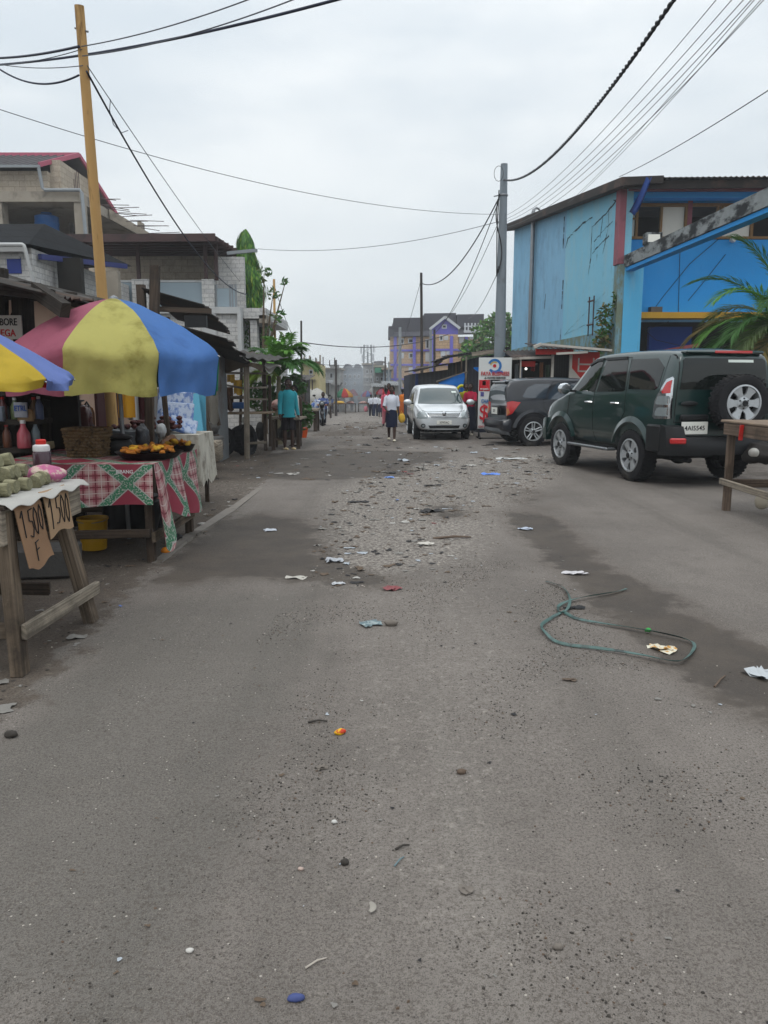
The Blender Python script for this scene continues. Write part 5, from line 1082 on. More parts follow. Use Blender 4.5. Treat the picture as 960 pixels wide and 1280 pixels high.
def loose(name, lab, cat, u0, v0, u1, v1, Y, d, m_, kind='box', **k):
    a_, b_ = P(u0, v1, Y), P(u1, v0, Y); c = V(((a_.x + b_.x) / 2, Y + d / 2, (a_.z + b_.z) / 2)); w, h = abs(b_.x - a_.x), b_.z - a_.z; mb = MB(m_)
    if kind == 'box':
        mb.box(c, (w, d, h), bev=min(w, d, h) * .08, jit=.006)
        for f in (-.28, .28): mb.box(c + V((0, 0, f * h)), (w * 1.02, d * 1.02, h * .05))
    elif kind == 'cloth': sheet(mb, lambda u, v: V((a_.x + w * u, Y + .04 * math.sin(u * 8 + a_.x * 9) * (.4 + v), b_.z - h * v * (1 - .08 * math.sin(u * 7)))), 12, 8, .006, m_, (0, -1, 0))
    elif kind == 'bag': mb.sphere(c, (w / 2, d / 2, h / 2), nu=18, nv=12, fn=lambda p_: V((p_.x * (1 + .25 * p_.z / h), p_.y, p_.z)) * (1 + .25 * noise.noise(p_ * (3 / max(w, .1)) + V((u0, 0, 0)))))
    elif kind == 'heap': mb.sphere(c, (w / 2, d / 2, h / 2), nu=20, nv=12, fn=lambda p_: V((p_.x, p_.y, max(p_.z, -h * .4))) * (1 + .3 * noise.noise(p_ * 8 + V((v0, 0, 0)))))
    return tag(mb.build(name, None, (c.x, c.y, c.z - h / 2), smooth=50), lab, cat)
M_yel = mat('yellow_packet', '#c29a2a', .6, .15, 7, .1, dirt='#7a6a2a', dirt_at=(.55, .75)); M_bluec = mat('blue_crate', '#2d568e', .6, .15, 7, .1); M_brn = mat('brown_goods', '#5d4433', .8, .3, 9, .3); M_dk = mat('dark_goods', '#2a2725', .85, .3, 9, .3); M_pinkg = mat('salted_meat', '#b5938a', .7, .35, 9, .3, dirt='#8b4038', dirt_at=(.5, .6), dscale=9)
loose('hanging_bag', 'yellow printed bag hanging inside the open stall', 'bag', 292, 475, 302, 493, 17.4, .1, M_yel, 'cloth'); loose('hanging_bag', 'pale yellow bag hanging high inside the open stall', 'bag', 284, 468, 293, 478, 17.5, .1, M_yel, 'cloth'); loose('crate', 'blue plastic crate on the stall shelf', 'crate', 291, 503, 304, 511, 17.2, .3, M_bluec); loose('goods_tray', 'pale tray resting on the stall shelf beside the blue crate', 'tray', 288, 495, 303, 499, 17.4, .3, GW)
loose('hanging_bag', 'dark brown sacking hanging at the back of the open stall', 'bag', 281, 484, 291, 514, 17.6, .12, M_brn, 'cloth'); loose('sack', 'dark sack slumped on the ground behind the stall', 'sack', 318, 528, 332, 552, 18.4, .4, M_dk, 'bag')
# table with red goods next to the stall
t = thing('wooden_table', 'grey vendor table by the palm, piled with pinkish goods', 'table', (X(352, 18.6), 18.9, 0)); zt_ = P(350, 523, 18.4).z
for (u, Y) in ((341, 18.3), (372, 18.6), (344, 19.2), (374, 19.5)): plank((X(u, Y), Y, zt_ - .03), (X(u, Y), Y, -.03), .09, .09, WD2, 'leg', t, (0, 1, 0))
a = MB(GW); a.box((X(357, 18.8), 18.85, zt_), (.86, .95, .05), rz=-.08, jit=.01); a.build('tabletop', t, smooth=0); plank((X(341, 18.3), 18.3, .25), (X(372, 18.6), 18.6, .25), .05, .06, WD2, 'rail', t)
loose('goods_heap', 'heap of pink and white goods on the table beside the palm', 'goods', 336, 500, 354, 514, 18.7, .5, M_pinkg, 'heap'); loose('sack', 'dark bundle under the pinkish goods table', 'sack', 345, 532, 362, 553, 19.0, .4, M_dk, 'bag'); loose('sack', 'green leafy bundle on the ground under the goods table', 'sack', 350, 528, 362, 541, 18.8, .3, M_lf2, 'bag')
g = G(379, 547); M_org = mat('orange_plastic', '#c9501a', .4, .1, 5, 0)
t = thing('bucket', 'orange bucket with red contents beside the standing man', 'bucket', (g.x, g.y, 0)); a = MB(M_org); a.lathe(g, [(.10, 0), (.15, .27), (.165, .275), (.165, .29), (.15, .29), (.14, .2), (.02, .19)], n=20); a.build('body', t); a = MB(M_redp); a.sphere((g.x, g.y, .24), (.13, .13, .06), nu=12, nv=8); a.build('contents', t)
g = G(372, 549); a = MB(M_black); a.lathe(g, [(.12, 0), (.15, .2), (.14, .3), (.13, .28), (.1, .05)], n=18); tag(a.build('basin', None, g), 'dark basin between the man and the orange bucket', 'basin')
t = thing('wooden_table', 'low pale wooden bench table behind the standing man', 'table', (X(384, 26), 26, 0)); zt_ = P(384, 512, 26).z
for dx in (-.3, .3):
    for dy in (-.4, .4): plank((X(384, 26) + dx, 26 + dy, zt_), (X(384, 26) + dx, 26 + dy, -.03), .12, .1, WD2, 'leg', t, (0, 1, 0))
a = MB(WPALE); a.box((X(384, 26), 26, zt_), (.8, 1.2, .06)); a.build('tabletop', t, smooth=0)
# leaning boards, sheets and clutter between the stalls
M_turq = mat('turquoise_board', '#4f93ac', .7, .12, 2, .1, dirt='#8d8c82', dirt_at=(.55, .68), dscale=2.5)
a = MB(M_turq); a.bar(P(236, 494, 13.0), P(243, 548, 12.6) - V((0, 0, .1)), .34, .04, up=(0, 1, 0)); c_ = G(243, 560); tag(a.build('leaning_board', None, (c_.x, 12.7, 0), smooth=0), 'peeling turquoise board leaning between the stalls', 'board')
a = MB(M_turq); R = None; p0 = P(236, 488, 13.2); p1 = P(256, 555, 12.8); a.prism([(0, 0), (.29, 0), (.31, .92), (.02, .95)], M_turq, (p0.x, 13.1, max(.02, p1.z)), depth=.03); tag(a.build('leaning_board', None, (p0.x, 13.1, 0), smooth=0), 'wider turquoise sheet standing behind the leaning board', 'board')
t = thing('propped_poles', 'two dark slanting poles propping the grey cloth beside the turquoise board', 'poles', (X(262, 14), 14, 0))
for (u0, v0, u1, v1, Y) in ((268, 556, 247, 490, 14.2), (274, 532, 265, 488, 14.6), (250, 548, 274, 545, 14.3)): a = MB(WD2); a.bar(P(u1, v1, Y), P(u0, v0, Y), .06, .06); a.build('pole', t, smooth=0)
loose('hanging_cloth', 'grey cloth hanging between the slanting poles', 'cloth', 257, 489, 272, 528, 14.5, .1, fabric('grey_cloth', '#77736b', .2), 'cloth'); loose('concrete_block', 'low concrete step beside the fringed stand', 'concrete block', 247, 548, 268, 566, 13.6, .8, M_conc); loose('sack', 'pale rubble sack under the open stall end', 'sack', 254, 530, 270, 544, 14.9, .5, M_conc, 'bag'); loose('sack', 'white sack slumped under the stall shelf', 'sack', 301, 520, 309, 532, 17.8, .3, F_wht, 'bag')
# more goods around the tables
loose('plastic_bag', 'dark plastic bag slumped against the dark post behind the snack tray', 'bag', 166, 532, 181, 566, 8.5, .25, mat('dark_plastic_bag', '#2b2b30', .35, .25, 8, .4), 'bag'); loose('plastic_bag', 'cloudy plastic bag hanging low beside the dark post', 'bag', 193, 530, 205, 548, 9.0, .15, mat('cloudy_plastic', '#9fa1a2', .4, .2, 8, .4), 'bag'); loose('sack', 'brown sack standing on the ground beside the fringed stand', 'sack', 196, 545, 218, 592, 8.9, .35, M_brn, 'bag'); loose('crate', 'worn grey wooden crate on the dirt beside the fringed stand', 'crate', 250, 552, 272, 578, 12.4, .4, GW)
for i, (u, v, col, lab) in enumerate(((5, 528, '#4a2424', 'dark red bottle'), (20, 528, '#4d5a3a', 'olive bottle'), (44, 528, '#5d4628', 'amber bottle'), (50, 528, '#3b4a6b', 'navy bottle'), (10, 563, '#5a3626', 'rust coloured bottle'), (46, 563, '#6f7f86', 'grey blue bottle'))):
    p = P(u, v, 7.5); p.z += .028; p.y = 7.5; t = thing('bottle', lab + (' on the upper plank of the dark shelf' if v < 540 else ' on the lower plank of the dark shelf'), 'bottle', p); hh_ = rnd(.8, 1.15); a = MB(mat('bottle_plastic', col, .3, .1, 6, 0, spec=.5)); a.lathe(p, [(.036, 0), (.04, .01), (.04, .13 * hh_), (.018, .18 * hh_), (.016, .20 * hh_)], n=14); a.build('body', t); a = MB(M_white if i % 2 else M_redp); a.lathe(p + V((0, 0, .20 * hh_)), [(.018, 0), (.018, .022), (.012, .025)], n=10); a.build('cap', t)
for u0, u1, v0, v1, col, lab in ((22, 40, 512, 527, '#8a7354', 'small brown carton on the upper plank of the dark shelf'), (-6, 2, 508, 527, '#6b7480', 'grey carton at the left of the dark shelf'), (52, 60, 553, 562, '#a89a72', 'pale carton at the end of the lower dark plank')): loose('carton', lab, 'carton', u0, v0, u1, v1, 7.42, .14, mat('carton', col, .8, .2, 6, .1))
# second shack: grey sheet walls and two black tin roofs
t = thing('market_shack', 'grey sheet walled shack with two black tin roofs between the umbrella and the open stall', 'shack', (-4.1, 15.8, 0)); Y0 = 15.4
a = MB(M_tinpale); corrugated(a, (-5.4, Y0, 0.0), (X(272, Y0) + 5.4, 0, 0), (0, 0, Z(440, Y0)), M_tinpale, .10, .014, .006); a.build('wall', t, smooth=60)
a = MB(M_tinpale); corrugated(a, (X(272, Y0), Y0, 0.0), (0, 1.0, 0), (0, 0, Z(440, Y0)), M_tinpale, .10, .014, .006); a.build('wall', t, smooth=60)
a = MB(M_tin); pA, pB = P(170, 392, 14.6), P(292, 426, 14.6); corrugated(a, (pA.x, 14.3, pA.z), (0, 2.2, -.45), (pB.x - pA.x, 0, pB.z - pA.z), M_tin, .1, .018, .008, .06); a.build('roof', t, smooth=60)
a = MB(M_tin); pA, pB = P(188, 364, 16.4), P(264, 385, 16.4); corrugated(a, (pA.x, 15.8, pA.z), (0, 2.6, -.4), (pB.x - pA.x, 0, pB.z - pA.z), M_tin, .1, .018, .008, .05); a.build('roof', t, smooth=60)
a = MB(WD2); a.bar(P(180, 440, 16), P(176, 356, 16), .16, .14); a.build('post', t, smooth=0); a = MB(WD2); a.bar(P(192, 440, 15.6), P(194, 332, 15.6), .17, .15); a.build('post', t, smooth=0); a = MB(WD2); a.bar(P(190, 386, 15.8), P(264, 389, 15.8), .08, .10); a.build('beam', t, smooth=0)
a = MB(M_black); a.box(P(245, 402, 15.3), (.42, .12, .22)); tag(a.build('meter_box', None, P(245, 408, 15.3), smooth=0), 'black box hanging under the shack roof', 'box')
# timber power pole
pA, pB = P(141, 560, 10.8), P(99, 7, 9.4); pA.z = -.1; pA = V((P(138, 400, 10.2).x - .08, 10.35, -.1))
M_pine = mat('pine_pole', '#b5905c', .8, .3, 3, .3, 20, stretch=(1, 1, .12), dirt='#4a3722', dirt_at=(.56, .72), dscale=2.4, dstretch=(3, 3, .25))
t = thing('power_pole', 'leaning yellow timber power pole rising behind the big umbrella', 'power pole', pA)
a = MB(M_pine); a.tube([pA, pA.lerp(pB, .5), pB], [.078, .064, .052], n=14); a.build('pole', t)
a = MB(M_steel); a.tube([pB.lerp(pA, .04) + V((-.07, 0, .02)), pB.lerp(pA, .04) + V((.08, 0, -.02))], .012, n=6); a.build('bracket', t)
POLE1 = pB
# ------------------------------------------------------------------ left houses
def stone_mat(name, a, b_, mortar, scale, w=.6, h=.25, rough=.9, var=.3, msize=.02):
    m, nt, b, oc, tc = newmat(name); v = nt.mapping(oc, (1, 1, 1)); sp = nt.sep(v)
    cx = nt.new('ShaderNodeCombineXYZ'); nt.put(cx.inputs[0], nt.math('ADD', sp[0], sp[1])); nt.put(cx.inputs[1], sp[2])
    br = nt.new('ShaderNodeTexBrick'); nt.put(br.inputs['Vector'], cx.outputs[0]); br.inputs['Color1'].default_value = c4(S(a)); br.inputs['Color2'].default_value = c4(S(b_)); br.inputs['Mortar'].default_value = c4(S(mortar))
    br.inputs['Scale'].default_value = scale; br.inputs['Brick Width'].default_value = w; br.inputs['Row Height'].default_value = h; br.inputs['Mortar Size'].default_value = msize; br.inputs['Mortar Smooth'].default_value = .3; br.offset_frequency = 2
    n = nt.noise(oc, 3, 6, .65); c = nt.mix(nt.math('MULTIPLY', nt.ramp(n, .4, .75), .45), br.outputs[0], tuple(x * .45 for x in S(a))); c = nt.mix(nt.math('MULTIPLY', nt.ramp(nt.noise(oc, 18, 4, .7), .45, .7), .35), c, tuple(min(1, x * 1.35) for x in S(a)))
    nt.put(b.inputs['Base Color'], c); b.inputs['Roughness'].default_value = rough; b.inputs['Specular IOR Level'].default_value = .12; h_ = nt.math('ADD', nt.math('MULTIPLY', br.outputs[1], -1), nt.math('MULTIPLY', nt.noise(oc, 25, 4), .5)); nt.put(b.inputs['Normal'], nt.bump(h_, .5, .02)); return m
M_stone = stone_mat('stone_cladding', '#cbc9c5', '#b6b5b5', '#9d9c9c', 1.6, .42, .2, msize=.018); M_block = stone_mat('bare_blockwork', '#b3a797', '#a3988a', '#8f8578', 1.0, .42, .21, msize=.012)
M_cem = mat('bare_cement', '#928a7e', .9, .2, 2, .25, dirt='#57504a', dirt_at=(.5, .75), dscale=1.3); M_cemd = mat('dark_cement', '#59534d', .9, .2, 2, .25, dirt='#37332f', dirt_at=(.5, .7))
M_wpl = mat('white_plaster', '#b5b6b6', .85, .1, 2, .1, dirt='#8a8884', dirt_at=(.55, .8)); M_rail = mat('frosted_glass_rail', '#8b9aa3', .35, .08, 2, 0, spec=.5); M_maroon = mat('maroon_steel', '#43302f', .6, .2, 4, .1, dirt='#2a2222', dirt_at=(.5, .7))
M_zinc = mat('grey_zinc_roof', '#6d6a6c', .5, .15, 2, .1, metal=.3, dirt='#55504f', dirt_at=(.5, .75)); M_pinkt = mat('pink_roof_trim', '#a9566a', .6, .1, 4, 0); M_pipe = mat('grey_pipe', '#83888c', .5, .1, 5, 0); M_bluet = mat('blue_tank', '#1f5590', .5, .15, 3, .05); M_void = mat('interior_shade_paint', '#24221f', .95, .2, 3, 0)  # M_void: near-black colour painting the shade behind openings and inside rooms
M_shin = stone_mat('dark_roof_tiles', '#1b1d20', '#151619', '#0c0d0e', 1.0, .5, .3, .95)
def box2(name, root, x0, x1, y0, y1, z0, z1, m_, jit=0.): a = MB(m_); a.box(((x0 + x1) / 2, (y0 + y1) / 2, (z0 + z1) / 2), (abs(x1 - x0), abs(y1 - y0), abs(z1 - z0)), jit=jit); return a.build(name, root, smooth=0)
# stone clad house, roof terrace under a steel canopy
Y = 24.0; xx = lambda u, z=4.: X(u, Y, z); zz = lambda v: Z(v, Y)
t = thing('stone_house', 'grey stone clad two storey house with a maroon steel canopy over its roof terrace', 'house', (-7, 27, 0))
x0, x1 = -12.0, xx(299, 3)
box2('wall', t, x0, x1, Y, 31, 0, zz(388) - .1, M_stone); box2('slab', t, x0 - .05, x1 + .06, Y - .12, 31.1, zz(388) - .1, zz(385) + .02, M_wpl)
box2('pilaster', t, xx(253), xx(270), Y - .1, Y + .2, 1.5, zz(386) - .1, M_wpl); box2('pilaster', t, xx(297), xx(301.5), Y - .14, Y + .2, 0, zz(386) - .1, M_wpl)
# terrace back wall, rails, parapet pillars
box2('terrace_wall', t, x0, xx(297), Y + 2.8, Y + 3.0, zz(386), Z(319, Y + 2.8), M_block); box2('terrace_wall', t, xx(262, 5), xx(298.5, 5), Y + .9, Y + 1.1, zz(386), Z(321, Y + .9), M_stone)
for u0, u1 in ((66, 84), (107, 122), (166, 187), (253, 268)): box2('pillar', t, xx(u0), xx(u1), Y - .02, Y + .3, zz(386), zz(349), M_stone)
for u0, u1 in ((20, 66), (84, 107), (122, 166), (187, 253)):
    f = box2('railing', t, xx(u0) + .02, xx(u1) - .02, Y + .1, Y + .14, zz(384), zz(352.5), M_rail); a = MB(M_wpl); a.bar((xx(u0) + .02, Y + .12, zz(351)), (xx(u1) - .02, Y + .12, zz(351)), .07, .06); a.build('handrail', t, smooth=0)
box2('railing', t, xx(270) + .02, xx(294), Y + .1, Y + .14, zz(383), zz(360), M_rail)
for u in (270, 287, 290, 294): a = MB(M_pipe); a.tube([(xx(u), Y + .12, zz(386)), (xx(u), Y + .12, zz(355))], .035, n=8); a.build('post', t)
zr = zz(304)
for k in range(7): a = MB(M_maroon); a.bar((xx(97), Y - .6 + .55 * k, zr - .02 + .02 * k), (xx(281 + 1.5 * k), Y - .6 + .55 * k, zr + .02 * k), .08, .10); a.build('purlin', t, smooth=0)
a = MB(M_maroon); corrugated(a, (xx(97), Y - .7, zr + .07), (xx(279) - xx(97), 0, 0), (0, 3.9, .18), M_maroon, .15, .014, .006); a.build('canopy_roof', t, smooth=60)
a = MB(M_maroon); a.bar((xx(97), Y - .7, zr + .02), (xx(278), Y - .7, zr + .04), .05, .22); a.build('fascia', t, smooth=0)
for u, v in ((109, 360), (174, 352), (258, 348), (271, 350)): a = MB(M_maroon); a.bar((xx(u), Y + .1, zz(v)), (xx(u), Y + .1, zr), .10, .10); a.build('post', t, smooth=0)
for k in range(5): a = MB(M_maroon); a.bar((xx(262) + .0, Y + .2 + .45 * k, zr - .1), (xx(284 - 2 * k), Y + .2 + .45 * k, zr - .06), .05, .05); a.build('purlin', t, smooth=0)
box2('water_tank', t, xx(160), xx(172), Y + 3.2, Y + 3.9, zr + .1, zr + .32, mat('green_tank', '#4d6b62', .6, .2, 4, 0))
a = MB(M_pipe); a.bar((xx(288), Y - .2, zz(318)), (xx(326), Y - .5, zz(316.5)), .09, .09); a.build('beam', t, smooth=0)
for i in range(6): a = MB(M_cemd); u = 175 + rnd(0, 60); a.tube([(xx(u), Y + 3, zr + .1), (xx(u) + rnd(-.1, .1), Y + 3, zr + rnd(.35, .55))], .012, n=5); a.build('rebar', t)
# narrower tower at its right
box2('wall', t, xx(299.5), xx(327), Y + .6, 30, 0, Z(436, Y + .6), M_stone); box2('lintel', t, xx(299.5), xx(329), Y + .5, 30, Z(398, Y + .5), Z(385, Y + .5), M_stone)
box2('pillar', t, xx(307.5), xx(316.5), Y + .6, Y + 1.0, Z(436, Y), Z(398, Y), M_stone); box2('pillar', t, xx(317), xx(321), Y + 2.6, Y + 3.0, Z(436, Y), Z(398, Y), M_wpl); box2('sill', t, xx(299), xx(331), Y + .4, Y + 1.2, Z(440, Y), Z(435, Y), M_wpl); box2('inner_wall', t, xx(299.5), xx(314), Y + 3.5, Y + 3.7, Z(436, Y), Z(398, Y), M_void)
box2('corner_bracket', t, xx(320), xx(330), Y + .5, Y + 1.4, Z(402, Y), Z(392, Y), M_cem)
for u, yy, v, r, n, lab in ((303, .9, 418, (.14, .2, .9), 150, 'green climbing plant in the left opening of the stone house tower'), (322, 1.2, 428, (.16, .3, .6), 120, 'leafy plant low in the right opening of the stone house tower')):
    cr = MB(M_lf2); leaf_clump(cr, (xx(u), Y + yy, Z(v, Y)), r, n, .07, [M_lf2, M_lf3]); tag(cr.build('climbing_plant', None, (xx(u), Y + yy, 2), smooth=0, recalc=False), lab, 'plant')
# unfinished three storey house with the pink edged zinc roof
Y = 30.0
t = thing('unfinished_house', 'unfinished concrete house with a pink edged zinc roof and bare columns', 'house', (-15, 34, 0)); x1 = xx(101, 7); zs = Z(239, Y); zb = Z(252, Y)
xx = lambda u, z=7.: X(u, Y, z); zz = lambda v: Z(v, Y); 
box2('slab', t, -24, xx(102), Y, 38, zb, zs, M_cem); box2('wall', t, -24, xx(60), Y + .3, 36, zs, zz(211) , M_block); box2('gable_wall', t, xx(60), xx(73), Y + .6, Y + 5, zs, zz(194), M_block)
a = MB(M_zinc); pA, pB, pC, pD = V((-24, Y - .1, zz(208))), V((xx(57), Y - .1, zz(208))), V((xx(73), Y + 2.6, zz(181.5) + .35)), V((-24, Y + 2.6, zz(181.5) + .35))
k = 40
for i in range(k):
    f0, f1 = i / k, (i + 1) / k; a.pts([pA.lerp(pB, f0), pA.lerp(pB, f1), pD.lerp(pC, f1), pD.lerp(pC, f0)]); q = pA.lerp(pB, f0); w_ = pD.lerp(pC, f0); a.bar(q + V((0, 0, .02)), w_ + V((0, 0, .02)), .04, .06)
bk = V((-24, Y + 6.6, zs)); a.pts([pD, pC, V((xx(93), Y + 5.2, zs + .1)), V((-24, Y + 5.2, zs + .1))]); a.build('roof', t, smooth=0)
for p, q, w in ((pB, pC, .16), (pC, V((xx(93), Y + 5.2, zs + .1)), .14), (pD, pC, .16)): a = MB(M_pinkt); a.bar(p + V((0, -.03, .03)), q + V((0, -.03, .03)), .08, w); a.build('roof_trim', t, smooth=0)
a = MB(M_pipe); a.bar(pA + V((0, -.1, -.05)), pB + V((.05, -.1, -.05)), .09, .09); a.build('gutter', t, smooth=0); a = MB(M_pipe); a.tube([pB + V((0, -.1, -.1)), (xx(59), Y - .12, zz(236)), (xx(62), Y - .12, zz(238.5)), (xx(105), Y - .12, zz(238.5)), (xx(107), Y - .12, zz(242)), (xx(109), Y - .12, zz(305))], .065, n=8); a.build('downpipe', t)
for u0, u1, yy in ((94, 104, 0), (-4, 4, 0), (136, 141, 3.5)): box2('column', t, xx(u0), xx(u1), Y + .05 + yy, Y + .55 + yy, 0, zb, M_cem)
box2('slab', t, -24, xx(52), Y + .1, 38, zz(297), zz(291), M_cem); box2('wall', t, xx(50), xx(92), Y + 1.2, Y + 1.4, 0, zz(300), M_cemd); box2('lower_wall', t, -24, xx(50), Y + .3, Y + .5, 0, zz(297), M_cem)
a = MB(M_cemd); a.prism([(0, 0), (3.2, -1.6), (3.2, -1.9), (0, -.5)], M_cemd, (xx(45), Y + 1.0, zz(292)), depth=-1.); a.build('stair', t, smooth=0)
for u, v0, v1 in ((64, 280, 312), (73, 280, 312), (80, 282, 318)): a = MB(M_cemd); a.bar((xx(u), Y + 2, zz(v0 - 15)), (xx(u + 2), Y + 2, zz(v1)), .14, .14); a.build('prop', t, smooth=0)
for q in range(3): a = MB(WD2); a.bar((xx(66 + 3 * q), Y + .8, zz(286 + 4 * q)), (xx(78 + 3 * q), Y + .8, zz(316 + 2 * q)), .2, .06); a.build('board', t, smooth=0)
box2('back_wall', t, -24, xx(93), 37.6, 37.9, zz(262), zb, M_cemd)
a = MB(M_cemd); pS = [(xx(104), Y + 1.0, zb + .05), (xx(104), Y + 1.0, zs - .1), (xx(136), Y + 3.2, Z(272, Y + 3.2)), (xx(136), Y + 3.2, Z(279, Y + 3.2))]; a.prism([(0, 0), (0, .4), (1.6, -.55), (1.6, -.85)], M_cem, (xx(104), Y + 3, zb), depth=-4.); a.build('sloping_slab', t, smooth=0)
for i in range(16): a = MB(M_maroon); f = i / 15; p = V((xx(104) + 1.55 * f, Y + 1.0 + 2 * f, zs - .15 - .95 * f + rnd(0, .25))); a.tube([p, p + V((rnd(.6, 1.5), rnd(-.2, .3), rnd(-.15, .1)))], .014, n=4); a.build('rebar', t)
for i in range(4): a = MB(M_maroon); p = V((xx(93 + 2 * i), Y + .3, zs)); a.tube([p, p + V((0, 0, rnd(.4, .9)))], .014, n=4); a.build('rebar', t)
t2 = thing('water_tank', 'blue water tank under the bare slab of the unfinished house', 'tank', (xx(43), Y + 1.2, zz(291))); a = MB(M_bluet); a.lathe((xx(43), Y + 1.2, zz(291)), [(.42, 0), (.44, .05), (.44, .5), (.46, .55), (.44, .6), (.44, zz(259) - zz(291) - .1), (.2, zz(259) - zz(291))], n=24); a.build('body', t2); a = MB(M_bluet); a.lathe((xx(43), Y + 1.2, zz(259)), [(.2, -.02), (.2, .05), (.02, .07)], n=16); a.build('lid', t2)
# hip roofed house with white gutters and blue shutters
Y = 17.5; xx = lambda u, z=3.8: X(u, Y, z); zz = lambda v: Z(v, Y)
t = thing('hip_roof_house', 'white house with a dark tiled hip roof and white gutters behind the shack', 'house', (-10, 20, 0))
box2('wall', t, -14, xx(42), Y, 24, 0, zz(310), M_stone); a = MB(M_shin); ax = xx(8); pk = V((ax, Y + 2.2, zz(281) + .45))
a.pts([V((-14, Y - .3, zz(308))), V((xx(46), Y - .3, zz(308))), pk, V((-14, Y + 2.2, pk.z))]); a.pts([V((xx(46), Y - .3, zz(308))), V((xx(84), Y + 4.6, Z(333, Y + 4.6))), pk]); a.pts([pk, V((xx(84), Y + 4.6, Z(333, Y + 4.6))), V((-14, Y + 4.6, pk.z - .9)), V((-14, Y + 2.2, pk.z))]); a.build('roof', t, smooth=0)
a = MB(M_wpl); a.tube([(-14, Y - .38, zz(309.5)), (xx(41), Y - .38, zz(309.5)), (xx(43), Y - .38, zz(311)), (xx(44.5), Y - .38, zz(318)), (xx(46.5), Y - .2, zz(355))], .04, n=8); a.build('gutter', t)
a = MB(M_wpl); a.bar((-14, Y - .25, zz(314)), (xx(42), Y - .25, zz(314)), .04, .10); a.build('fascia', t, smooth=0)
f = box2('window', t, xx(11), xx(28), Y - .03, Y + .1, zz(342), zz(322), mat('blue_shutter', '#2c3d86', .6, .15, 6, .1)); a = MB(M_wpl); a.bar((xx(11), Y - .04, zz(322)), (xx(28), Y - .04, zz(322)), .05, .06); a.build('frame', f, smooth=0)
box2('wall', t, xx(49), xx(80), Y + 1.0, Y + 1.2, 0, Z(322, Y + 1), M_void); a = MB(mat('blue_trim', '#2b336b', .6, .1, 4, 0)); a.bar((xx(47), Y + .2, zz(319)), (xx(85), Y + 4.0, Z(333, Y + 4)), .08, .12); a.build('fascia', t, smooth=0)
box2('side_wall', t, xx(78), xx(100), Y + 2.5, Y + 2.7, 0, Z(338, Y + 2.5), M_cem)
# ------------------------------------------------------------------ right side: blue building, kiosk, sign, shacks, poles
def blue_wall(name, a, b_, stain, stretch=(1, 1, .12), amt=(.5, .72), amt2=.8, moss='#3c4436'):
    m, nt, b, oc, tc = newmat(name); n = nt.noise(nt.mapping(oc, stretch), 2.2, 7, .7); n2 = nt.noise(oc, 1.1, 6, .65); n3 = nt.noise(nt.mapping(oc, (2, 2, .25)), 4.5, 6, .75)
    c = nt.mix(n2, S(a), S(b_)); c = nt.mix(nt.math('MULTIPLY', nt.ramp(n, *amt), amt2), c, S(stain)); c = nt.mix(nt.math('MULTIPLY', nt.ramp(n3, .62, .7), .7), c, S(moss)); nt.put(b.inputs['Base Color'], c); b.inputs['Roughness'].default_value = .85; b.inputs['Specular IOR Level'].default_value = .2
    nt.put(b.inputs['Normal'], nt.bump(nt.noise(oc, 20, 5), .2, .02)); return m
M_bw_fade = blue_wall('faded_blue_plaster', '#74a6c6', '#8ab5ce', '#6a8aa6', (1, 1, .4), amt=(.46, .7), amt2=.55, moss='#566a7c'); M_bw_side = blue_wall('blue_plaster', '#74b2cc', '#86bfd4', '#94b4bd', (1, 1, .3), amt=(.46, .72), amt2=.6)
M_bw_front = blue_wall('bright_blue_plaster', '#2a8cd6', '#379be0', '#3c86c0', amt=(.55, .9), amt2=.5, moss='#1d5f9c'); M_bw_col = blue_wall('light_blue_plaster', '#4aa3d2', '#61b2d8', '#7fb3cc', moss='#56777f'); M_bw_wet = blue_wall('mossy_blue_plaster', '#5f93ad', '#7d9aa0', '#6d7257', (1, 1, .5), (.42, .58), .85, '#3f4532')
M_rose = mat('rose_paint', '#8d5560', .85, .15, 3, .1, dirt='#5f4247', dirt_at=(.5, .72)); M_beam = mat('mossy_concrete_beam', '#84898a', .95, .35, 4, .4, dirt='#24272a', dirt_at=(.44, .6), dscale=3.2, dstretch=(1, .4, 1)); M_yled = mat('yellow_ledge', '#b48a2a', .8, .2, 3, .1, dirt='#6e5a2c', dirt_at=(.55, .75)); M_wfr = mat('wooden_window_frame', '#8a6a44', .7, .25, 5, .2, stretch=(1, 1, .2)); M_pane = mat('white_shutter_board', '#dfddd4', .5, .04, 2, 0); M_crk = mat('crack_grime', '#34454f', .95, .2, 6, 0)
M_rtin = mat('rusty_dark_roof', '#2a2523', .8, .3, 4, .2, dirt='#4d3c34', dirt_at=(.5, .7))
t = thing('blue_building', 'tall weathered blue two storey building with wood framed windows and a dark tin roof', 'building', (9, 27, 0))
C0 = V((X(776, 24, 5), 24.0, 0)); C1 = V((X(642, 34, 5), 34.0, 0)); n_ = (C1 - C0).normalized(); out = V((-n_.y, n_.x, 0)); out = out if out.x < 0 else -out
zt0, zt1 = Z(236, 24), Z(283, 34); zb0, zb1 = Z(411, 24), Z(437, 34)
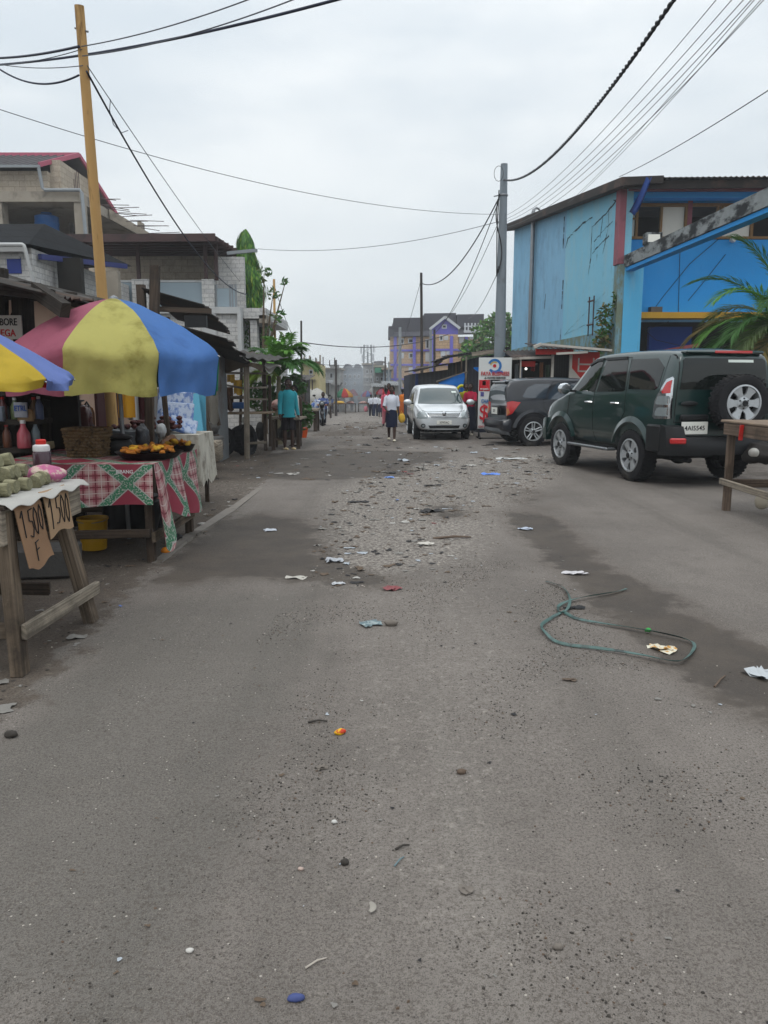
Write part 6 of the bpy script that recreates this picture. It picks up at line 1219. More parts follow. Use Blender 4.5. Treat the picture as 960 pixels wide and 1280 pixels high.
def wallstrip(name, f0, f1, m_, za=None, zb=None, off=0., thick=.3):
    p, q = C0.lerp(C1, f0) + out * off, C0.lerp(C1, f1) + out * off; lo = (za(f0), za(f1)) if za else (-.5, -.5); hi = (zb(f0), zb(f1)) if zb else (zt0 + (zt1 - zt0) * f0, zt0 + (zt1 - zt0) * f1); a = MB(m_); k = -out * thick
    r0 = [p + V((0, 0, lo[0])), p + V((0, 0, hi[0])), p + k + V((0, 0, hi[0])), p + k + V((0, 0, lo[0]))]; r1 = [q + V((0, 0, lo[1])), q + V((0, 0, hi[1])), q + k + V((0, 0, hi[1])), q + k + V((0, 0, lo[1]))]; a.loft([r0, r1]); return a.build(name, t, smooth=0)
zl = lambda f: zb0 + (zb1 - zb0) * f
wallstrip('wall', .0, .44, M_bw_side); wallstrip('wall', .44, 1.0, M_bw_fade); wallstrip('stained_base', -.01, 1.0, M_bw_wet, None, zl, .05, .06)
a = MB(M_bw_wet); 
gr_ = None      # grime lines along cracked joints in the plaster
def wp(f, z, o=.006): return C0.lerp(C1, f) + out * o + V((0, 0, z))
def wline(pts, w):
    gr_ = MB(M_crk)
    for (f0, z0), (f1, z1) in zip(pts, pts[1:]):
        k = max(2, int(abs(f1 - f0) * 40 + abs(z1 - z0) * 6))
        for i in range(k):
            p, q = wp(f0 + (f1 - f0) * i / k, z0 + (z1 - z0) * i / k + rnd(-.03, .03)), wp(f0 + (f1 - f0) * (i + 1) / k, z0 + (z1 - z0) * (i + 1) / k + rnd(-.03, .03)); d = (q - p); sd_ = d.cross(out).normalized() * w * rnd(.15, .9) * .5
            gr_.pts([p - sd_, p + sd_, q + sd_ * .7, q - sd_ * .7])
    gr_.build('plaster_crack', t, smooth=0, recalc=False)
wline([(.02, 7.15), (.10, 6.85), (.22, 6.6), (.22, 5.6), (.235, 5.1)], .09); wline([(.22, 6.9), (.30, 6.85), (.42, 6.6), (.44, 6.3)], .09); wline([(.07, 6.5), (.2, 6.1)], .07); wline([(.09, 6.1), (.21, 5.75)], .06); wline([(.10, 6.9), (.10, 6.3), (.13, 5.6)], .06); wline([(.14, 6.75), (.155, 6.15)], .06); wline([(.07, 7.1), (.03, 6.9)], .06); wline([(.45, 5.2), (.455, 4.2)], .16); wline([(.46, 7.4), (.462, 6.3)], .14); wline([(.455, 3.5), (.46, 2.9)], .10); wline([(.62, 4.9), (.63, 4.4)], .12); wline([(.0, 3.75), (.42, 3.3), (.1, 4.4)], .015); wline([(.03, 5.2), (.03, 4.6)], .05)
# front elevation towards the street corner
Yf = 25.0; xf = lambda u, z=5.: X(u, Yf, z); zf = lambda v: Z(v, Yf)
xr = 17.0
box2('rose_pillar', t, X(773, 24, 6), X(781, 24, 6), 23.96, 24.4, Z(330, 24), Z(234, 24), M_rose); box2('rose_beam', t, X(783, 24, 6), xr, 23.96, 24.3, Z(238.5, 24), Z(231, 24), M_rose)
box2('eaves_band', t, X(783, 24, 6), xr, 24.1, 24.5, Z(246, 24), Z(238.6, 24), M_bw_front)
box2('wall', t, X(780, 24, 4), xr, Yf, Yf + .3, zf(391), zf(298.5), M_bw_front)
box2('upper_wall', t, X(780, 24, 4), xr, Yf + .02, Yf + .3, zf(256), zf(236), M_bw_front)
box2('ledge', t, X(797, 24, 4), xr, 24.6, 25.2, zf(399), zf(391.5), M_yled)
box2('shade_back_wall', t, X(790, 24, 3), xr, 26.5, 26.8, -.3, zf(398), M_void); box2('inner_wall', t, X(842, 24, 3), X(900, 24, 3), 26.2, 26.4, 0, zf(405), mat('deep_blue_paint', '#1b3f8a', .8, .2, 2, .1)); box2('room_shade_sheet', t, X(780, 24, 5), xr, 26.8, 27.0, zf(298), zf(256), M_void)  # near-black sheets stand in for the shade inside the openings
box2('corner_column', t, X(776, 24, 3), X(799, 24, 3), 23.9, 24.5, 0, Z(331, 24), M_bw_col)
box2('corner_side', t, X(768.5, 24, 3), X(776, 24, 3), 23.93, 24.4, 0, Z(331, 24), M_bw_wet)
# window row: boards, dark open bays, wooden posts
for u0, u1 in ((783, 791), (825, 852), (895, 934)): w_ = box2('window', t, xf(u0), xf(u1), Yf + .08, Yf + .12, zf(297), zf(257), M_pane)
box2('window_post', t, xf(857.5, 6), xf(863, 6), Yf - .02, Yf + .2, zf(297), zf(250), M_rose)
for u in (793, 823, 853.5, 857, 892.5, 897.5, 936): a = MB(M_wfr); a.bar((xf(u), Yf + .04, zf(298)), (xf(u), Yf + .04, zf(254)), .07, .1); a.build('window_frame', t, smooth=0)
for v in (297.5, 256): a = MB(M_wfr); a.bar((xf(781), Yf + .03, zf(v)), (xr, Yf + .03, zf(v)), .06, .1); a.build('window_frame', t, smooth=0)
a = MB(M_wfr); a.bar((xf(783), Yf + .03, zf(273)), (xf(792), Yf + .03, zf(273)), .05, .05); a.build('window_frame', t, smooth=0)
# overhanging tin roof: over the side wall (rising away) and the front
zr_ = Z(224, 23.4)
a = MB(M_rtin); p0 = V((C0.x - .25, 23.3, zr_)); corrugated(a, p0, (xr - p0.x, 0, .12), (0, 6, .5), M_rtin, .16, .03, .012); a.build('roof', t, smooth=60)
a = MB(M_rtin); s0, s1 = V((C0.x - .3, 23.3, zr_ - .02)), C1 + out * .35 + n_ * .5 + V((0, 0, zt1 + .10)); a.loft([[s0 + V((0, 0, -.18)), s0 + V((0, 0, .06)), s0 + V((1.2, 0, .1)), s0 + V((1.2, 0, -.1))], [s1 + V((0, 0, -.22)), s1 + V((0, 0, .05)), s1 + V((1.2, .2, .1)), s1 + V((1.2, .2, -.1))]]); a.build('verge', t, smooth=0)
a = MB(M_rtin); a.bar((C0.x - .2, 23.5, zr_ - .13), (xr, 23.5, zr_ - .06), .08, .22); a.build('fascia', t, smooth=0)
a = MB(M_rtin); a.pts([(C0.x + .1, 23.4, zr_ + .05), (xr, 23.4, zr_ + .1), (xr, 34, zt1 + .2), (C1.x + .1, 34.3, zt1 + .1)]); a.build('roof_deck', t, smooth=0)
box2('back_wall', t, C1.x, xr, 34, 34.3, -1, zt1, M_bw_fade)
# projecting concrete beam with its blue underside, over the forecourt
pA, pB = P(786, 327, 24.0), P(964, 262, 16.0); dB = (pB - pA); pB = pA + dB * 1.6; pB.z = pA.z
a = MB(M_beam); a.bar(pA, pB, .30, .36, jit=.01); a.build('forecourt_beam', t, smooth=0); a = MB(M_bw_front); a.bar(pA + V((.02, 0, -.235)), pB + V((.02, 0, -.235)), .26, .10); a.build('beam_soffit', t, smooth=0)
a = MB(M_beam); q_ = pA.lerp(pB, .14); a.box(q_ + V((0, 0, .33)), (.42, .36, .3)); a.build('beam_block', t, smooth=0); a = MB(M_pane); a.box(q_ + V((-.02, -.19, .32)), (.32, .02, .2)); a.build('block_face', t, smooth=0)
a = MB(M_cemd); a.box((xf(820), 24.9, zf(388)), (.36, .3, .18)); tag(a.build('box_on_ledge', None, (xf(820), 24.9, zf(391)), smooth=0), 'small brown box sitting on the yellow ledge', 'box')
for pts in ([(857, 398, 24.9), (840, 392, 24.95), (815, 399, 24.95)], [(898, 299, 24.96), (862, 330, 24.96), (828, 372, 24.96), (815, 390, 24.96)], [(850, 312, 24.97), (849, 350, 24.97), (848, 390, 24.97)], [(907, 318, 24.96), (880, 352, 24.96), (860, 376, 24.96)], [(800, 408, 24.3), (820, 425, 24.5), (850, 432, 24.6)], [(797, 404, 24.2), (808, 412, 24.3), (836, 402, 24.8)]): a = MB(M_black); a.tube([P(*q) for q in pts], .009, n=5); a.build('loose_wire', t)

a = MB(M_white); a.box(P(916, 300, 24.8), (.14, .2, .12), R=Matrix.Rotation(.6, 4, 'Y'), bev=.02); a.build('security_camera', t, smooth=0)
a = MB(fabric('blue_roof_tarp', '#233f7c', .2)); p = P(806, 225, 23.2); sheet(a, lambda u, v: V((p.x + .1 + .18 * (u - .5) - .45 * v + .1 * u * v, 23.15 - .1 * math.sin(PI * v) + .05 * math.sin(u * 9), p.z + .02 - .95 * v + .06 * math.sin(u * 8))), 12, 12, .01, a.dm, (0, -1, 0)); tag(a.build('tarp_bundle', None, p, smooth=60), 'blue tarp rag hanging over the corner of the blue building roof', 'tarp')
a = MB(M_steel); pz = wp(.745, zl(.745) - .05, .14); pt_ = wp(.745, zt1 - .2, .14); pt_.z = Z(266, pt_.y); a.tube([pz, pt_, pt_ + V((.0, 0, .12)), pt_ + V((.12, .05, .2)), pt_ + V((.26, .05, .12))], [.085, .085, .05, .04, .04], n=12); tag(a.build('vent_pipe', None, (pz.x, pz.y, 2.5)), 'grey vent pipe fixed up the blue side wall', 'pipe')
lt = thing('wall_bracket', 'small rusty ladder bracket on the blue side wall', 'bracket', wp(.16, 3.6, .1))
for f in (.150, .185): a = MB(M_maroon); a.tube([wp(f, 3.1, .14), wp(f, 4.35, .14)], .022, n=6); a.build('upright', lt)
for z in (3.45, 4.2): a = MB(M_maroon); a.tube([wp(.145, z, .16), wp(.19, z, .16)], .03, n=6); a.build('rung', lt)
cr = MB(M_lf3); leaf_clump(cr, wp(.035, 3.35, .25), (.3, .3, .7), 260, .09, [M_lf3, M_lf2, M_lfd]); leaf_clump(cr, wp(.06, 2.9, .2), (.3, .3, .4), 140, .09, [M_lf3, M_lf2, M_lfd]); leaf_clump(cr, wp(.01, 4.0, .12), (.1, .1, .3), 50, .07, [M_lf3, M_lf2]); tag(cr.build('wall_plant', None, wp(.03, 3.2), smooth=0, recalc=False), 'straggly green plant growing on the wet corner of the blue wall', 'plant')
a = MB(mat('rose_rail', '#7b3d3f', .7, .2, 5, .1)); a.bar(P(800, 444, 22.5), P(874, 431, 22.5), .05, .09); tag(a.build('handrail', None, smooth=0), 'dull red rail under the blue building behind the green car roof', 'rail')

# grey utility pole
gp_ = V((X(626, 24.6, 4), 24.6, 0)); t = thing('utility_pole', 'thick grey steel utility pole behind the shop sign', 'utility pole', gp_); pt_ = P(626, 205, 24.6)
M_gpole = mat('grey_painted_steel', '#767f86', .6, .12, 3, .05, dirt='#5d6165', dirt_at=(.55, .8)); a = MB(M_gpole); a.tube([gp_ - V((0, 0, .1)), gp_ + V((0, 0, 3.2)), V((gp_.x, 24.6, pt_.z))], [.185, .17, .105], n=16); a.build('pole', t); POLE2 = V((gp_.x, 24.6, pt_.z))
a = MB(M_steel); a.lathe((gp_.x, 24.6, POLE2.z - .9), [(.13, -.03), (.14, 0), (.13, .03)], n=16, cap=False); a.tube([(gp_.x - .1, 24.55, POLE2.z - .9), (gp_.x - .3, 24.5, POLE2.z - .95)], .02, n=6); a.build('clamp', t)
a = MB(M_black); cc = [(gp_.x - .14 - .10 * math.sin(k * PI / 6) , 24.4, POLE2.z - .9 - 2.3 * k / 12) for k in range(13)]; a.tube(cc, .02, n=5); a.tube([(gp_.x - .17, 24.38, POLE2.z - .8), (gp_.x - .2, 24.4, POLE2.z - 2.), (gp_.x - .18, 24.4, POLE2.z - 3.3), (gp_.x - .13, 24.42, POLE2.z - 3.0)], .018, n=5); a.tube([(gp_.x - .2 - .14 * math.cos(k * PI / 6), 24.3, POLE2.z - .35 + .22 * math.sin(k * PI / 6)) for k in range(13)], .008, n=5); a.build('hanging_cable', t)

# shop sign board
Ys = 22.2; p0, p1 = P(597, 536, Ys), P(640, 447, Ys); sw, sh = p1.x - p0.x, p1.z - p0.z
t = thing('shop_sign', 'tall white shop sign board standing on the street with a red dollar mark', 'sign', (p0.x + sw / 2, Ys, 0))
M_swhite = mat('sign_white', '#c9cbc9', .6, .05, 3, 0, dirt='#a9aaa6', dirt_at=(.6, .85)); M_sred = mat('sign_red', '#b81f2b', .55, .06, 5, 0); M_sblue = mat('sign_blue', '#2667a6', .55, .06, 5, 0); M_sblk = mat('sign_black', '#1d1d1f', .55, .06, 5, 0); M_sgold = mat('sign_gold', '#b9a04a', .55, .06, 5, 0)
def sp_(fx, fz): return V((p0.x + sw * fx, Ys - .022, p0.z + sh * fz))
a = MB(M_swhite); a.box((p0.x + sw / 2, Ys + .02, p0.z + sh / 2), (sw, .04, sh), bev=.004); a.box((p0.x + sw / 2, Ys + .02, p0.z + sh / 2), (sw * 1.004, .03, sh * 1.002), M_grey); a.build('board', t, smooth=0)
def srect(nm, fx0, fx1, fz0, fz1, m_): a = MB(m_); q0, q1 = sp_(fx0, fz0), sp_(fx1, fz1); a.box(((q0.x + q1.x) / 2, Ys - .004, (q0.z + q1.z) / 2), (q1.x - q0.x, .012, q1.z - q0.z)); return a.build(nm, t, smooth=0)
def stext(tx, fx, fz, size, m_, wide=1., al='CENTER'): a = MB(m_); a.text(tx, size, m_, sp_(fx, fz) + V((0, .006, 0)), (1, 0, 0), (0, 0, 1), al, .008, wide); return a.build('lettering', t, smooth=0)
# logo: an arc over a bar, gold inner arc and a red dot
a = MB(M_sblue)
def arc(cx, cz, r0, r1, a0, a1, m_, k=18): 
    for i in range(k):
        t0, t1 = a0 + (a1 - a0) * i / k, a0 + (a1 - a0) * (i + 1) / k; a.pts([V((cx + r * math.cos(tt), Ys - .008, cz + r * math.sin(tt))) for r, tt in ((r0, t0), (r1, t0), (r1, t1), (r0, t1))], m_)
lc_ = sp_(.48, .885); arc(lc_.x, lc_.z, .13, .20, -2.5, 2.75, M_sblue, 26); arc(lc_.x - .01, lc_.z, .09, .125, .9, 2.9, M_sgold, 12); arc(lc_.x, lc_.z, 0., .05, 0, 6.283, M_sred, 14); a.pts([V((lc_.x - .1, Ys - .0085, lc_.z - .20)), V((lc_.x + .25, Ys - .0085, lc_.z - .20)), V((lc_.x + .22, Ys - .0085, lc_.z - .13)), V((lc_.x - .05, Ys - .0085, lc_.z - .13))], M_sblue); a.build('logo', t, smooth=0, recalc=False)
stext('FAYA BUSINESS', .5, .752, .155, M_sred, .76); stext('LE SERVICE N°1 DE LA VILLE'[:0] or 'A VOTRE SERVICE', .5, .706, .075, M_sblk, 1.0)
srect('panel', .015, .345, .535, .69, M_sred); srect('panel', .36, .66, .535, .69, M_sblk); srect('panel', .675, .985, .535, .69, M_sred)
stext('m-pesa', .18, .55, .105, M_swhite, .78); stext('airtel', .83, .55, .1, M_swhite, .8); stext('orange', .51, .585, .09, M_swhite, .8); stext('money', .51, .548, .07, M_swhite, .9); 
srect('panel', .12, .22, .615, .675, M_swhite); srect('panel', .40, .50, .625, .68, M_swhite); srect('panel', .515, .61, .625, .68, M_sred); srect('panel', .78, .88, .615, .675, M_swhite)
srect('panel', .07, .17, .46, .52, mat('sign_violet', '#4b4a86', .6, .06, 5, 0)); stext('ECHANGE', .56, .465, .105, M_sblue, .8); stext('CHARGE TEL', .40, .365, .16, M_sblue, .62); stext('$', .18, .13, .62, M_sred, .85); stext('ICI', .19, .075, .07, M_sblk, 1.2); stext('CDF-USD', .17, .02, .075, M_sred, .9); srect('panel', .30, 1., .0, .34, M_dk)
fr_ = MB(M_black)
for x in (p0.x + .04, p1.x - .04): a = MB(M_black); a.bar((x, Ys + .06, -.02), (x, Ys + .06, p0.z + .3), .04, .04); a.bar((x, Ys - .35, .02), (x, Ys + .5, .02), .04, .04); a.bar((x, Ys + .06, p0.z - .02), (x, Ys - .3, .03), .025, .025); a.build('leg', t, smooth=0)
a = MB(M_black); a.bar((p0.x, Ys - .33, .03), (p1.x, Ys - .33, .03), .04, .03); a.build('crossbar', t, smooth=0); fr_.bm.free()

# red kiosk and the open shop next to it
t = thing('kiosk', 'red painted tin kiosk with a barred window below the blue wall', 'kiosk', (5.7, 23.4, 0)); Yk = 22.6; xk = lambda u: X(u, Yk, 2.); zk = lambda v: Z(v, Yk)
M_kred = mat('kiosk_red', '#b52a24', .75, .12, 2, .1, dirt='#6f2a24', dirt_at=(.55, .8)); M_kwht = mat('kiosk_white', '#b9b3aa', .8, .12, 3, .1, dirt='#847c72', dirt_at=(.5, .75))
box2('wall', t, xk(712), xk(749), Yk, Yk + .08, -.15, zk(440), M_kred); a = MB(M_kwht); a.pts([(xk(713), Yk - .005, zk(476)), (xk(729), Yk - .005, zk(476)), (xk(713), Yk - .005, zk(458))]); a.pts([(xk(743), Yk - .005, zk(455)), (xk(749), Yk - .005, zk(461)), (xk(749), Yk - .005, zk(457)), (xk(745), Yk - .005, zk(453))]); a.build('painted_patch', t, smooth=0, recalc=False)
a = MB(M_kwht); a.strokes([[(0, 1), (0, 0), (1.2, -.02), (1.2, 1.0)], [(0, .55), (1.2, .53)]], M_kwht, (xk(723), Yk - .006, zk(464)), (1, 0, 0), (0, 0, 1), .045, .36); a.build('painted_mark', t, smooth=0, recalc=False)
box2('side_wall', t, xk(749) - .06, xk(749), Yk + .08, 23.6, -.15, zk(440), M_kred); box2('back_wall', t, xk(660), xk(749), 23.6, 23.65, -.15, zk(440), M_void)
g_ = MB(M_black); 
for k in range(7): u = 692 + 3.1 * k; g_.bar((xk(u), Yk + .02, zk(478)), (xk(u), Yk + .02, zk(444)), .015, .015)
for k in range(8): v = 446 + 4.2 * k; g_.bar((xk(691), Yk + .02, zk(v)), (xk(712), Yk + .02, zk(v)), .015, .015)
g_.build('window_grille', t, smooth=0); box2('counter', t, xk(690), xk(712), Yk, Yk + .3, -.15, zk(474), M_kwht)
for u in (690, 712.5): a = MB(M_kwht); a.bar((xk(u), Yk - .05, 0), (xk(u), Yk - .05, zk(436)), .07, .07); a.build('post', t, smooth=0)
a = MB(M_rtin); pA, pB = P(655, 437, 22.2), P(756, 441, 22.0); corrugated(a, (xk(664), 22.1, zk(434.5)), (xk(757) - xk(664), 0, -.12), (0, 1.7, .18), M_rtin, .14, .02, .01); a.build('roof', t, smooth=60)
a = MB(M_kwht); a.bar((xk(662), 22.05, zk(435)), (xk(672), 22.2, zk(431)), .05, .08); a.bar((xk(672), 22.05, zk(431.5)), (xk(757), 22.05, zk(439)), .05, .06); a.build('fascia', t, smooth=0); a = MB(M_kred); a.box((xk(690), 22.35, zk(440)), (xk(712) - xk(666), .05, .16)); a.build('painted_gable', t, smooth=0); a = MB(M_kwht); a.bar((xk(690), 22.1, zk(443)), (xk(728), 22.1, zk(441)), .06, .06); a.build('awning_edge', t, smooth=0)
t = thing('open_shop', 'dim open fronted shop with hung goods between the sign and the red kiosk', 'shop', (4.6, 23.6, 0))
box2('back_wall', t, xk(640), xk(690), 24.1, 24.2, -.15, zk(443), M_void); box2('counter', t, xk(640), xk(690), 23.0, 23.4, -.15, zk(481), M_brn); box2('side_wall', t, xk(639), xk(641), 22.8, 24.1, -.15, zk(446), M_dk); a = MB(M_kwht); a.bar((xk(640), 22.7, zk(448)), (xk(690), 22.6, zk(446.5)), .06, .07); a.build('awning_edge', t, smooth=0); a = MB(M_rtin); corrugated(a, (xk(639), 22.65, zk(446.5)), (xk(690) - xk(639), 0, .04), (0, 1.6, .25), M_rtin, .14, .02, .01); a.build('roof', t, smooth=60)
box2('menu_board', t, xk(652), xk(671), 22.95, 23.-.15, zk(458), zk(451), M_kred); a = MB(M_kwht); a.text('VENTE DE CREDIT', .075, M_kwht, (xk(661.5), 22.945, zk(456)), (1, 0, 0), (0, 0, 1), 'CENTER', .002); a.build('lettering', t, smooth=0)
box2('post', t, xk(651), xk(652.4), 22.7, 22.8, -.15, zk(447), M_kwht)
lamp = MB(None); m = bpy.data.materials.new('lit_bulb'); m.use_nodes = True; bb = m.node_tree.nodes['Principled BSDF']; bb.inputs['Emission Color'].default_value = (1, .97, .9, 1); bb.inputs['Emission Strength'].default_value = 2; lamp.sphere(P(657.5, 461, 23.2), .035, m, 10, 8); tag(lamp.build('light_bulb', None, P(657.5, 461, 23.2)), 'small lit bulb hanging in the dim shop', 'bulb')
for i, (u0, u1, v0, v1, col, lab) in enumerate(((643, 648, 455, 475, '#7f8487', 'pale bag hanging at the left of the dim shop'), (649, 653, 459, 477, '#5d6b8b', 'bluish bag hanging beside the pale bag in the dim shop'), (674, 679, 453, 473, '#8a5a3a', 'brown bag hanging at the right of the dim shop'), (681, 688, 456, 474, '#4b5a4a', 'greenish bag hanging beside the kiosk window'), (664, 669, 459, 464, '#8d2a28', 'small red packet hanging under the dim shop menu board'))): loose('hanging_bag', lab, 'bag', u0, v0, u1, v1, 23.05, .08, mat('hung_goods', col, .7, .25, 6, .2), 'cloth')

# black shacks in a row behind the silver car
t = thing('market_shack', 'row of black sheeted market shacks with ragged tin roofs behind the silver car', 'shack', (3.0, 30, 0)); M_blks = mat('black_sheeting', '#161b27', .75, .3, 2, .3, 9, dirt='#0c0d11', dirt_at=(.45, .65)); M_blks2 = mat('blue_black_sheeting', '#252c3d', .75, .3, 2, .3, 9, dirt='#11131a', dirt_at=(.5, .7))
def sw_(name, u0, v0, Y0, u1, v1, Y1, m_, corr=True):
    a = MB(m_); p, q = P(u0, v0, Y0), P(u1, v1, Y1); b0, b1 = V((p.x, p.y, -.6)), V((q.x, q.y, -.6)); k = 14
    sheet(a, lambda u, v: b0.lerp(b1, u) + V((0, 0, (p.z + .6 + (q.z - p.z) * u) * v)) + V((.007 * math.sin(u * 60), .03 * noise.noise(V((u * 9, v * 5, Y0))), 0)), 60, 6, .01, m_, (-1, -.3, 0)); return a.build(name, t, smooth=50)
sw_('wall', 640, 440, 25.4, 600, 446, 25.2, M_blks2); sw_('wall', 600, 446, 25.2, 560, 455, 29.0, M_blks); sw_('wall', 560, 462, 29.0, 512, 468, 35.0, M_blks); sw_('wall', 512, 468, 35.0, 505, 470, 37.0, M_blks2)
for k, (u0, v0, Y0, u1, v1, Y1, dpt, zd) in enumerate(((645, 434, 24.6, 560, 446, 27.2, 3.5, .1), (566, 446, 26.6, 546, 453, 28.6, 2.5, .16), (560, 456, 28.0, 512, 465, 34.5, 2.5, .12))):
    a = MB(M_tin); p, q = P(u0, v0, Y0), P(u1, v1, Y1); corrugated(a, q + V((-.25, -.3, 0)), (p - q), V((.6, dpt, zd)), M_tin, .14, .02, .012, .03); a.build('roof', t, smooth=60)
for u0, v0, Y0, u1, v1, Y1 in ((518, 463, 33.5, 534, 459, 31.), (545, 455, 28.5, 552, 450, 27.6), (590, 443, 25, 620, 439, 24.8)): a = MB(WPALE); a.bar(P(u0, v0, Y0), P(u1, v1, Y1), .07, .12); a.build('fascia_board', t, smooth=0)
for u, v0, v1, Y0 in ((583, 446, 490, 25.3), (577, 450, 480, 26.0), (570, 454, 480, 26.6)): a = MB(WPALE if u == 583 else WD2); a.bar(P(u, v0, Y0), V((P(u, v0, Y0).x, Y0, -.2)), .05, .05); a.build('post', t, smooth=0)
a = MB(mat('violet_blue_sheet', '#4a5f9b', .7, .15, 3, .1)); q0, q1 = P(519, 484, 33.5), P(527, 467, 33.5); a.box(((q0.x + q1.x) / 2, 33.5, q1.z / 2), (q1.x - q0.x, .1, q1.z)); tag(a.build('upright_panel', None, (q0.x, 33.5, 0), smooth=0), 'tall blue panel standing at the front of the black shacks', 'panel')
F_tblue = fabric('bright_blue_tarp', '#1f6fc0', .3, dirt='#1a4f8c'); p, q = P(580, 466, 25.0), P(548, 478, 26.0)
a = MB(F_tblue); sheet(a, lambda u, v: p.lerp(q, u) + V((.02 * math.sin(v * 8), -.02 - .06 * v + .05 * math.sin(u * 11) * v, -(.62 - .42 * u) * v)), 20, 10, .006, F_tblue, (-.5, -1, 0)); a.tube([p + V((.1, 0, .03)), q + V((-.05, 0, .02))], .03, WPALE, 6); tag(a.build('tarpaulin', None, (p + q) / 2, smooth=60), 'bright blue tarp hung from a slanting pole on the black shack', 'tarpaulin')
a = MB(F_tblue); sheet(a, lambda u, v: P(592, 459, 25.0) + V((.28 * u, -.02, -.18 * v * u - .05 * v)), 5, 4, .006, F_tblue, (0, -1, 0)); tag(a.build('tarpaulin', None, P(595, 460, 25), smooth=60), 'small scrap of blue tarp beside the sign board', 'tarpaulin')
ym = MB(mat('loop_yellow', '#b9b31c', .6, .1, 6, 0)); c0 = P(577, 494, 24.6); ym.tube([c0 + V((  .16 * math.cos(k * PI / 10) * (1 + .1 * math.sin(k)), 0, .30 * math.sin(k * PI / 10))) for k in range(21)], .045, n=8); tag(ym.build('yellow_loop', None, c0), 'yellow loop standing for a garment edge beside the silver car', 'loop')  # yellow ring stands in for someone's yellow-edged garment
# right hand wooden table near the camera
t = thing('wooden_table', 'bare weathered wooden table at the right edge in front of the green car', 'table', (4.5, 8.6, 0)); zt2 = 1.10; xL = 4.18
def pk2(p, q, w, h, m_, nm, up=(0, 0, 1)): a = MB(m_); a.bar(p, q, w, h, up=up, bev=.006, jit=.004); return a.build(nm, t, smooth=0)
WT = wood('#6f5f52', '#41372f')
for x, y in ((4.25, 9.42), (4.25, 7.5), (5.5, 9.42), (5.5, 7.5)): pk2((x, y, zt2 - .04), (x, y, -.02), .085, .07, WT, 'leg', (0, 1, 0))
for k in range(4): pk2((xL + .15 + .33 * k, 9.58, zt2), (xL + .17 + .33 * k, 7.3, zt2 - .01), .31, .03, wood('#857464', '#5b4c40'), 'board')
pk2((4.2, 9.5, zt2 - .09), (4.2, 7.4, zt2 - .10), .03, .14, WT, 'apron'); pk2((4.25, 9.47, zt2 - .09), (5.6, 9.47, zt2 - .09), .03, .12, WT, 'apron'); pk2((4.19, 9.5, .36), (4.16, 7.35, .34), .035, .08, WPALE, 'rail'); pk2((4.25, 9.46, .34), (5.6, 9.46, .32), .035, .10, WT, 'rail'); pk2((4.17, 8.35, zt2 - .05), (4.17, 7.75, .55), .03, .07, WT, 'brace')
a = MB(M_redp); a.bar((4.165, 8.98, zt2 - .02), (4.16, 8.98, zt2 - .2), .05, .02, up=(0, 1, 0), bev=.006); a.bar((4.155, 8.95, zt2 - .02), (4.15, 8.96, zt2 - .12), .04, .015, up=(0, 1, 0)); tag(a.build('rag', None, (4.16, 8.98, zt2 - .1), smooth=0), 'red rag tied to the side of the bare table', 'rag')
g = G(956, 640); loose('stone', 'pale broken stone lying under the bare table', 'stone', 950, 620, 966, 640, 9.0, .2, mat('pale_stone', '#a59c8b', .9, .2, 6, .2), 'heap'); loose('goods_heap', 'dark rubbish heap behind the bare table', 'rubbish', 940, 555, 985, 585, 11.2, .6, M_dk, 'heap'); loose('rubbish_bag', 'pale plastic bag on the rubbish heap behind the bare table', 'bag', 940, 560, 952, 572, 11.1, .2, F_wht, 'heap')
# ------------------------------------------------------------------ far street
M_farb = stone_mat('buff_blockwork', '#bd9f7c', '#aa8d6e', '#8f7862', .8, .5, .25); M_viol = mat('violet_paint', '#625cb4', .8, .12, 2, .05); M_slate = mat('slate_roof', '#434349', .85, .12, 1.2, .1, spec=.1); M_wingl = mat('window_glass', '#6a737a', .3, .3, 1, 0, spec=.5); M_wfrm = mat('white_window_frame', '#b8bcc0', .7, .05, 2, 0)
Y = 92.0; xx = lambda u, z=8.: X(u, Y, z); zz = lambda v: Z(v, Y)
t = thing('apartment_block', 'four storey buff block building with violet bands and a slate roof', 'building', (7, 97, 0))
box2('wall', t, xx(488), xx(603), Y, Y + 14, -2.5, zz(421), M_farb)
a = MB(M_slate); a.pts([(xx(485.5), Y - .5, zz(421)), (xx(607), Y - .5, zz(418)), (xx(607), Y + 5, zz(394) + .0), (xx(492), Y + 5, zz(398))]); a.prism([(0, 0), (0, zz(408) - zz(421)), (xx(492) - xx(485.5), zz(408) - zz(421)), (xx(492) - xx(485.5), 0)], M_slate, (xx(485.5), Y - .45, zz(421)), depth=-8); a.prism([(0, 0), (0, zz(396.5) - zz(421)), (xx(530) - xx(492), zz(396) - zz(421)), (xx(530) - xx(492), 0)], M_slate, (xx(492), Y + 1.0, zz(421)), depth=-8); a.prism([(0, 0), (0, zz(390.5) - zz(421)), (xx(571) - xx(531), zz(390) - zz(421)), (xx(571) - xx(531), 0)], M_slate, (xx(531), Y + 1.2, zz(421)), depth=-8); a.prism([(0, 0), (0, zz(394) - zz(410)), (xx(606) - xx(572), zz(393.5) - zz(410)), (xx(606) - xx(572), 0)], M_slate, (xx(572), Y + 1.0, zz(408)), depth=-8); a.build('roof', t, smooth=0)
gb = [(xx(538), zz(412)), (xx(554.5), zz(399)), (xx(571), zz(411)), (xx(571), zz(419)), (xx(538), zz(419))]; g0 = V((xx(538), 0, zz(419)))
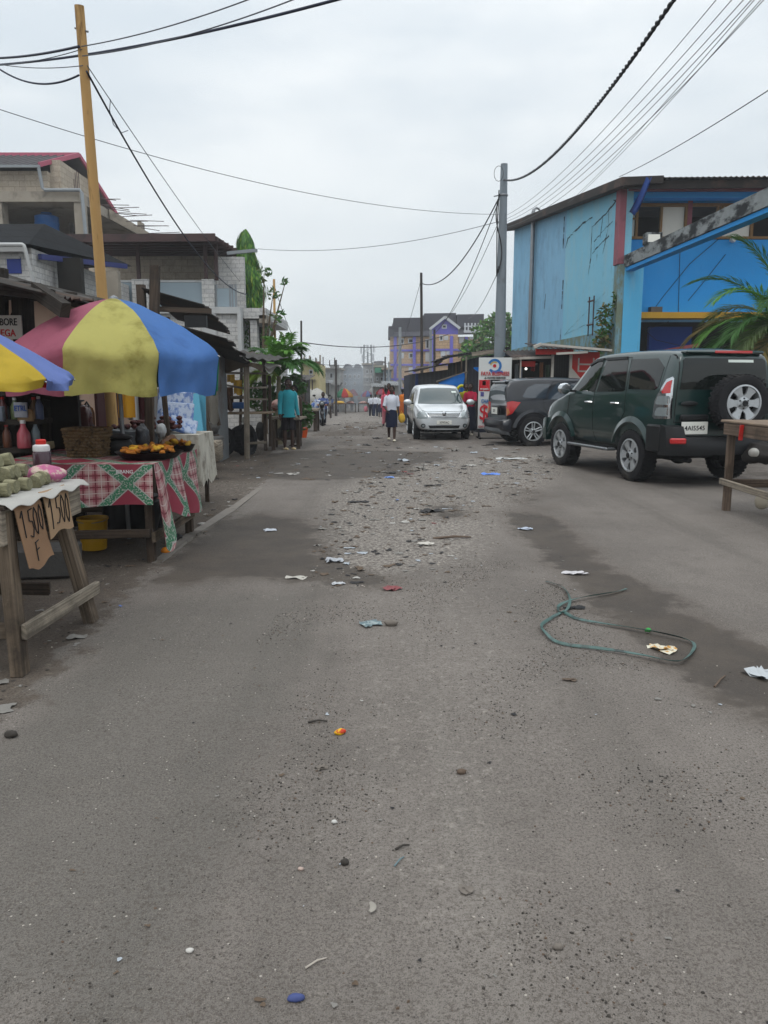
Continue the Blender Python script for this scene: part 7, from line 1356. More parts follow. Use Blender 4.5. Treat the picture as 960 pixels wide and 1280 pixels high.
box2('porch_wall', t, xx(539), xx(571), Y - 1.6, Y, -2.5, zz(419), M_farb); a = MB(M_viol); a.prism([(p[0] - g0.x, p[1] - g0.z) for p in gb], M_viol, (g0.x, Y - 1.55, g0.z), depth=-1.5); a.build('gable', t, smooth=0)
for p, q in (((536, 413), (554.5, 398)), ((554.5, 398), (573, 412))): a = MB(M_wfrm); a.bar((xx(p[0]), Y - 1.8, zz(p[1])), (xx(q[0]), Y - 1.8, zz(q[1])), .5, .28); a.build('bargeboard', t, smooth=0)
for u in (494, 518, 540, 563, 583): a = MB(M_viol); yy = Y - (1.7 if 538 < u < 572 else .1); a.box((xx(u), yy, zz(421) / 2), (.34, .3, zz(421))); a.build('pilaster', t, smooth=0)
for v in (438, 456, 474): a = MB(M_viol); a.bar((xx(488), Y - .06, zz(v)), (xx(603), Y - .06, zz(v)), .2, .22); a.build('band', t, smooth=0)
for v in (438, 456): a = MB(M_viol); a.bar((xx(540), Y - 1.65, zz(v)), (xx(571), Y - 1.65, zz(v)), .2, .22); a.build('band', t, smooth=0)
def win(u0, u1, v0, v1, yy, m_=M_wingl):
    f = box2('window', t, xx(u0), xx(u1), yy - .05, yy + .1, zz(v1), zz(v0), M_wfrm); box2('pane', f, xx(u0) + .12, xx(u1) - .12, yy - .09, yy - .03, zz(v1) + .12, zz(v0) - .12, m_); return f
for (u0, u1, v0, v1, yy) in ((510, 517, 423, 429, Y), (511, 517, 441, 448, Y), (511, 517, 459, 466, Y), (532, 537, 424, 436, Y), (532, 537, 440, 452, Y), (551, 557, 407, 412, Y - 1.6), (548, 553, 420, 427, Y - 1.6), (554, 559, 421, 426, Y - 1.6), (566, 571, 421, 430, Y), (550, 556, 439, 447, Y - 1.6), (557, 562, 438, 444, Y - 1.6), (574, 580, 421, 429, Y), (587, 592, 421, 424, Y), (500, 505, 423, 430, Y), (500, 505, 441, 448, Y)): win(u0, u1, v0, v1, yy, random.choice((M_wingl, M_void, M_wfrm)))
box2('roof_terrace', t, xx(580), xx(604), Y - .3, Y + 3, zz(416), zz(413), M_wfrm)
for k in range(6): a = MB(M_wfrm); u = 581 + 4.2 * k; a.bar((xx(u), Y - .2, zz(413)), (xx(u), Y - .2, zz(404)), .16, .16); a.build('baluster', t, smooth=0)
a = MB(M_wfrm); a.bar((xx(580), Y - .2, zz(408)), (xx(604), Y - .2, zz(408)), .14, .14); a.build('handrail', t, smooth=0)
# other far buildings down the street
M_c = [mat('cream_wall', '#b3a77c', .9, .12, .6, .1, dirt='#8d8468', dirt_at=(.55, .8)), mat('grey_concrete', '#7d7c7a', .9, .2, .6, .1, dirt='#5f5d5c', dirt_at=(.5, .7)), mat('blue_grey_wall', '#6d7a84', .9, .2, .6, .1), mat('pale_wall', '#a9a9a5', .9, .15, .6, .1, dirt='#858380', dirt_at=(.5, .7)), mat('green_wall', '#3f7f66', .8, .12, .6, .1), mat('brown_wall', '#6b5547', .9, .2, .6, .1)]
def far_house(label, u0, u1, vt, Y, m_, dep=8, wins=(), roof=None, extras=()):
    x0, x1, z1 = X(u0, Y, 4), X(u1, Y, 4), Z(vt, Y); t = thing('far_house', label, 'house', ((x0 + x1) / 2, Y + dep / 2, 0))
    box2('wall', t, x0, x1, Y, Y + dep, -2.5, z1, m_)
    if roof == 'slab': box2('roof', t, x0 - .2, x1 + .2, Y - .3, Y + dep, z1, z1 + .2, M_cem)
    elif roof == 'hip':
        a = MB(M_slate); w = x1 - x0; a.loft([[V((x0 - .4, Y - .4, z1)), V((x1 + .4, Y - .4, z1)), V((x1 + .4, Y + dep, z1)), V((x0 - .4, Y + dep, z1))], [V((x0 + w * .3, Y + dep * .4, z1 + w * .2)), V((x1 - w * .3, Y + dep * .4, z1 + w * .2)), V((x1 - w * .3, Y + dep * .6, z1 + w * .2)), V((x0 + w * .3, Y + dep * .6, z1 + w * .2))]]); a.build('roof', t, smooth=0)
    for (a0, a1, b0, b1) in wins:
        f = box2('window', t, X(a0, Y, 4), X(a1, Y, 4), Y - .06, Y + .05, Z(b1, Y), Z(b0, Y), M_wfrm); box2('pane', f, X(a0, Y, 4) + .06, X(a1, Y, 4) - .06, Y - .09, Y - .04, Z(b1, Y) + .08, Z(b0, Y) - .08, M_void)
    for (a0, a1, b0, b1, mm) in extras: box2('balcony', t, X(a0, Y, 4), X(a1, Y, 4), Y - .7, Y, Z(b1, Y), Z(b0, Y), mm)
    return t
far_house('cream walled house with a flat brown roof edge beyond the palm', 376, 399, 455, 68, M_c[0], 7, [(386, 391, 462, 468)], None, [(377, 400, 452, 455, M_c[5])])
t = far_house('unfinished grey frame above the cream house', 378, 399, 454, 78, M_c[1], 6, []); 
for u in (379, 386, 394, 399): box2('column', t, X(u, 78, 5), X(u + 1.6, 78, 5), 78, 78.5, Z(456, 78), Z(448, 78) + rnd(0, .4), M_cem)
far_house('pale grey house with a stepped bare parapet down the left side', 399, 424, 462, 84, M_c[3], 9, [(404, 408, 466, 472), (412, 416, 466, 473)], 'slab', [(413, 424, 456, 461, M_c[1])])
far_house('wide blue grey block with twin roofs deep in the haze', 427, 453, 460, 118, M_c[2], 10, [(430, 433, 468, 473), (436, 439, 468, 473), (442, 445, 468, 473), (447, 450, 468, 473), (430, 433, 477, 482), (442, 445, 477, 482)], None); 
for u0, u1 in ((428, 440), (441, 452)):
    a = MB(M_slate); x0, x1 = X(u0, 117, 5), X(u1, 117, 5); a.prism([(0, 0), ((x1 - x0) * .3, .6), ((x1 - x0) * .7, .6), (x1 - x0, 0)], M_slate, (x0, 117.5, Z(460, 117)), depth=-9); a.build('roof', bpy.data.objects['far_house.003'], smooth=0)
far_house('grey balconied block behind the telecom mast', 454, 468, 456, 104, M_c[1], 10, [(457, 461, 462, 467), (457, 461, 472, 477), (463, 466, 462, 467), (463, 466, 472, 477)], 'slab', [(454, 467, 470, 472, M_c[3]), (454, 467, 480, 482, M_c[3])])
far_house('house with a green upper wall at the end of the street', 468, 481, 459, 84, M_c[1], 9, [(470, 473, 471, 476), (475, 479, 471, 477)], 'slab', [(468.5, 480, 460, 466, M_c[4])])
far_house('low grey house squeezed against the buff apartment block', 479, 489, 462, 78, M_c[2], 8, [(481, 484, 467, 472)], 'slab'); far_house('small hip roofed house on the far left side', 470, 479, 452, 112, M_c[3], 8, [], 'hip')
def lowshop(label, u0, u1, vt, Y, wall_, roofm, tilt=.3):
    x0, x1, z1 = X(u0, Y, 2), X(u1, Y, 2), Z(vt, Y); t = thing('market_shack', label, 'shack', ((x0 + x1) / 2, Y + 1.5, 0)); box2('wall', t, x0 + .1, x1 - .1, Y + .8, Y + 3.5, -2.5, z1 + .1, wall_); a = MB(roofm); corrugated(a, (x0 - .2, Y - .4, z1), (x1 - x0 + .4, 0, -.05), (0, 4, tilt), roofm, .2, .03, .014); a.build('roof', t, smooth=60)
    for x in (x0 + .1, x1 - .1): a = MB(WD2); a.bar((x, Y - .2, slope(Y) - .05), (x, Y - .2, z1), .1, .1); a.build('post', t, smooth=0)
lowshop('dark tin roofed shop front beyond the motorcycle', 366, 382, 474, 42, M_dk, M_tin); lowshop('brownish tin roofed shop deeper on the left side', 372, 392, 474, 68, M_brn, M_tinpale); lowshop('grey shop under a rusty roof near the rainbow umbrella', 392, 412, 478, 76, M_c[1], M_tinpale); lowshop('dim shop front far left of the smoke', 406, 424, 481, 84, M_c[1], M_tin); lowshop('low shop right of the smoke beside the street', 466, 482, 483, 70, M_c[3], M_tinpale); lowshop('pale roofed shop behind the walkers', 480, 500, 481, 58, M_c[3], M_tinpale); lowshop('dark shop beside the buff apartment block', 507, 522, 480, 52, M_dk, M_tin)
# telecom mast
t = thing('telecom_mast', 'grey lattice telecom mast rising in the haze', 'mast', (X(459, 125), 125, 0)); bx = X(459.5, 125, 8)
for dx, dy in ((-.55, -.3), (.55, -.3), (0, .6)): a = MB(M_pipe); a.tube([(bx + dx * 1.5, 125 + dy, -1.7), (bx + dx, 125 + dy, Z(431, 125))], .13, n=6); a.build('mast_leg', t)
a = MB(M_pipe); 
for k in range(11): z = Z(475, 125) + k * .5; s_ = 1 if k % 2 else -1; a.bar((bx - .6 * s_, 124.7, z), (bx + .6 * s_, 124.7, z + .5), .07, .07)
a.build('bracing', t, smooth=0)
for dx, dz in ((-1.0, 0), (1.0, .2), (-.8, -1.2), (.9, -1.1), (0, .3)): a = MB(M_wfrm); a.box((bx + dx, 124.4, Z(438, 125) + dz), (.3, .2, 1.1)); a.build('antenna', t, smooth=0)
# poles down the street
def upole(label, u, vb_, vt, Y, r, m_, cross=False, lean=0.):
    p = V((X(u, Y, 0.), Y, slope(Y) - .1)); q = P(u + lean, vt, Y); t = thing('utility_pole', label, 'utility pole', p); a = MB(m_); a.tube([p, q], [r, r * .75], n=10); a.build('pole', t)
    if cross: a = MB(WD2); a.bar(q + V((-.5, 0, -.25)), q + V((.5, 0, -.25)), .1, .1); a.build('crossarm', t, smooth=0)
    return q
M_dpole = mat('dark_timber_pole', '#3a3431', .85, .25, 2, .2)
Q1 = upole('tall dark timber pole in front of the buff apartment block', 528, 500, 341, 40, .085, M_dpole, lean=-1.5); Q2 = upole('pale grey pole left of the buff block windows', 500, 500, 409, 56, .13, M_pipe); Q3 = upole('brown pole in front of the violet gable', 543, 500, 412, 42, .075, M_dpole); Q4 = upole('pale steel pole between the two dark poles', 538.5, 500, 412, 46, .10, M_pipe)
Q5 = upole('orange timber pole rising behind the palm', 345, 520, 349, 30, .06, M_pine, lean=-2.5); Q6 = upole('dark thin pole beside the palm fronds', 377, 520, 401, 34, .055, M_dpole, lean=-.5); Q7 = upole('dark pole by the pale parapet house', 420, 510, 450, 58, .10, M_dpole); Q8 = upole('thin grey pole near the far mast', 466, 505, 453, 76, .09, M_pipe); Q9 = upole('thin pole at the far green wall', 481.5, 505, 446, 66, .08, M_dpole); Q10 = upole('slim pole right of the green wall', 486, 505, 452, 70, .08, M_pipe)
for u, v in ((388, 446), (395, 447), (404, 446), (412, 450), (418, 447), (372, 447)): a = MB(M_dpole); p = P(u, 458, 60); a.tube([p, P(u + rnd(-.5, .5), v, 60)], .04, n=5); tag(a.build('rebar', None, p), 'thin bare rod sticking up from the far roofs', 'rod', 'bare rods on the far roofs')
# market umbrellas far down
def far_umb(label, u, Y, v0, v1, R, cols, rot=.2, sk=.15):
    umbrella('market_umbrella', label, (X(u, Y, 1.5), Y), Z(v0, Y), Z(v1, Y), R, sk, cols, rot, slope(Y), .03, 'far market umbrellas', 0)
F_org = fabric('orange_cloth', '#d9a13a'); F_lil = fabric('lilac_cloth', '#8a86a6'); F_mau = fabric('mauve_cloth', '#9a8f9c')
far_umb('dirty white market umbrella nearest the motorcycle', 396, 58, 485, 496, .88, [F_wht], .2, .3); far_umb('greyish white market umbrella behind the nearest white one', 384, 62, 484, 495, .75, [F_wht], .2, .3)
far_umb('rainbow green red and yellow market umbrella in mid street haze', 430, 80, 485, 494, .95, [F_scar, F_org, F_yel2, F_scar, F_grn, F_yel2, F_grn, F_grn], .15, .2); far_umb('blue and brown market umbrella left of the pair in white shirts', 459, 86, 488, 494, .7, [F_peri, F_red, F_peri], .2); far_umb('pinkish red market umbrella behind the walkers', 478, 70, 484, 491, .6, [F_scar, F_red, F_wht], .4); far_umb('lilac grey market umbrella right of the walkers', 499, 64, 482, 489, .65, [F_lil], .4); far_umb('grey pink market umbrella beside the black shacks', 513, 44, 487, 491, .38, [F_mau], .4, .2); far_umb('brown market umbrella beyond the rainbow one', 441, 90, 486, 493, .6, [F_red], .4); far_umb('pale cream market umbrella over the end of the street', 467, 96, 483, 488, .6, [F_wht], .3)
# small stalls and goods along the far kerb
for i, (u, Y, w, h, mm, lab) in enumerate(((405, 50, 1.0, .8, WD2, 'dark low stall table behind the motorcycle'), (424, 72, 1.4, .9, M_brn, 'brown stall table under the rainbow umbrella'), (438, 80, 1.2, .9, M_dk, 'dark stall table right of the rainbow umbrella'), (454, 84, 1.2, .9, M_brn, 'brown stall table under the blue umbrella'), (513, 40, .8, .9, M_brn, 'brown stall table beside the black shacks'))):
    x = X(u, Y, .5); g0_ = slope(Y); h += g0_; t = thing('market_table', lab, 'table', (x, Y, g0_)); a = MB(mm); a.box((x, Y, h), (w, 1.0, .06)); a.build('tabletop', t, smooth=0)
    for dx in (-w * .42, w * .42):
        for dy in (-.4, .4): a = MB(WD2); a.bar((x + dx, Y + dy, g0_ - .03), (x + dx, Y + dy, h), .07, .07); a.build('leg', t, smooth=0)
    a = MB(random.choice((M_pinkg, M_yel, M_brn))); a.sphere((x, Y, h + .1), (w * .35, .35, .16), nu=12, nv=8, fn=lambda p: p * (1 + .3 * noise.noise(p * 6 + V((i, 0, 0))))); tag(a.build('goods_heap', None, (x, Y, h + .03)), 'heap of goods on the ' + lab, 'goods')
# smoke drifting across the far street
m = bpy.data.materials.new('smoke_air'); m.use_nodes = True; m.node_tree.nodes.clear(); mo = m.node_tree.nodes.new('ShaderNodeOutputMaterial'); pv = m.node_tree.nodes.new('ShaderNodeVolumePrincipled'); pv.inputs['Color'].default_value = (.9, .94, 1, 1); pv.inputs['Density'].default_value = .008; m.node_tree.links.new(pv.outputs[0], mo.inputs['Volume'])
a = MB(m); a.sphere((X(452, 84), 88, 1.5), (8, 12, 6.5), m, 20, 12, fn=lambda p: p * (1 + .35 * noise.noise(p * .2))); tag(a.build('smoke', None), 'thin bluish smoke drifting across the far street', kind='stuff')
m2 = m.copy(); m2.node_tree.nodes['Principled Volume'].inputs['Density'].default_value = .06
a = MB(m2); a.sphere((X(447, 88), 88, .8), (2.2, 4, 3.0), m2, 16, 10, fn=lambda p: p * (1 + .3 * noise.noise(p * .9))); tag(a.build('smoke', None), 'denser blue smoke rising from the roadside', kind='stuff')
# ------------------------------------------------------------------ people
M_skin = [mat('brown_skin', '#4a3024', .55, .12, 6, .05, spec=.4), mat('dark_skin', '#382318', .55, .12, 6, .05, spec=.4)]
M_eyew = mat('eye_white', '#cfc8bd', .4, .02, 5, 0); M_eyed = mat('eye_dark', '#120c0a', .3, 0, 5, 0); M_lip = mat('lip', '#5a2e2a', .5, .05, 5, 0); M_hair = mat('black_hair', '#0d0b0b', .9, .3, 40, .4)
def cl(name, col, var=.14): return mat(name, col, .88, var, 8, .35, 22, spec=.2)
def skin_body(name, root, V_, E_, rad, m_, extra=None, sub=2):
    me = bpy.data.meshes.new(name); me.from_pydata([tuple(v) for v in V_], E_, []); me.materials.append(m_); o = bpy.data.objects.new(name, me); COL.objects.link(o)
    sk = o.modifiers.new('s', 'SKIN'); sk.use_smooth_shade = True
    for i, r in enumerate(rad): d = me.skin_vertices[0].data[i]; d.radius = (r, r) if not isinstance(r, tuple) else r; d.use_root = (i == 0)
    s2 = o.modifiers.new('u', 'SUBSURF'); s2.levels = sub; apply_mods(o)
    return o
def person(label, pos, heading, h=1.68, top='#ffffff', bottom='#202840', kind='trousers', sleeve='short', leg=(.0, .0), knee=(0., 0.), arm=((0, .10, .15), (0, .10, .15)), skin=0, hair='short', shoe='#c9c0ae', female=False, extra=None, head=(0, 0), hem=None, fingers=True, shirt_open=False, tucked=False, build=1.0):
    """facing +y before heading is applied; arm = (swing forward, out, elbow bend)"""
    s = h; root = thing('person', label, 'person', pos, heading); sk = M_skin[skin]; bw = build * (.92 if female else 1.)
    Hp = V((0, 0, .53)); Ch = V((0, .0, .74)); Nk = V((0, .0, .835)); J = {}
    def lg(sd, sw, kb):
        hip = V((sd * .052 * bw, 0, .50)); kn = hip + V((0, math.sin(sw), -math.cos(sw))) * .235; a2 = sw - kb; an = kn + V((0, math.sin(a2), -math.cos(a2))) * .225; return hip, kn, an
    legs = [lg(-1, leg[0], knee[0]), lg(1, leg[1], knee[1])]
    low = min(a[2].z for a in legs) - .040; up_ = V((0, 0, -low))
    def ar(sd, a):
        sh = V((sd * .100 * bw, 0, .80)); d = V((sd * math.sin(a[1]), math.sin(a[0]) * math.cos(a[1]), -math.cos(a[0]) * math.cos(a[1]))).normalized(); el = sh + d * .175; a2 = a[0] + a[2]; inw = a[1] - (a[3] if len(a) > 3 else 0)
        d2 = V((sd * math.sin(inw), math.sin(a2) * math.cos(inw), -math.cos(a2) * math.cos(inw))).normalized(); wr = el + d2 * .15; return sh, el, wr, d2
    arms = [ar(-1, arm[0]), ar(1, arm[1])]
    T = lambda p: (p + up_) * s
    hd = V((head[0] * .02, .018, .925))
    Vs = [Hp, V((0, .0, .62)), Ch, Nk, V((0, .006, .872)), V((0, .008, .90))]; R = [(.085 * bw, .062), (.074 * bw, .055), (.098 * bw, .062), .034, .034, .03]; E = [(0, 1), (1, 2), (2, 3), (3, 4), (4, 5)]
    for (hip, kn, an) in legs:
        i = len(Vs); Vs += [hip, hip.lerp(kn, .5), kn, kn.lerp(an, .35), an, an + V((0, .035, -.026)), an + V((0, .085, -.030))]; R += [.056, .047, .034, .033, .021, .02, .016]; E += [(0, i), (i, i + 1), (i + 1, i + 2), (i + 2, i + 3), (i + 3, i + 4), (i + 4, i + 5), (i + 5, i + 6)]
    for (sh, el, wr, d2) in arms:
        i = len(Vs); Vs += [sh, sh.lerp(el, .5), el, el.lerp(wr, .4), wr, wr + d2 * .035]; R += [.032, .027, .022, .022, .015, (.021, .014)]; E += [(2, i), (i, i + 1), (i + 1, i + 2), (i + 2, i + 3), (i + 3, i + 4), (i + 4, i + 5)]
    body = skin_body('body', root, [T(v) for v in Vs], E, [tuple(x * s for x in r) if isinstance(r, tuple) else r * s for r in R], sk); body.parent = root
    # head and fingers join the same mesh
    mb = MB(sk); mb.mats = [sk]
    Rh = Matrix.Rotation(head[0], 3, 'Z') @ Matrix.Rotation(-head[1], 3, 'X'); hc = T(hd)
    def hshape(p):
        q = V(p); f = max(0, -q.z / (.068 * s)); q.x *= 1 - .30 * f * f; q.y *= 1 - .12 * f; q.y += .012 * s * f; return q
    mb.sphere(hc, (.045 * s, .055 * s, .068 * s), sk, 18, 14, R=Rh, fn=hshape)
    L = lambda x, y, z: hc + Rh @ (V((x, y, z)) * s)
    mb.sphere(L(0, .060, -.010), (.010 * s, .012 * s, .016 * s), sk, 8, 6); mb.sphere(L(0, .052, -.036), (.016 * s, .010 * s, .007 * s), M_lip, 8, 6)
    for sd in (-1, 1):
        mb.sphere(L(sd * .018, .046, .006), (.0085 * s, .006 * s, .005 * s), M_eyew, 8, 6); mb.sphere(L(sd * .018, .0515, .006), (.0035 * s,) * 3, M_eyed, 6, 5); mb.sphere(L(sd * .046, -.002, -.004), (.006 * s, .012 * s, .017 * s), sk, 8, 6)
        mb.bar(L(sd * .009, .053, .017), L(sd * .028, .046, .018), .004 * s, .004 * s, M_eyed)
    for sd, (sh, el, wr, d2) in zip((-1, 1), arms):
        hb = wr + d2 * .035; side = V((0, 1, 0)) - d2 * d2.y; side.normalize(); nrm = d2.cross(side).normalized() * sd
        for k, (off, ln) in enumerate(((-.014, .034), (-.005, .041), (.004, .043), (.013, .038))):
            b0 = hb + side * off + d2 * .012; m_ = b0 + d2 * ln * .55 - nrm * .004; e_ = m_ + d2 * ln * .4 - nrm * .013; mb.tube([T(b0), T(m_), T(e_)], [.0055 * s, .005 * s, .0035 * s], sk, 6)
        tb = wr + d2 * .018 + side * .014; mb.tube([T(tb), T(tb + side * .016 + d2 * .018), T(tb + side * .018 + d2 * .036 - nrm * .006)], [.007 * s, .006 * s, .0045 * s], sk, 6)
    mb.recalc(); fuse(body, mb)
    for p in body.data.polygons: p.use_smooth = True
    # hair
    hb = MB(M_hair); hm = .012 if hair == 'short' else .018
    hb.sphere(hc + Rh @ (V((0, -.010, .012)) * s), ((.046 + hm * .35) * s, (.056 + hm * .25) * s, (.066 + hm * .1) * s), M_hair, 16, 12, R=Rh, fn=lambda p: V((p.x, min(p.y, (.030 + .35 * p.z / s) * s), max(p.z, -.034 * s))) * (1 + .05 * noise.noise(p * 60 / s)))
    if hair == 'bun': hb.sphere(L(0, -.058, .040), (.03 * s,) * 3, M_hair, 10, 8)
    hb.build('hair', root, world=False, smooth=60)
    # upper garment: one shell of torso and sleeves
    tm = cl('shirt_cloth', top) if isinstance(top, str) else top; bmt = cl('lower_cloth', bottom) if isinstance(bottom, str) else bottom
    g = MB(tm); zb_ = .50 if not tucked else .60
    prof = [(zb_, .092, .068), (.56, .092, .066), (.62, .086 if female else .092, .064), (.68, .093, .068), (.74, .098, .071), (.78, .102, .066), (.81, .092, .055), (.828, .062, .044), (.843, .040, .038)]
    if hem: prof = [(hem, .10, .078)] + prof[1:]
    rings = []
    for z, w, d in prof:
        rings.append([T(V((w * bw * math.cos(a) * 1.04, (d * math.sin(a) + .004 + (.012 * max(0, math.sin(a)) if female and .66 < z < .76 else 0)), z)) ) + V((0, 0, 0)) + V((1, 0, 0)) * 0 for a in [2 * PI * i / 24 for i in range(24)]])
    for rg in rings:
        for i, p in enumerate(rg): rg[i] = p * 1 + V((math.cos(i), math.sin(i * 1.3), 0)) * .006 * s * noise.noise(p * 9)
    g.loft(rings, tm)
    for sh, el, wr, d2 in arms:
        if sleeve == 'none': continue
        if sleeve == 'short': pts = [sh + V((-.02 * (1 if sh.x > 0 else -1), 0, .008)), sh + (el - sh) * .12, sh.lerp(el, .6), sh.lerp(el, .95)]; rs = [.036, .040, .036, .039]
        else: pts = [sh + V((-.02 * (1 if sh.x > 0 else -1), 0, .008)), sh + (el - sh) * .12, sh.lerp(el, .6), el, el.lerp(wr, .5), el.lerp(wr, .95)]; rs = [.036, .040, .035, .031, .028, .024]
        g.tube([T(p) for p in pts], [r * s for r in rs], tm, 12)
    go = g.build('shirt', root, world=False, smooth=70)
    q = MB(bmt)
    def pelvis(mb_, ztop, zlow):
        mb_.loft([[T(V((w * bw * math.cos(a), d * math.sin(a) + .002, z))) for a in [2 * PI * i / 20 for i in range(20)]] for z, w, d in ((zlow, .088, .068), (.50, .094, .070), (.54, .093, .068), (ztop, .086, .064))], bmt)
    if kind in ('trousers', 'shorts'):
        pelvis(q, .60, .455)
        for hip, kn, an in legs:
            end = kn.lerp(an, .93) if kind == 'trousers' else hip.lerp(kn, .93); pts = [hip + V((0, 0, .01)), hip.lerp(kn, .5), (kn if kind == 'trousers' else hip.lerp(kn, .75))] + ([kn.lerp(an, .5)] if kind == 'trousers' else []) + [end]; rs = [.058, .054, .044 if kind == 'trousers' else .053] + ([.040] if kind == 'trousers' else []) + [.038 if kind == 'trousers' else .054]
            q.tube([T(p) for p in pts], [r * s for r in rs], bmt, 12)
    else:
        L_ = .26 if kind == 'skirt' else .10; kz = min(legs[0][1].z, legs[1][1].z); rings = []; sway = (legs[0][1].y + legs[1][1].y) * .5
        for f in [0, .15, .3, .5, .7, .85, 1.]:
            z = .61 + (L_ - .61) * f; w = .083 + .030 * min(1, f * 3.2) + (.0 if kind == 'skirt' else .03 * f); d = .062 + .018 * min(1, f * 3) + .022 * f
            rings.append([T(V((w * bw * math.cos(a) * (1 + .03 * f * math.sin(a * 7)), d * math.sin(a) * (1 + .05 * f * math.sin(a * 5)) + sway * f * .6, z))) for a in [2 * PI * i / 28 for i in range(28)]])
        q.loft(rings, bmt)
    q.build({'trousers': 'trousers', 'shorts': 'shorts'}.get(kind, 'skirt'), root, world=False, smooth=70)
    sm_ = cl('shoe', shoe, .1)
    for hip, kn, an in legs:
        sh_ = MB(sm_); c = an + V((0, .035, -.027)); sh_.sphere(T(c), (.028 * s, .073 * s, .022 * s), sm_, 14, 10, fn=lambda p: V((p.x * (1.1 if p.y > 0 else .9), p.y, max(p.z, -.013 * s)))); sh_.build('shoe', root, world=False, smooth=60)
    if extra: extra(root, T, arms, s)
    return root
def at(u, v, z=None):
    for _ in range(1):
        g = G(u, v)
    Y = g.y
    for _ in range(12): Y = G(u, v, slope(Y)).y
    return G(u, v, slope(Y))
def atY(u, Y): return V((X(u, Y, .5), Y, slope(Y)))
TO = PI            # facing us
def bag_(col, side, sz, nm='bag', lab=None):
    def f(root, T, arms, s):
        sh, el, wr, d2 = arms[side]; p = frame_of(root) @ (T(wr + d2 * .07)); a = MB(cl('bag_cloth', col)); a.sphere(p - V((0, 0, sz * .9)), (sz * .8, sz * .45, sz), nu=14, nv=10, fn=lambda q: q * (1 + .15 * noise.noise(q * 12))); a.tube([p + V((-.05, 0, -sz * .3)), p, p + V((.05, 0, -sz * .3))], .012, n=5); tag(a.build('hand_bag', None, p, smooth=60), lab, 'bag')
    return f
g = at(361, 562)
person('man in a teal long sleeved shirt and dark shorts standing at the stall', g, math.radians(180 + 28), 1.68, '#2b8e9b', '#1e1a1e', 'shorts', 'long', (.03, -.03), (0, 0), ((-.06, .15, .22), (.10, .16, .35)), 1, 'short', '#c7b48f', head=(-.35, -.05), hem=.46)
def strap(root, T, arms, s): pass
g = at(489.5, 551)
person('woman in a white school shirt and long navy skirt walking towards us', g, math.radians(180), 1.52, '#c9cdd8', '#151b33', 'skirt', 'short', (.22, -.20), (.02, .25), ((-.10, .12, .2), (.1, .22, .9, .55)), 1, 'bun', '#d0c8b4', True, tucked=True, head=(-.1, .0))
a = MB(M_yel); p = g + V((.28, -.02, .62)); a.sphere(p, (.10, .06, .13), nu=14, nv=10, fn=lambda q: q * (1 + .15 * noise.noise(q * 12))); a.tube([p + V((-.05, 0, .1)), p + V((-.02, 0, .2)), p + V((.04, 0, .1))], .01, n=5); tag(a.build('hand_bag', None, p, smooth=60), 'yellow bag carried at the side of the woman in the navy skirt', 'bag')
g = atY(464, 54); person('left of the two walkers in white shirts, dark trousers and back turned', g, .1, 1.58, '#cdd1da', '#121a2f', 'trousers', 'short', (.2, -.2), (.0, .2), ((-.15, .08, .1), (.15, .08, .2)), 1, 'short', '#d2cfc8', tucked=True)
a = MB(mat('pink_bag', '#b26a74', .7, .1, 6, .1)); p = g + V((-.38, 0, .55)); a.sphere(p, (.14, .1, .2), nu=12, nv=8); tag(a.build('hand_bag', None, p), 'pink bag in the left hand of the walking pupil', 'bag')
g = atY(469.5, 53); person('right of the two walkers in white shirts, taller with navy trousers', g, -.1, 1.62, '#d0d3dc', '#16213a', 'trousers', 'short', (-.2, .22), (.2, .0), ((.15, .08, .1), (-.15, .08, .2)), 1, 'short', '#d2cfc8', tucked=True)
g = atY(475.5, 50); person('smaller pupil in white shirt and navy skirt beside the pink dress', g, 0, 1.5, '#cfd3da', '#131b31', 'skirt', 'short', (.15, -.15), (0, .15), skin=1, hair='short', tucked=True)
g = atY(482.5, 33); person('woman in a pink outfit walking away behind the woman in the navy skirt', g, .15, 1.62, '#c4566a', '#c97782', 'trousers', 'long', (.25, -.25), (0, .3), ((-.2, .1, .1), (.2, .1, .2)), 1, 'bun', '#23191a', True, hem=.40)
g = atY(486, 35); person('tall person in a deep red top beyond the pink outfit', g, TO, 1.85, '#a52338', '#2a2a33', 'trousers', 'short', skin=1)
g = atY(503.5, 39); person('woman in an orange dress beside the black shacks', g, -.6, 1.68, '#d2762c', '#a5521e', 'dress', 'short', (.1, -.1), (0, .1), ((.2, .1, .5), (.2, .1, .5)), 1, 'bun', '#4a2e22', True)
a = MB(M_yel); p = g + V((-.42, -.1, .5)); a.sphere(p, (.16, .13, .22), nu=12, nv=8); tag(a.build('hand_bag', None, p), 'yellow bag beside the woman in the orange dress', 'bag')
g = at(586, 543); person('woman in a crimson top and long navy skirt by the sign board', (g.x, 23.7, 0), math.radians(160), 1.58, '#a01f3c', '#141a2b', 'dress', 'short', (.0, .0), (0, 0), ((.5, .1, .9), (.2, .15, .3)), 1, 'bun', '#b9b2a4', True)
g = at(577, 540); person('person in a black and yellow top beside the crimson top', (g.x, 24.3, 0), math.radians(200), 1.58, '#8f8a1c', '#191a20', 'trousers', 'short', skin=1)
g = atY(383.5, 37); person('child in a dark patterned top standing by the pale bench', g, TO + .3, 1.05, '#20263a', '#251f24', 'shorts', 'short', skin=1, shoe='#2a201c')
g = at(391, 517); person('man in a dark shirt behind the child', g, TO, 1.62, '#2c2b38', '#4a4034', 'trousers', 'short', skin=1, shoe='#201a18')
g = at(415, 515); person('man in a bright blue shirt standing near the rainbow umbrella', g, 2.2, 1.66, '#2a56a0', '#273a6a', 'trousers', 'short', skin=1, shoe='#201a18')
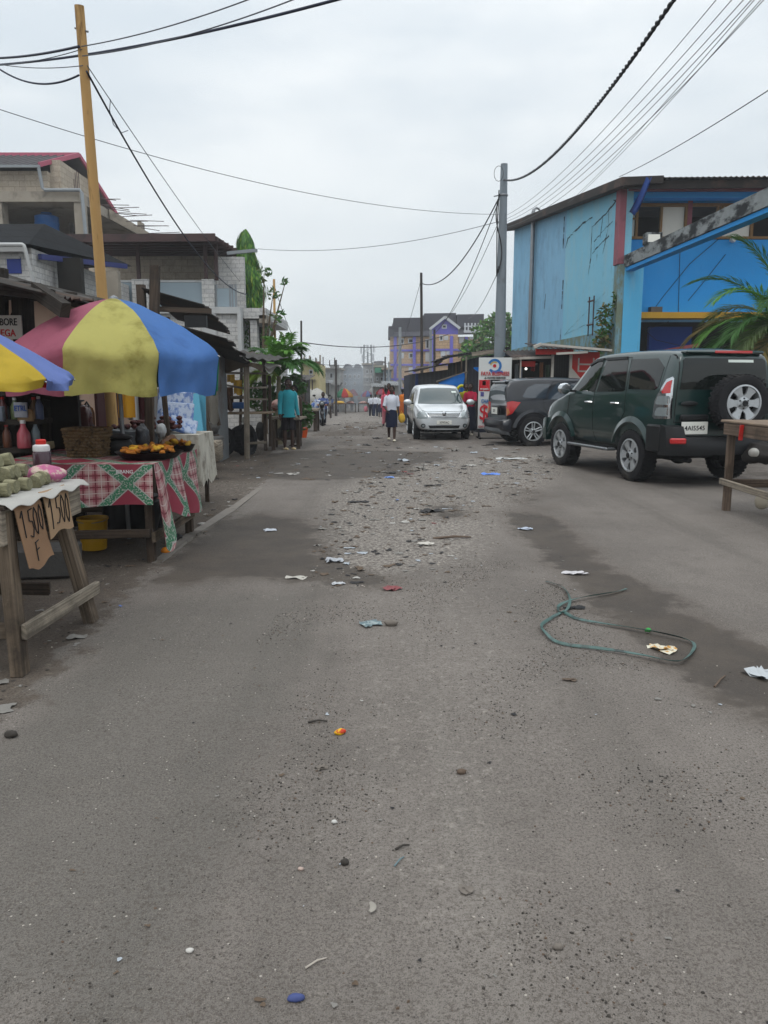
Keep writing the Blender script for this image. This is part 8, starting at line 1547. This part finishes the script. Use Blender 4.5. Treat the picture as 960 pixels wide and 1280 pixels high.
g = at(405, 516); person('person in a grey shirt between the motorcycle and the blue shirt', g, 2.6, 1.62, '#7b7f86', '#2b2d38', 'trousers', 'short', skin=1, shoe='#201a18')
g = at(440, 514); person('dark clothed figure standing alone in the smoke', g, 2.9, 1.78, '#3b2c37', '#2f2733', 'trousers', 'long', skin=1, shoe='#201a18')
g = at(434, 511); person('person in a pale top selling under the rainbow umbrella', g, 2.9, 1.6, '#b9b4b4', '#4d4652', 'trousers', 'short', skin=1, shoe='#201a18')
g = at(449, 508); person('faint figure far down the street in a rust top', g, 0, 1.66, '#7b3f34', '#33303c', 'trousers', 'short', skin=1, shoe='#201a18')
g = at(657, 545); person('seller in a dark top standing in the dim shop by the lit bulb', (X(663, 23.6, 1), 23.6, slope(23.6)), TO, 1.66, '#5a2a28', '#202028', 'trousers', 'short', skin=1, shoe='#201a18')
person('second seller in a brown top at the right of the dim shop', (X(677, 23.7, 1), 23.7, slope(23.7)), TO + .3, 1.58, '#6d4a34', '#202028', 'trousers', 'short', skin=1, shoe='#201a18')
person('person in a white vest half hidden behind the man in teal', (X(369, 19.4, 1), 19.4, 0), math.radians(150), 1.52, '#c4c3c0', '#3a2f2c', 'trousers', 'none', skin=1, shoe='#201a18')
# motorcycles
M_mred = mat('motorcycle_blue', '#24407a', .35, .1, 4, 0, coat=.5); M_mblk = mat('motorcycle_black', '#141416', .4, .1, 4, 0, coat=.3)
def motorcycle(label, pos, heading, paint_):
    t = thing('motorcycle', label, 'motorcycle', pos, heading, None); M_ = {}
    def wh(y, r=.30):
        w = bpy.data.objects.new('wheel', None); COL.objects.link(w); w.parent = t; w.location = (0, y, r)
        a = MB(M_rubber); a.lathe((0, 0, 0), [(r * .78, -.04), (r * .92, -.05), (r, 0), (r * .92, .05), (r * .78, .04), (r * .76, 0), (r * .78, -.04)], n=28, axis='X', cap=False); a.build('tyre', w, world=False)
        a = MB(M_alloy); a.lathe((0, 0, 0), [(r * .78, -.03), (r * .7, -.02), (r * .7, .02), (r * .78, .03)], n=28, axis='X', cap=False); a.tube([(-.06, 0, 0), (.06, 0, 0)], .04, n=10)
        for k in range(10): an = 2 * PI * k / 10; a.bar((0, .03 * math.cos(an), .03 * math.sin(an)), (0, r * .72 * math.cos(an), r * .72 * math.sin(an)), .015, .012)
        a.build('rim', w, world=False)
    wh(.62); wh(-.62)
    for x in (-.09, .09): a = MB(M_chrome); a.tube([(x, .62, .30), (x, .38, .92)], .022, n=8); a.build('fork', t, world=False)
    a = MB(paint_); a.loft([[V((w * x, y0 + .0, .46 + dz + .0)) for x in (-1, -.5, .5, 1)] + [V((w * x, y0, .43 + dz)) for x in (1, .5, -.5, -1)] for y0, w, dz in ((.30, .06, .10), (.45, .075, .19), (.62, .08, .21), (.78, .075, .16), (.88, .05, .08))]); a.build('front_fender', t, world=False, smooth=60)
    a = MB(M_black); a.sphere((0, .44, .95), (.12, .10, .13), nu=14, nv=10); a.build('headlight_shell', t, world=False); a = MB(M_lens); a.sphere((0, .50, .95), (.085, .06, .085), nu=14, nv=10); a.build('headlight', t, world=False)
    a = MB(M_chrome); a.tube([(-.36, .18, 1.02), (-.2, .32, 1.06), (0, .36, 1.03), (.2, .32, 1.06), (.36, .18, 1.02)], .013, n=8); a.build('handlebar', t, world=False)
    for x in (-1, 1): a = MB(M_black); a.tube([(x * .2, .31, 1.06), (x * .3, .3, 1.26)], .008, n=5); a.sphere((x * .32, .29, 1.29), (.07, .02, .045), nu=12, nv=8); a.build('mirror', t, world=False); a = MB(M_amber); a.sphere((x * .17, .46, .9), (.05, .03, .03), nu=10, nv=6); a.build('indicator', t, world=False)
    a = MB(paint_); a.sphere((0, .1, .86), (.15, .28, .14), nu=16, nv=12); a.build('fuel_tank', t, world=False); a = MB(M_black); a.loft([[V((w * math.cos(k), y, .80 + .06 * math.sin(k))) for k in [2 * PI * i / 12 for i in range(12)]] for y, w in ((-.1, .09), (-.3, .13), (-.6, .13), (-.85, .08))]); a.build('seat', t, world=False)
    a = MB(M_steel); a.box((0, .02, .48), (.26, .34, .34), bev=.05); a.tube([(-.12, .1, .4), (-.17, -.1, .3), (-.18, -.75, .38)], .035, n=8); a.bar((0, .3, .75), (0, .1, .35), .05, .05); a.bar((0, -.1, .72), (0, -.8, .72), .2, .04); a.bar((0, -.1, .4), (0, -.62, .32), .18, .05); a.build('engine_and_frame', t, world=False, smooth=40)
    return t
g = at(402, 532); motorcycle('black and blue motorcycle parked facing us with a wrapped load', g, math.radians(180 + 8), M_mblk)
a = MB(mat('white_blue_sack', '#aab1bd', .7, .2, 6, .2, dirt='#3b5c9c', dirt_at=(.5, .58), dscale=5)); p = g + V((-.22, .25, .78)); a.sphere(p, (.24, .3, .33), nu=18, nv=12, fn=lambda q: q * (1 + .25 * noise.noise(q * 6))); tag(a.build('sack', None, p, smooth=60), 'white and blue plastic sack tied on the nearer motorcycle', 'sack')
g2 = g + V((.05, .45, 0)); person('rider in a white and navy top sitting behind the motorcycle load', (g2.x, g2.y, -.2), TO, 1.62, '#4a5a8c', '#22232c', 'trousers', 'short', (1.1, 1.1), (1.0, 1.0), ((.7, .2, .4), (.7, .2, .4)), 1, 'short', '#201a18')
g = at(421.5, 515.5); motorcycle('dusty dark motorcycle parked by the rainbow umbrella', g, math.radians(180), M_mblk); g = at(410, 519); motorcycle('second dark motorcycle half hidden behind the wrapped load', g, math.radians(172), M_mred)
# ------------------------------------------------------------------ overhead cables (each a thing; the curve hangs between two supports)
M_wire = mat('black_cable', '#1d1f24', .6, .1, 5, 0); M_wgrey = mat('grey_cable', '#4f5359', .6, .1, 5, 0); M_wblue = mat('blue_black_cable', '#22273a', .6, .1, 5, 0)
def cable(label, a, b_, sag, r, m_=M_wire, twist=0, n=36):
    a, b_ = V(a), V(b_); pts = []
    for i in range(n + 1):
        f = i / n; pts.append(a.lerp(b_, f) - V((0, 0, sag * 4 * f * (1 - f))))
    mb = MB(m_)
    if twist:
        fine = []; N = n * 6
        for st_ in range(2):
            q = []
            for i in range(N + 1):
                f = i / N; p = a.lerp(b_, f) - V((0, 0, sag * 4 * f * (1 - f))); ph = f * twist * 2 * PI + st_ * PI; q.append(p + V((math.cos(ph) * r * .8, 0, math.sin(ph) * r * .8)))
            mb.tube(q, r * .75, n=5)
    else: mb.tube(pts, r, n=6)
    return tag(mb.build('overhead_cable', None, a, smooth=60), label, 'cable')
pt = POLE1
cable('thick black cable crossing in front of the timber pole top', P(-60, 84, 12.5), P(470, -14, 7.5), .14, .014, M_wblue, 0)
cable('thick sagging cable from the left frame edge to the timber pole', P(-40, 72, 12), pt + V((-.03, 0, -.42)), .05, .014, M_wblue); cable('sagging loop of cable hung on the timber pole', P(-30, 62, 10.5), pt + V((-.05, 0, -.72)), .22, .011, M_wblue)
cable('upper thin wire leaving the timber pole to the right', pt + V((0, 0, -.42)), P(340, -12, 7.5), .05, .006, M_wgrey); cable('second thin wire leaving the timber pole to the right', pt + V((0, 0, -.52)), P(400, -14, 7.2), .08, .006, M_wgrey); cable('thin wire from the left edge to the timber pole', P(-30, 82, 11), pt + V((0, 0, -.45)), .05, .005, M_wgrey); cable('lower thin wire from the left edge to the timber pole', P(-30, 74, 11), pt + V((0, 0, -.62)), .06, .005, M_wgrey)
hp = P(308, 368, 23.4); cable('thick dropping cable from the timber pole to the stone house', pt + V((.04, 0, -.68)), hp, .55, .013, M_wblue); cable('thin straight wire beside the dropping cable', pt + V((.05, 0, -.62)), P(300, 352, 23.5), .1, .006, M_wgrey)
mb = MB(M_wblue); mb.tube([P(138, 124, 10.2), P(137, 138, 10.2), P(142, 156, 10.3), P(152, 166, 10.5), P(160, 163, 10.8)], .005, n=5); tag(mb.build('cable_loop', None, P(138, 124, 10.2)), 'thin slack loop hanging off the dropping cable', 'cable')
cable('long thin wire sagging across the sky to the grey pole', P(-30, 127, 14), POLE2 + V((-.1, 0, -1.45)), .45, .007, M_wgrey); cable('long faint wire low across the sky to the grey pole', P(322, 311, 30), POLE2 + V((-.1, 0, -1.65)), .35, .009, M_wgrey)
cable('thick twisted black cable rising from the grey pole over the street', POLE2 + V((0, 0, -.45)), P(862, -30, 8.0), .55, .020, M_wire, 60)
for i, (u, v, dz) in enumerate(((905, -12, -1.5), (925, -12, -1.6), (938, -10, -1.68), (948, -10, -1.76), (962, -8, -1.84))): cable(('topmost', 'second', 'middle', 'fourth', 'lowest')[i] + ' of the five thin parallel wires running from the grey pole', POLE2 + V((.05, 0, dz)), P(u, v, 8.5), .30 + .03 * i, .0048, M_wgrey)
cable('faint wire dropping to the blue roof, left of two', P(700, 262, 30), P(948, -6, 9), .15, .005, M_wgrey); cable('faint wire dropping to the blue roof, right of two', P(712, 254, 29), P(958, -8, 9), .12, .005, M_wgrey); cable('single wire slanting to the corner of the blue roof', P(774, 221, 24), P(985, 97, 12), .08, .009, M_wgrey)
cable('thick cable running from the grey pole to the far timber pole', POLE2 + V((-.1, 0, -.9)), Q1 + V((0, 0, -.5)), .9, .022, M_wire); cable('long cable from the grey pole down the street', POLE2 + V((-.12, 0, -1.0)), Q3 + V((0, 0, -.2)), .6, .014, M_wire); cable('thin cable from the grey pole to the pale far pole', POLE2 + V((-.1, 0, -1.6)), Q4 + V((0, 0, -.1)), .7, .010, M_wgrey); cable('thin wire from the grey pole to the black shacks', POLE2 + V((-.05, 0, -3.0)), P(585, 398, 60), .4, .012, M_wgrey)
cable('low cable across the street from the dark thin pole to the buff block', Q6 + V((0, 0, -.9)), P(560, 418, 48), .45, .022, M_wire); cable('lower faint cable across the far street', P(384, 454, 58), P(489, 454, 70), .2, .02, M_wgrey); cable('cable from the timber pole behind the palm up to the house', Q5 + V((0, 0, -.2)), P(372, 430, 38), .25, .012, M_wire); cable('sloping wire from the far timber pole to the roofs', Q1 + V((0, 0, -.3)), P(486, 472, 60), .5, .012, M_wgrey)

# ------------------------------------------------------------------ litter
def flat_bit(mb, c, w, l, rz, m_, crum=.3, lift=.004):
    n = 5; s0 = rnd(0, 99); R = Matrix.Rotation(rz, 3, 'Z')
    def fn(u, v):
        p = V(((u - .5) * l * (1 - .35 * abs(v - .5)), (v - .5) * w * (1 + .4 * math.sin(u * 5 + s0)), 0)); k = noise.noise(V((u * 3 + s0, v * 3, s0))); p.z = abs(k) * crum * w + lift; p.x += k * w * .2; return V(c) + R @ p
    mb.grid(fn, n, n, m_)
LW = [mat('litter_white', '#a09d97', .7, .12, 20, 0, dirt='#7d7871', dirt_at=(.5, .7), dscale=25), mat('litter_grey', '#77746f', .8, .2, 20, 0), mat('litter_brown', '#5a4c3f', .85, .25, 20, 0), mat('litter_blue', '#5b79b8', .6, .1, 20, 0), mat('litter_black', '#232122', .7, .2, 20, 0), mat('litter_pale', '#9aa0a6', .6, .15, 20, 0), mat('litter_red', '#7d3e3e', .7, .15, 20, 0)]
def scatter(name, label, n, poly, s0, s1, wts):
    f = samp_poly(poly); mb = MB(LW[0]); k = 0
    while k < n:
        q = f()
        if q is None: continue
        s = rnd(s0, s1) * (1 if random.random() < .85 else 1.8); flat_bit(mb, (q[0], q[1], gz(*q)), s * rnd(.3, .8), s, rnd(0, 6.3), random.choices(LW, wts)[0], rnd(.1, .5)); k += 1
    tag(mb.build(name, smooth=50, recalc=False), label, kind='stuff')
scatter('trash', 'trodden scraps of paper and plastic over the broken middle of the street', 700, [(395, 640), (470, 588), (560, 574), (700, 566), (690, 600), (600, 640), (560, 720), (430, 735), (390, 715)], .02, .085, (1.3, 5, 7, .08, 3, 1.5, .05))
scatter('trash', 'scraps of litter across the far rough patch', 200, [(300, 600), (420, 556), (640, 556), (700, 580), (520, 600)], .05, .15, (1.5, 4, 5, .1, 3, 1.5, .1))
scatter('trash', 'bits of litter on the dirt under the stalls', 260, [(0, 900), (150, 760), (290, 640), (345, 590), (330, 545), (240, 560), (0, 700)], .02, .08, (2, 5, 6, .2, 4, 1, .3))
scatter('trash', 'small chips and dry leaf bits on the near asphalt', 240, [(380, 720), (640, 640), (960, 900), (1000, 1330), (-40, 1330), (160, 800)], .005, .02, (.4, 3, 5, 0, 4, .5, 0))
scatter('trash', 'litter on the far street ground', 160, [(400, 555), (420, 520), (500, 515), (560, 545)], .08, .22, (1.2, 4, 5, .1, 3, 2, .1))
def litter(name, label, cat, u, v, l, w, col, rz=0., crum=.3, kind='flat', dirt=None):
    g = G(u, v); z = gz(g.x, g.y); m_ = mat('litter_' + cat.replace(' ', '_'), col, .65, .15, 12, .1, dirt=dirt, dirt_at=(.48, .58), dscale=22) if isinstance(col, str) else col; mb = MB(m_)
    if kind == 'flat':
        for k in range(2): flat_bit(mb, (g.x + rnd(-.01, .01), g.y, z + .004 * k), w * (1 - .25 * k), l * (1 - .2 * k), rz + .3 * k, m_, crum * .8)
    elif kind == 'lump': mb.sphere((g.x, g.y, z + w * .35), (l / 2, w / 2, w * .45), nu=12, nv=8, R=Matrix.Rotation(rz, 3, 'Z'), fn=lambda p: p * (1 + .35 * noise.noise(p * (4 / l) + V((u, 0, 0)))))
    elif kind == 'stick': d = V((math.cos(rz), math.sin(rz), 0)) * l / 2; mb.tube([V((g.x, g.y, z + w)) - d, V((g.x, g.y, z + w * 1.6)) + d * .1 + V((0, 0, .004)), V((g.x, g.y, z + w)) + d], [w, w * .9, w * .6], n=6)
    elif kind == 'curl': mb.tube([V((g.x + l * .5 * math.cos(k), g.y + l * .5 * math.sin(k), z + .012)) for k in [rz + i * .22 for i in range(9)]], [w * (.4 + .6 * math.sin(PI * (i + .5) / 9)) for i in range(9)], n=6, flat=.35)
    tag(mb.build(name, None, (g.x, g.y, z), smooth=60), label, cat)
litter('plastic_wrapper', 'white and orange plastic sachet lying inside the strap loop', 'wrapper', 829, 811, .17, .10, '#c4c0ae', -.7, .45, dirt='#b0803c'); litter('plastic_scrap', 'crumpled grey plastic at the right frame edge in the damp patch', 'plastic', 951, 840, .16, .12, '#a9adb0', .5, .6); litter('candy_wrapper', 'small yellow and red sweet wrapper on the open asphalt', 'wrapper', 425, 917, .055, .03, '#cfa31c', .3, .6, 'lump', '#b33320'); litter('plastic_scrap', 'small blue plastic scrap on the nearest asphalt', 'plastic', 370, 1251, .045, .022, '#3f4a78', .1, .4, 'lump')
litter('plastic_scrap', 'white plastic scrap standing on the damp patch edge above the strap', 'plastic', 718, 716, .24, .07, '#b9b6b8', -.1, .6); litter('plastic_bag', 'pale bluish bag scrap at the upper end of the right damp patch', 'bag', 657, 660, .17, .10, '#a3abb8', 0, .4); litter('plastic_bag', 'pale folded scrap on the left damp patch', 'bag', 337, 661, .16, .1, '#b9bec6', .2, .4); litter('plastic_bag', 'bright blue plastic bag scrap by the rubble', 'bag', 613, 593, .34, .14, '#5d83d0', .2, .6); litter('plastic_bag', 'second blue scrap in the middle of the rubble', 'bag', 487, 597, .18, .1, '#6f8cc8', .2, .5); litter('paper_scrap', 'long pale paper scrap on the lower left rubble edge', 'paper', 370, 722, .19, .07, '#a9a59c', -.2, .4); litter('paper_scrap', 'pale round scrap in the rubble middle', 'paper', 531, 679, .17, .1, '#b5b0a7', -.1, .3); litter('cloth_scrap', 'dull red cloth scrap below the rubble', 'cloth', 490, 737, .15, .09, '#7b4244', .2, .5); litter('plastic_scrap', 'teal and grey crushed plastic below the rubble', 'plastic', 463, 781, .14, .1, '#5d6f74', .5, .6, dirt='#8f9a9a'); litter('stone', 'flat grey stone chip right of the teal plastic', 'stone', 489, 782, .09, .05, M_st[1], 0, .3, 'lump')
litter('plastic_scrap', 'grey white crushed bag in the rubble', 'plastic', 418, 700, .17, .12, '#a0a3a8', .1, .6); litter('plastic_scrap', 'smaller white flake under the crushed bag', 'plastic', 424, 730, .12, .06, '#aeb0b3', .1, .5); litter('cloth_scrap', 'black rag on the upper rubble', 'cloth', 448, 628, .3, .1, '#2a2728', .2, .5); litter('cloth_scrap', 'black rag lump near the rubble centre', 'cloth', 540, 640, .34, .14, '#2c2a2a', .4, .6); litter('stick', 'brown stick lying across the right part of the rubble', 'stick', 565, 672, .4, .014, M_st[3], .2, 0, 'stick'); litter('cloth_scrap', 'dark scrap at the top edge of the rubble', 'cloth', 541, 608, .28, .10, '#2c2a2a', 0, .5); litter('plastic_bag', 'long white plastic scrap at the far rubble edge', 'bag', 640, 574, .7, .2, '#b5b6b4', 0, .3)
litter('stick', 'short dark twig on the near asphalt right of centre', 'stick', 503, 1060, .055, .004, M_st[0], .5, 0, 'stick'); litter('stone', 'dark round pebble on the near asphalt', 'stone', 431, 1080, .028, .024, M_st[0], 0, .2, 'lump'); litter('peel', 'pale curled peel on the nearest asphalt', 'peel', 455, 1139, .055, .010, '#8d887f', -.9, 0, 'curl'); litter('stone', 'white pebble left of the dark pebble', 'stone', 418, 1027, .022, .016, '#b5b3ae', 0, .3, 'lump'); litter('leaf', 'small folded grey leaf right of the peel', 'leaf', 583, 1115, .05, .028, M_st[1], -.9, .6); litter('stick', 'pale dry stem near the bottom left of the peel', 'stick', 395, 1205, .065, .003, M_st[2], .6, 0, 'stick'); litter('stick', 'thin grey plastic strip right of the dark pebble', 'stick', 499, 1078, .06, .003, '#5f7276', 1.0, 0, 'stick'); litter('stone', 'grey chip on the right asphalt near the frame edge', 'stone', 697, 1189, .03, .02, M_st[1], 0, .3, 'lump'); litter('leaf', 'brown leaf bit on the asphalt below the strap', 'leaf', 712, 852, .08, .03, M_st[3], -.2, .4); litter('stick', 'brown stick in the right damp patch', 'stick', 900, 850, .2, .006, M_st[3], .9, 0, 'stick'); litter('stone', 'pale pebble on the left asphalt', 'stone', 376, 1086, .018, .014, '#a8948a', 0, .3, 'lump'); litter('stick', 'short dark stick left of the yellow wrapper', 'stick', 397, 902, .09, .005, M_st[0], .15, 0, 'stick'); litter('leaf', 'curled grey leaf below the yellow wrapper', 'leaf', 403, 961, .05, .03, M_st[1], .2, .6); litter('stone', 'brownish flat chip right of the yellow wrapper', 'stone', 577, 967, .04, .024, M_st[3], .2, .3, 'lump'); litter('fruit', 'bright orange peel lying under the plaid cloth', 'fruit', 208, 690, .10, .08, '#cc7a1e', 0, .4, 'lump'); litter('cloth_scrap', 'black rag on the kerb under the plaid table', 'cloth', 218, 674, .16, .1, '#1a1819', 0, .5, 'lump'); litter('stone', 'white chip on the dirt beside the plaid table', 'stone', 252, 655, .1, .04, '#b0aca6', .2, .3, 'lump'); litter('plastic_scrap', 'green bottle top beside the strap', 'cap', 810, 789, .04, .03, '#2d8f3f', 0, .1, 'lump'); litter('stone', 'white pebble near the bottom left of the frame', 'stone', 237, 1189, .022, .016, '#b9b6b0', 0, .3, 'lump'); litter('stone', 'dark pebble on the left asphalt edge', 'stone', 14, 918, .06, .04, M_st[0], 0, .3, 'lump')
# packing strap: a flat band lying in a loop
M_strap = mat('green_strap', '#3d5a55', .45, .2, 12, .1, spec=.5, dirt='#1f2b2a', dirt_at=(.5, .65), dscale=8)
mb = MB(M_strap)
def band(L):
    pts = [G(u, v) for u, v in L]; fine = []
    for i in range(len(pts) - 1):
        p0, p1, p2, p3 = pts[max(0, i - 1)], pts[i], pts[i + 1], pts[min(len(pts) - 1, i + 2)]
        for k in range(8):
            t = k / 8; fine.append(.5 * ((2 * p1) + (p2 - p0) * t + (2 * p0 - 5 * p1 + 4 * p2 - p3) * t * t + (3 * p1 - p0 - 3 * p2 + p3) * t ** 3))
    fine.append(pts[-1]); rows = []
    for i, p in enumerate(fine):
        d = (fine[min(i + 1, len(fine) - 1)] - fine[max(i - 1, 0)]).normalized(); sd = d.cross(V((0, 0, 1))); tw = .6 * math.sin(i * .13); w = sd * .010 * math.cos(tw) + V((0, 0, .010 * math.sin(tw))); z = gz(p.x, p.y) + .014 + .010 * abs(math.sin(i * .09)); q = V((p.x, p.y, z)); rows.append((q - w, q + w, q + w - V((0, 0, .003)), q - w - V((0, 0, .003))))
    mb.loft([list(r) for r in rows], M_strap)
band([(683, 729), (702, 737), (712, 752), (709, 766), (700, 769), (698, 762), (710, 756), (733, 750), (762, 743), (783, 737)]); band([(703, 768), (690, 776), (677, 786), (683, 797), (698, 807), (745, 814), (800, 823), (842, 830), (858, 824), (868, 808), (858, 801), (820, 793), (760, 785), (722, 777), (703, 768)])
tag(mb.build('packing_strap', None, G(740, 780), smooth=60), 'tangled green packing strap lying in a loop on the asphalt', 'strap')
litter('cloth_scrap', 'black plastic scrap caught in the strap knot', 'plastic', 718, 762, .16, .05, '#1c1d1f', .1, .6)
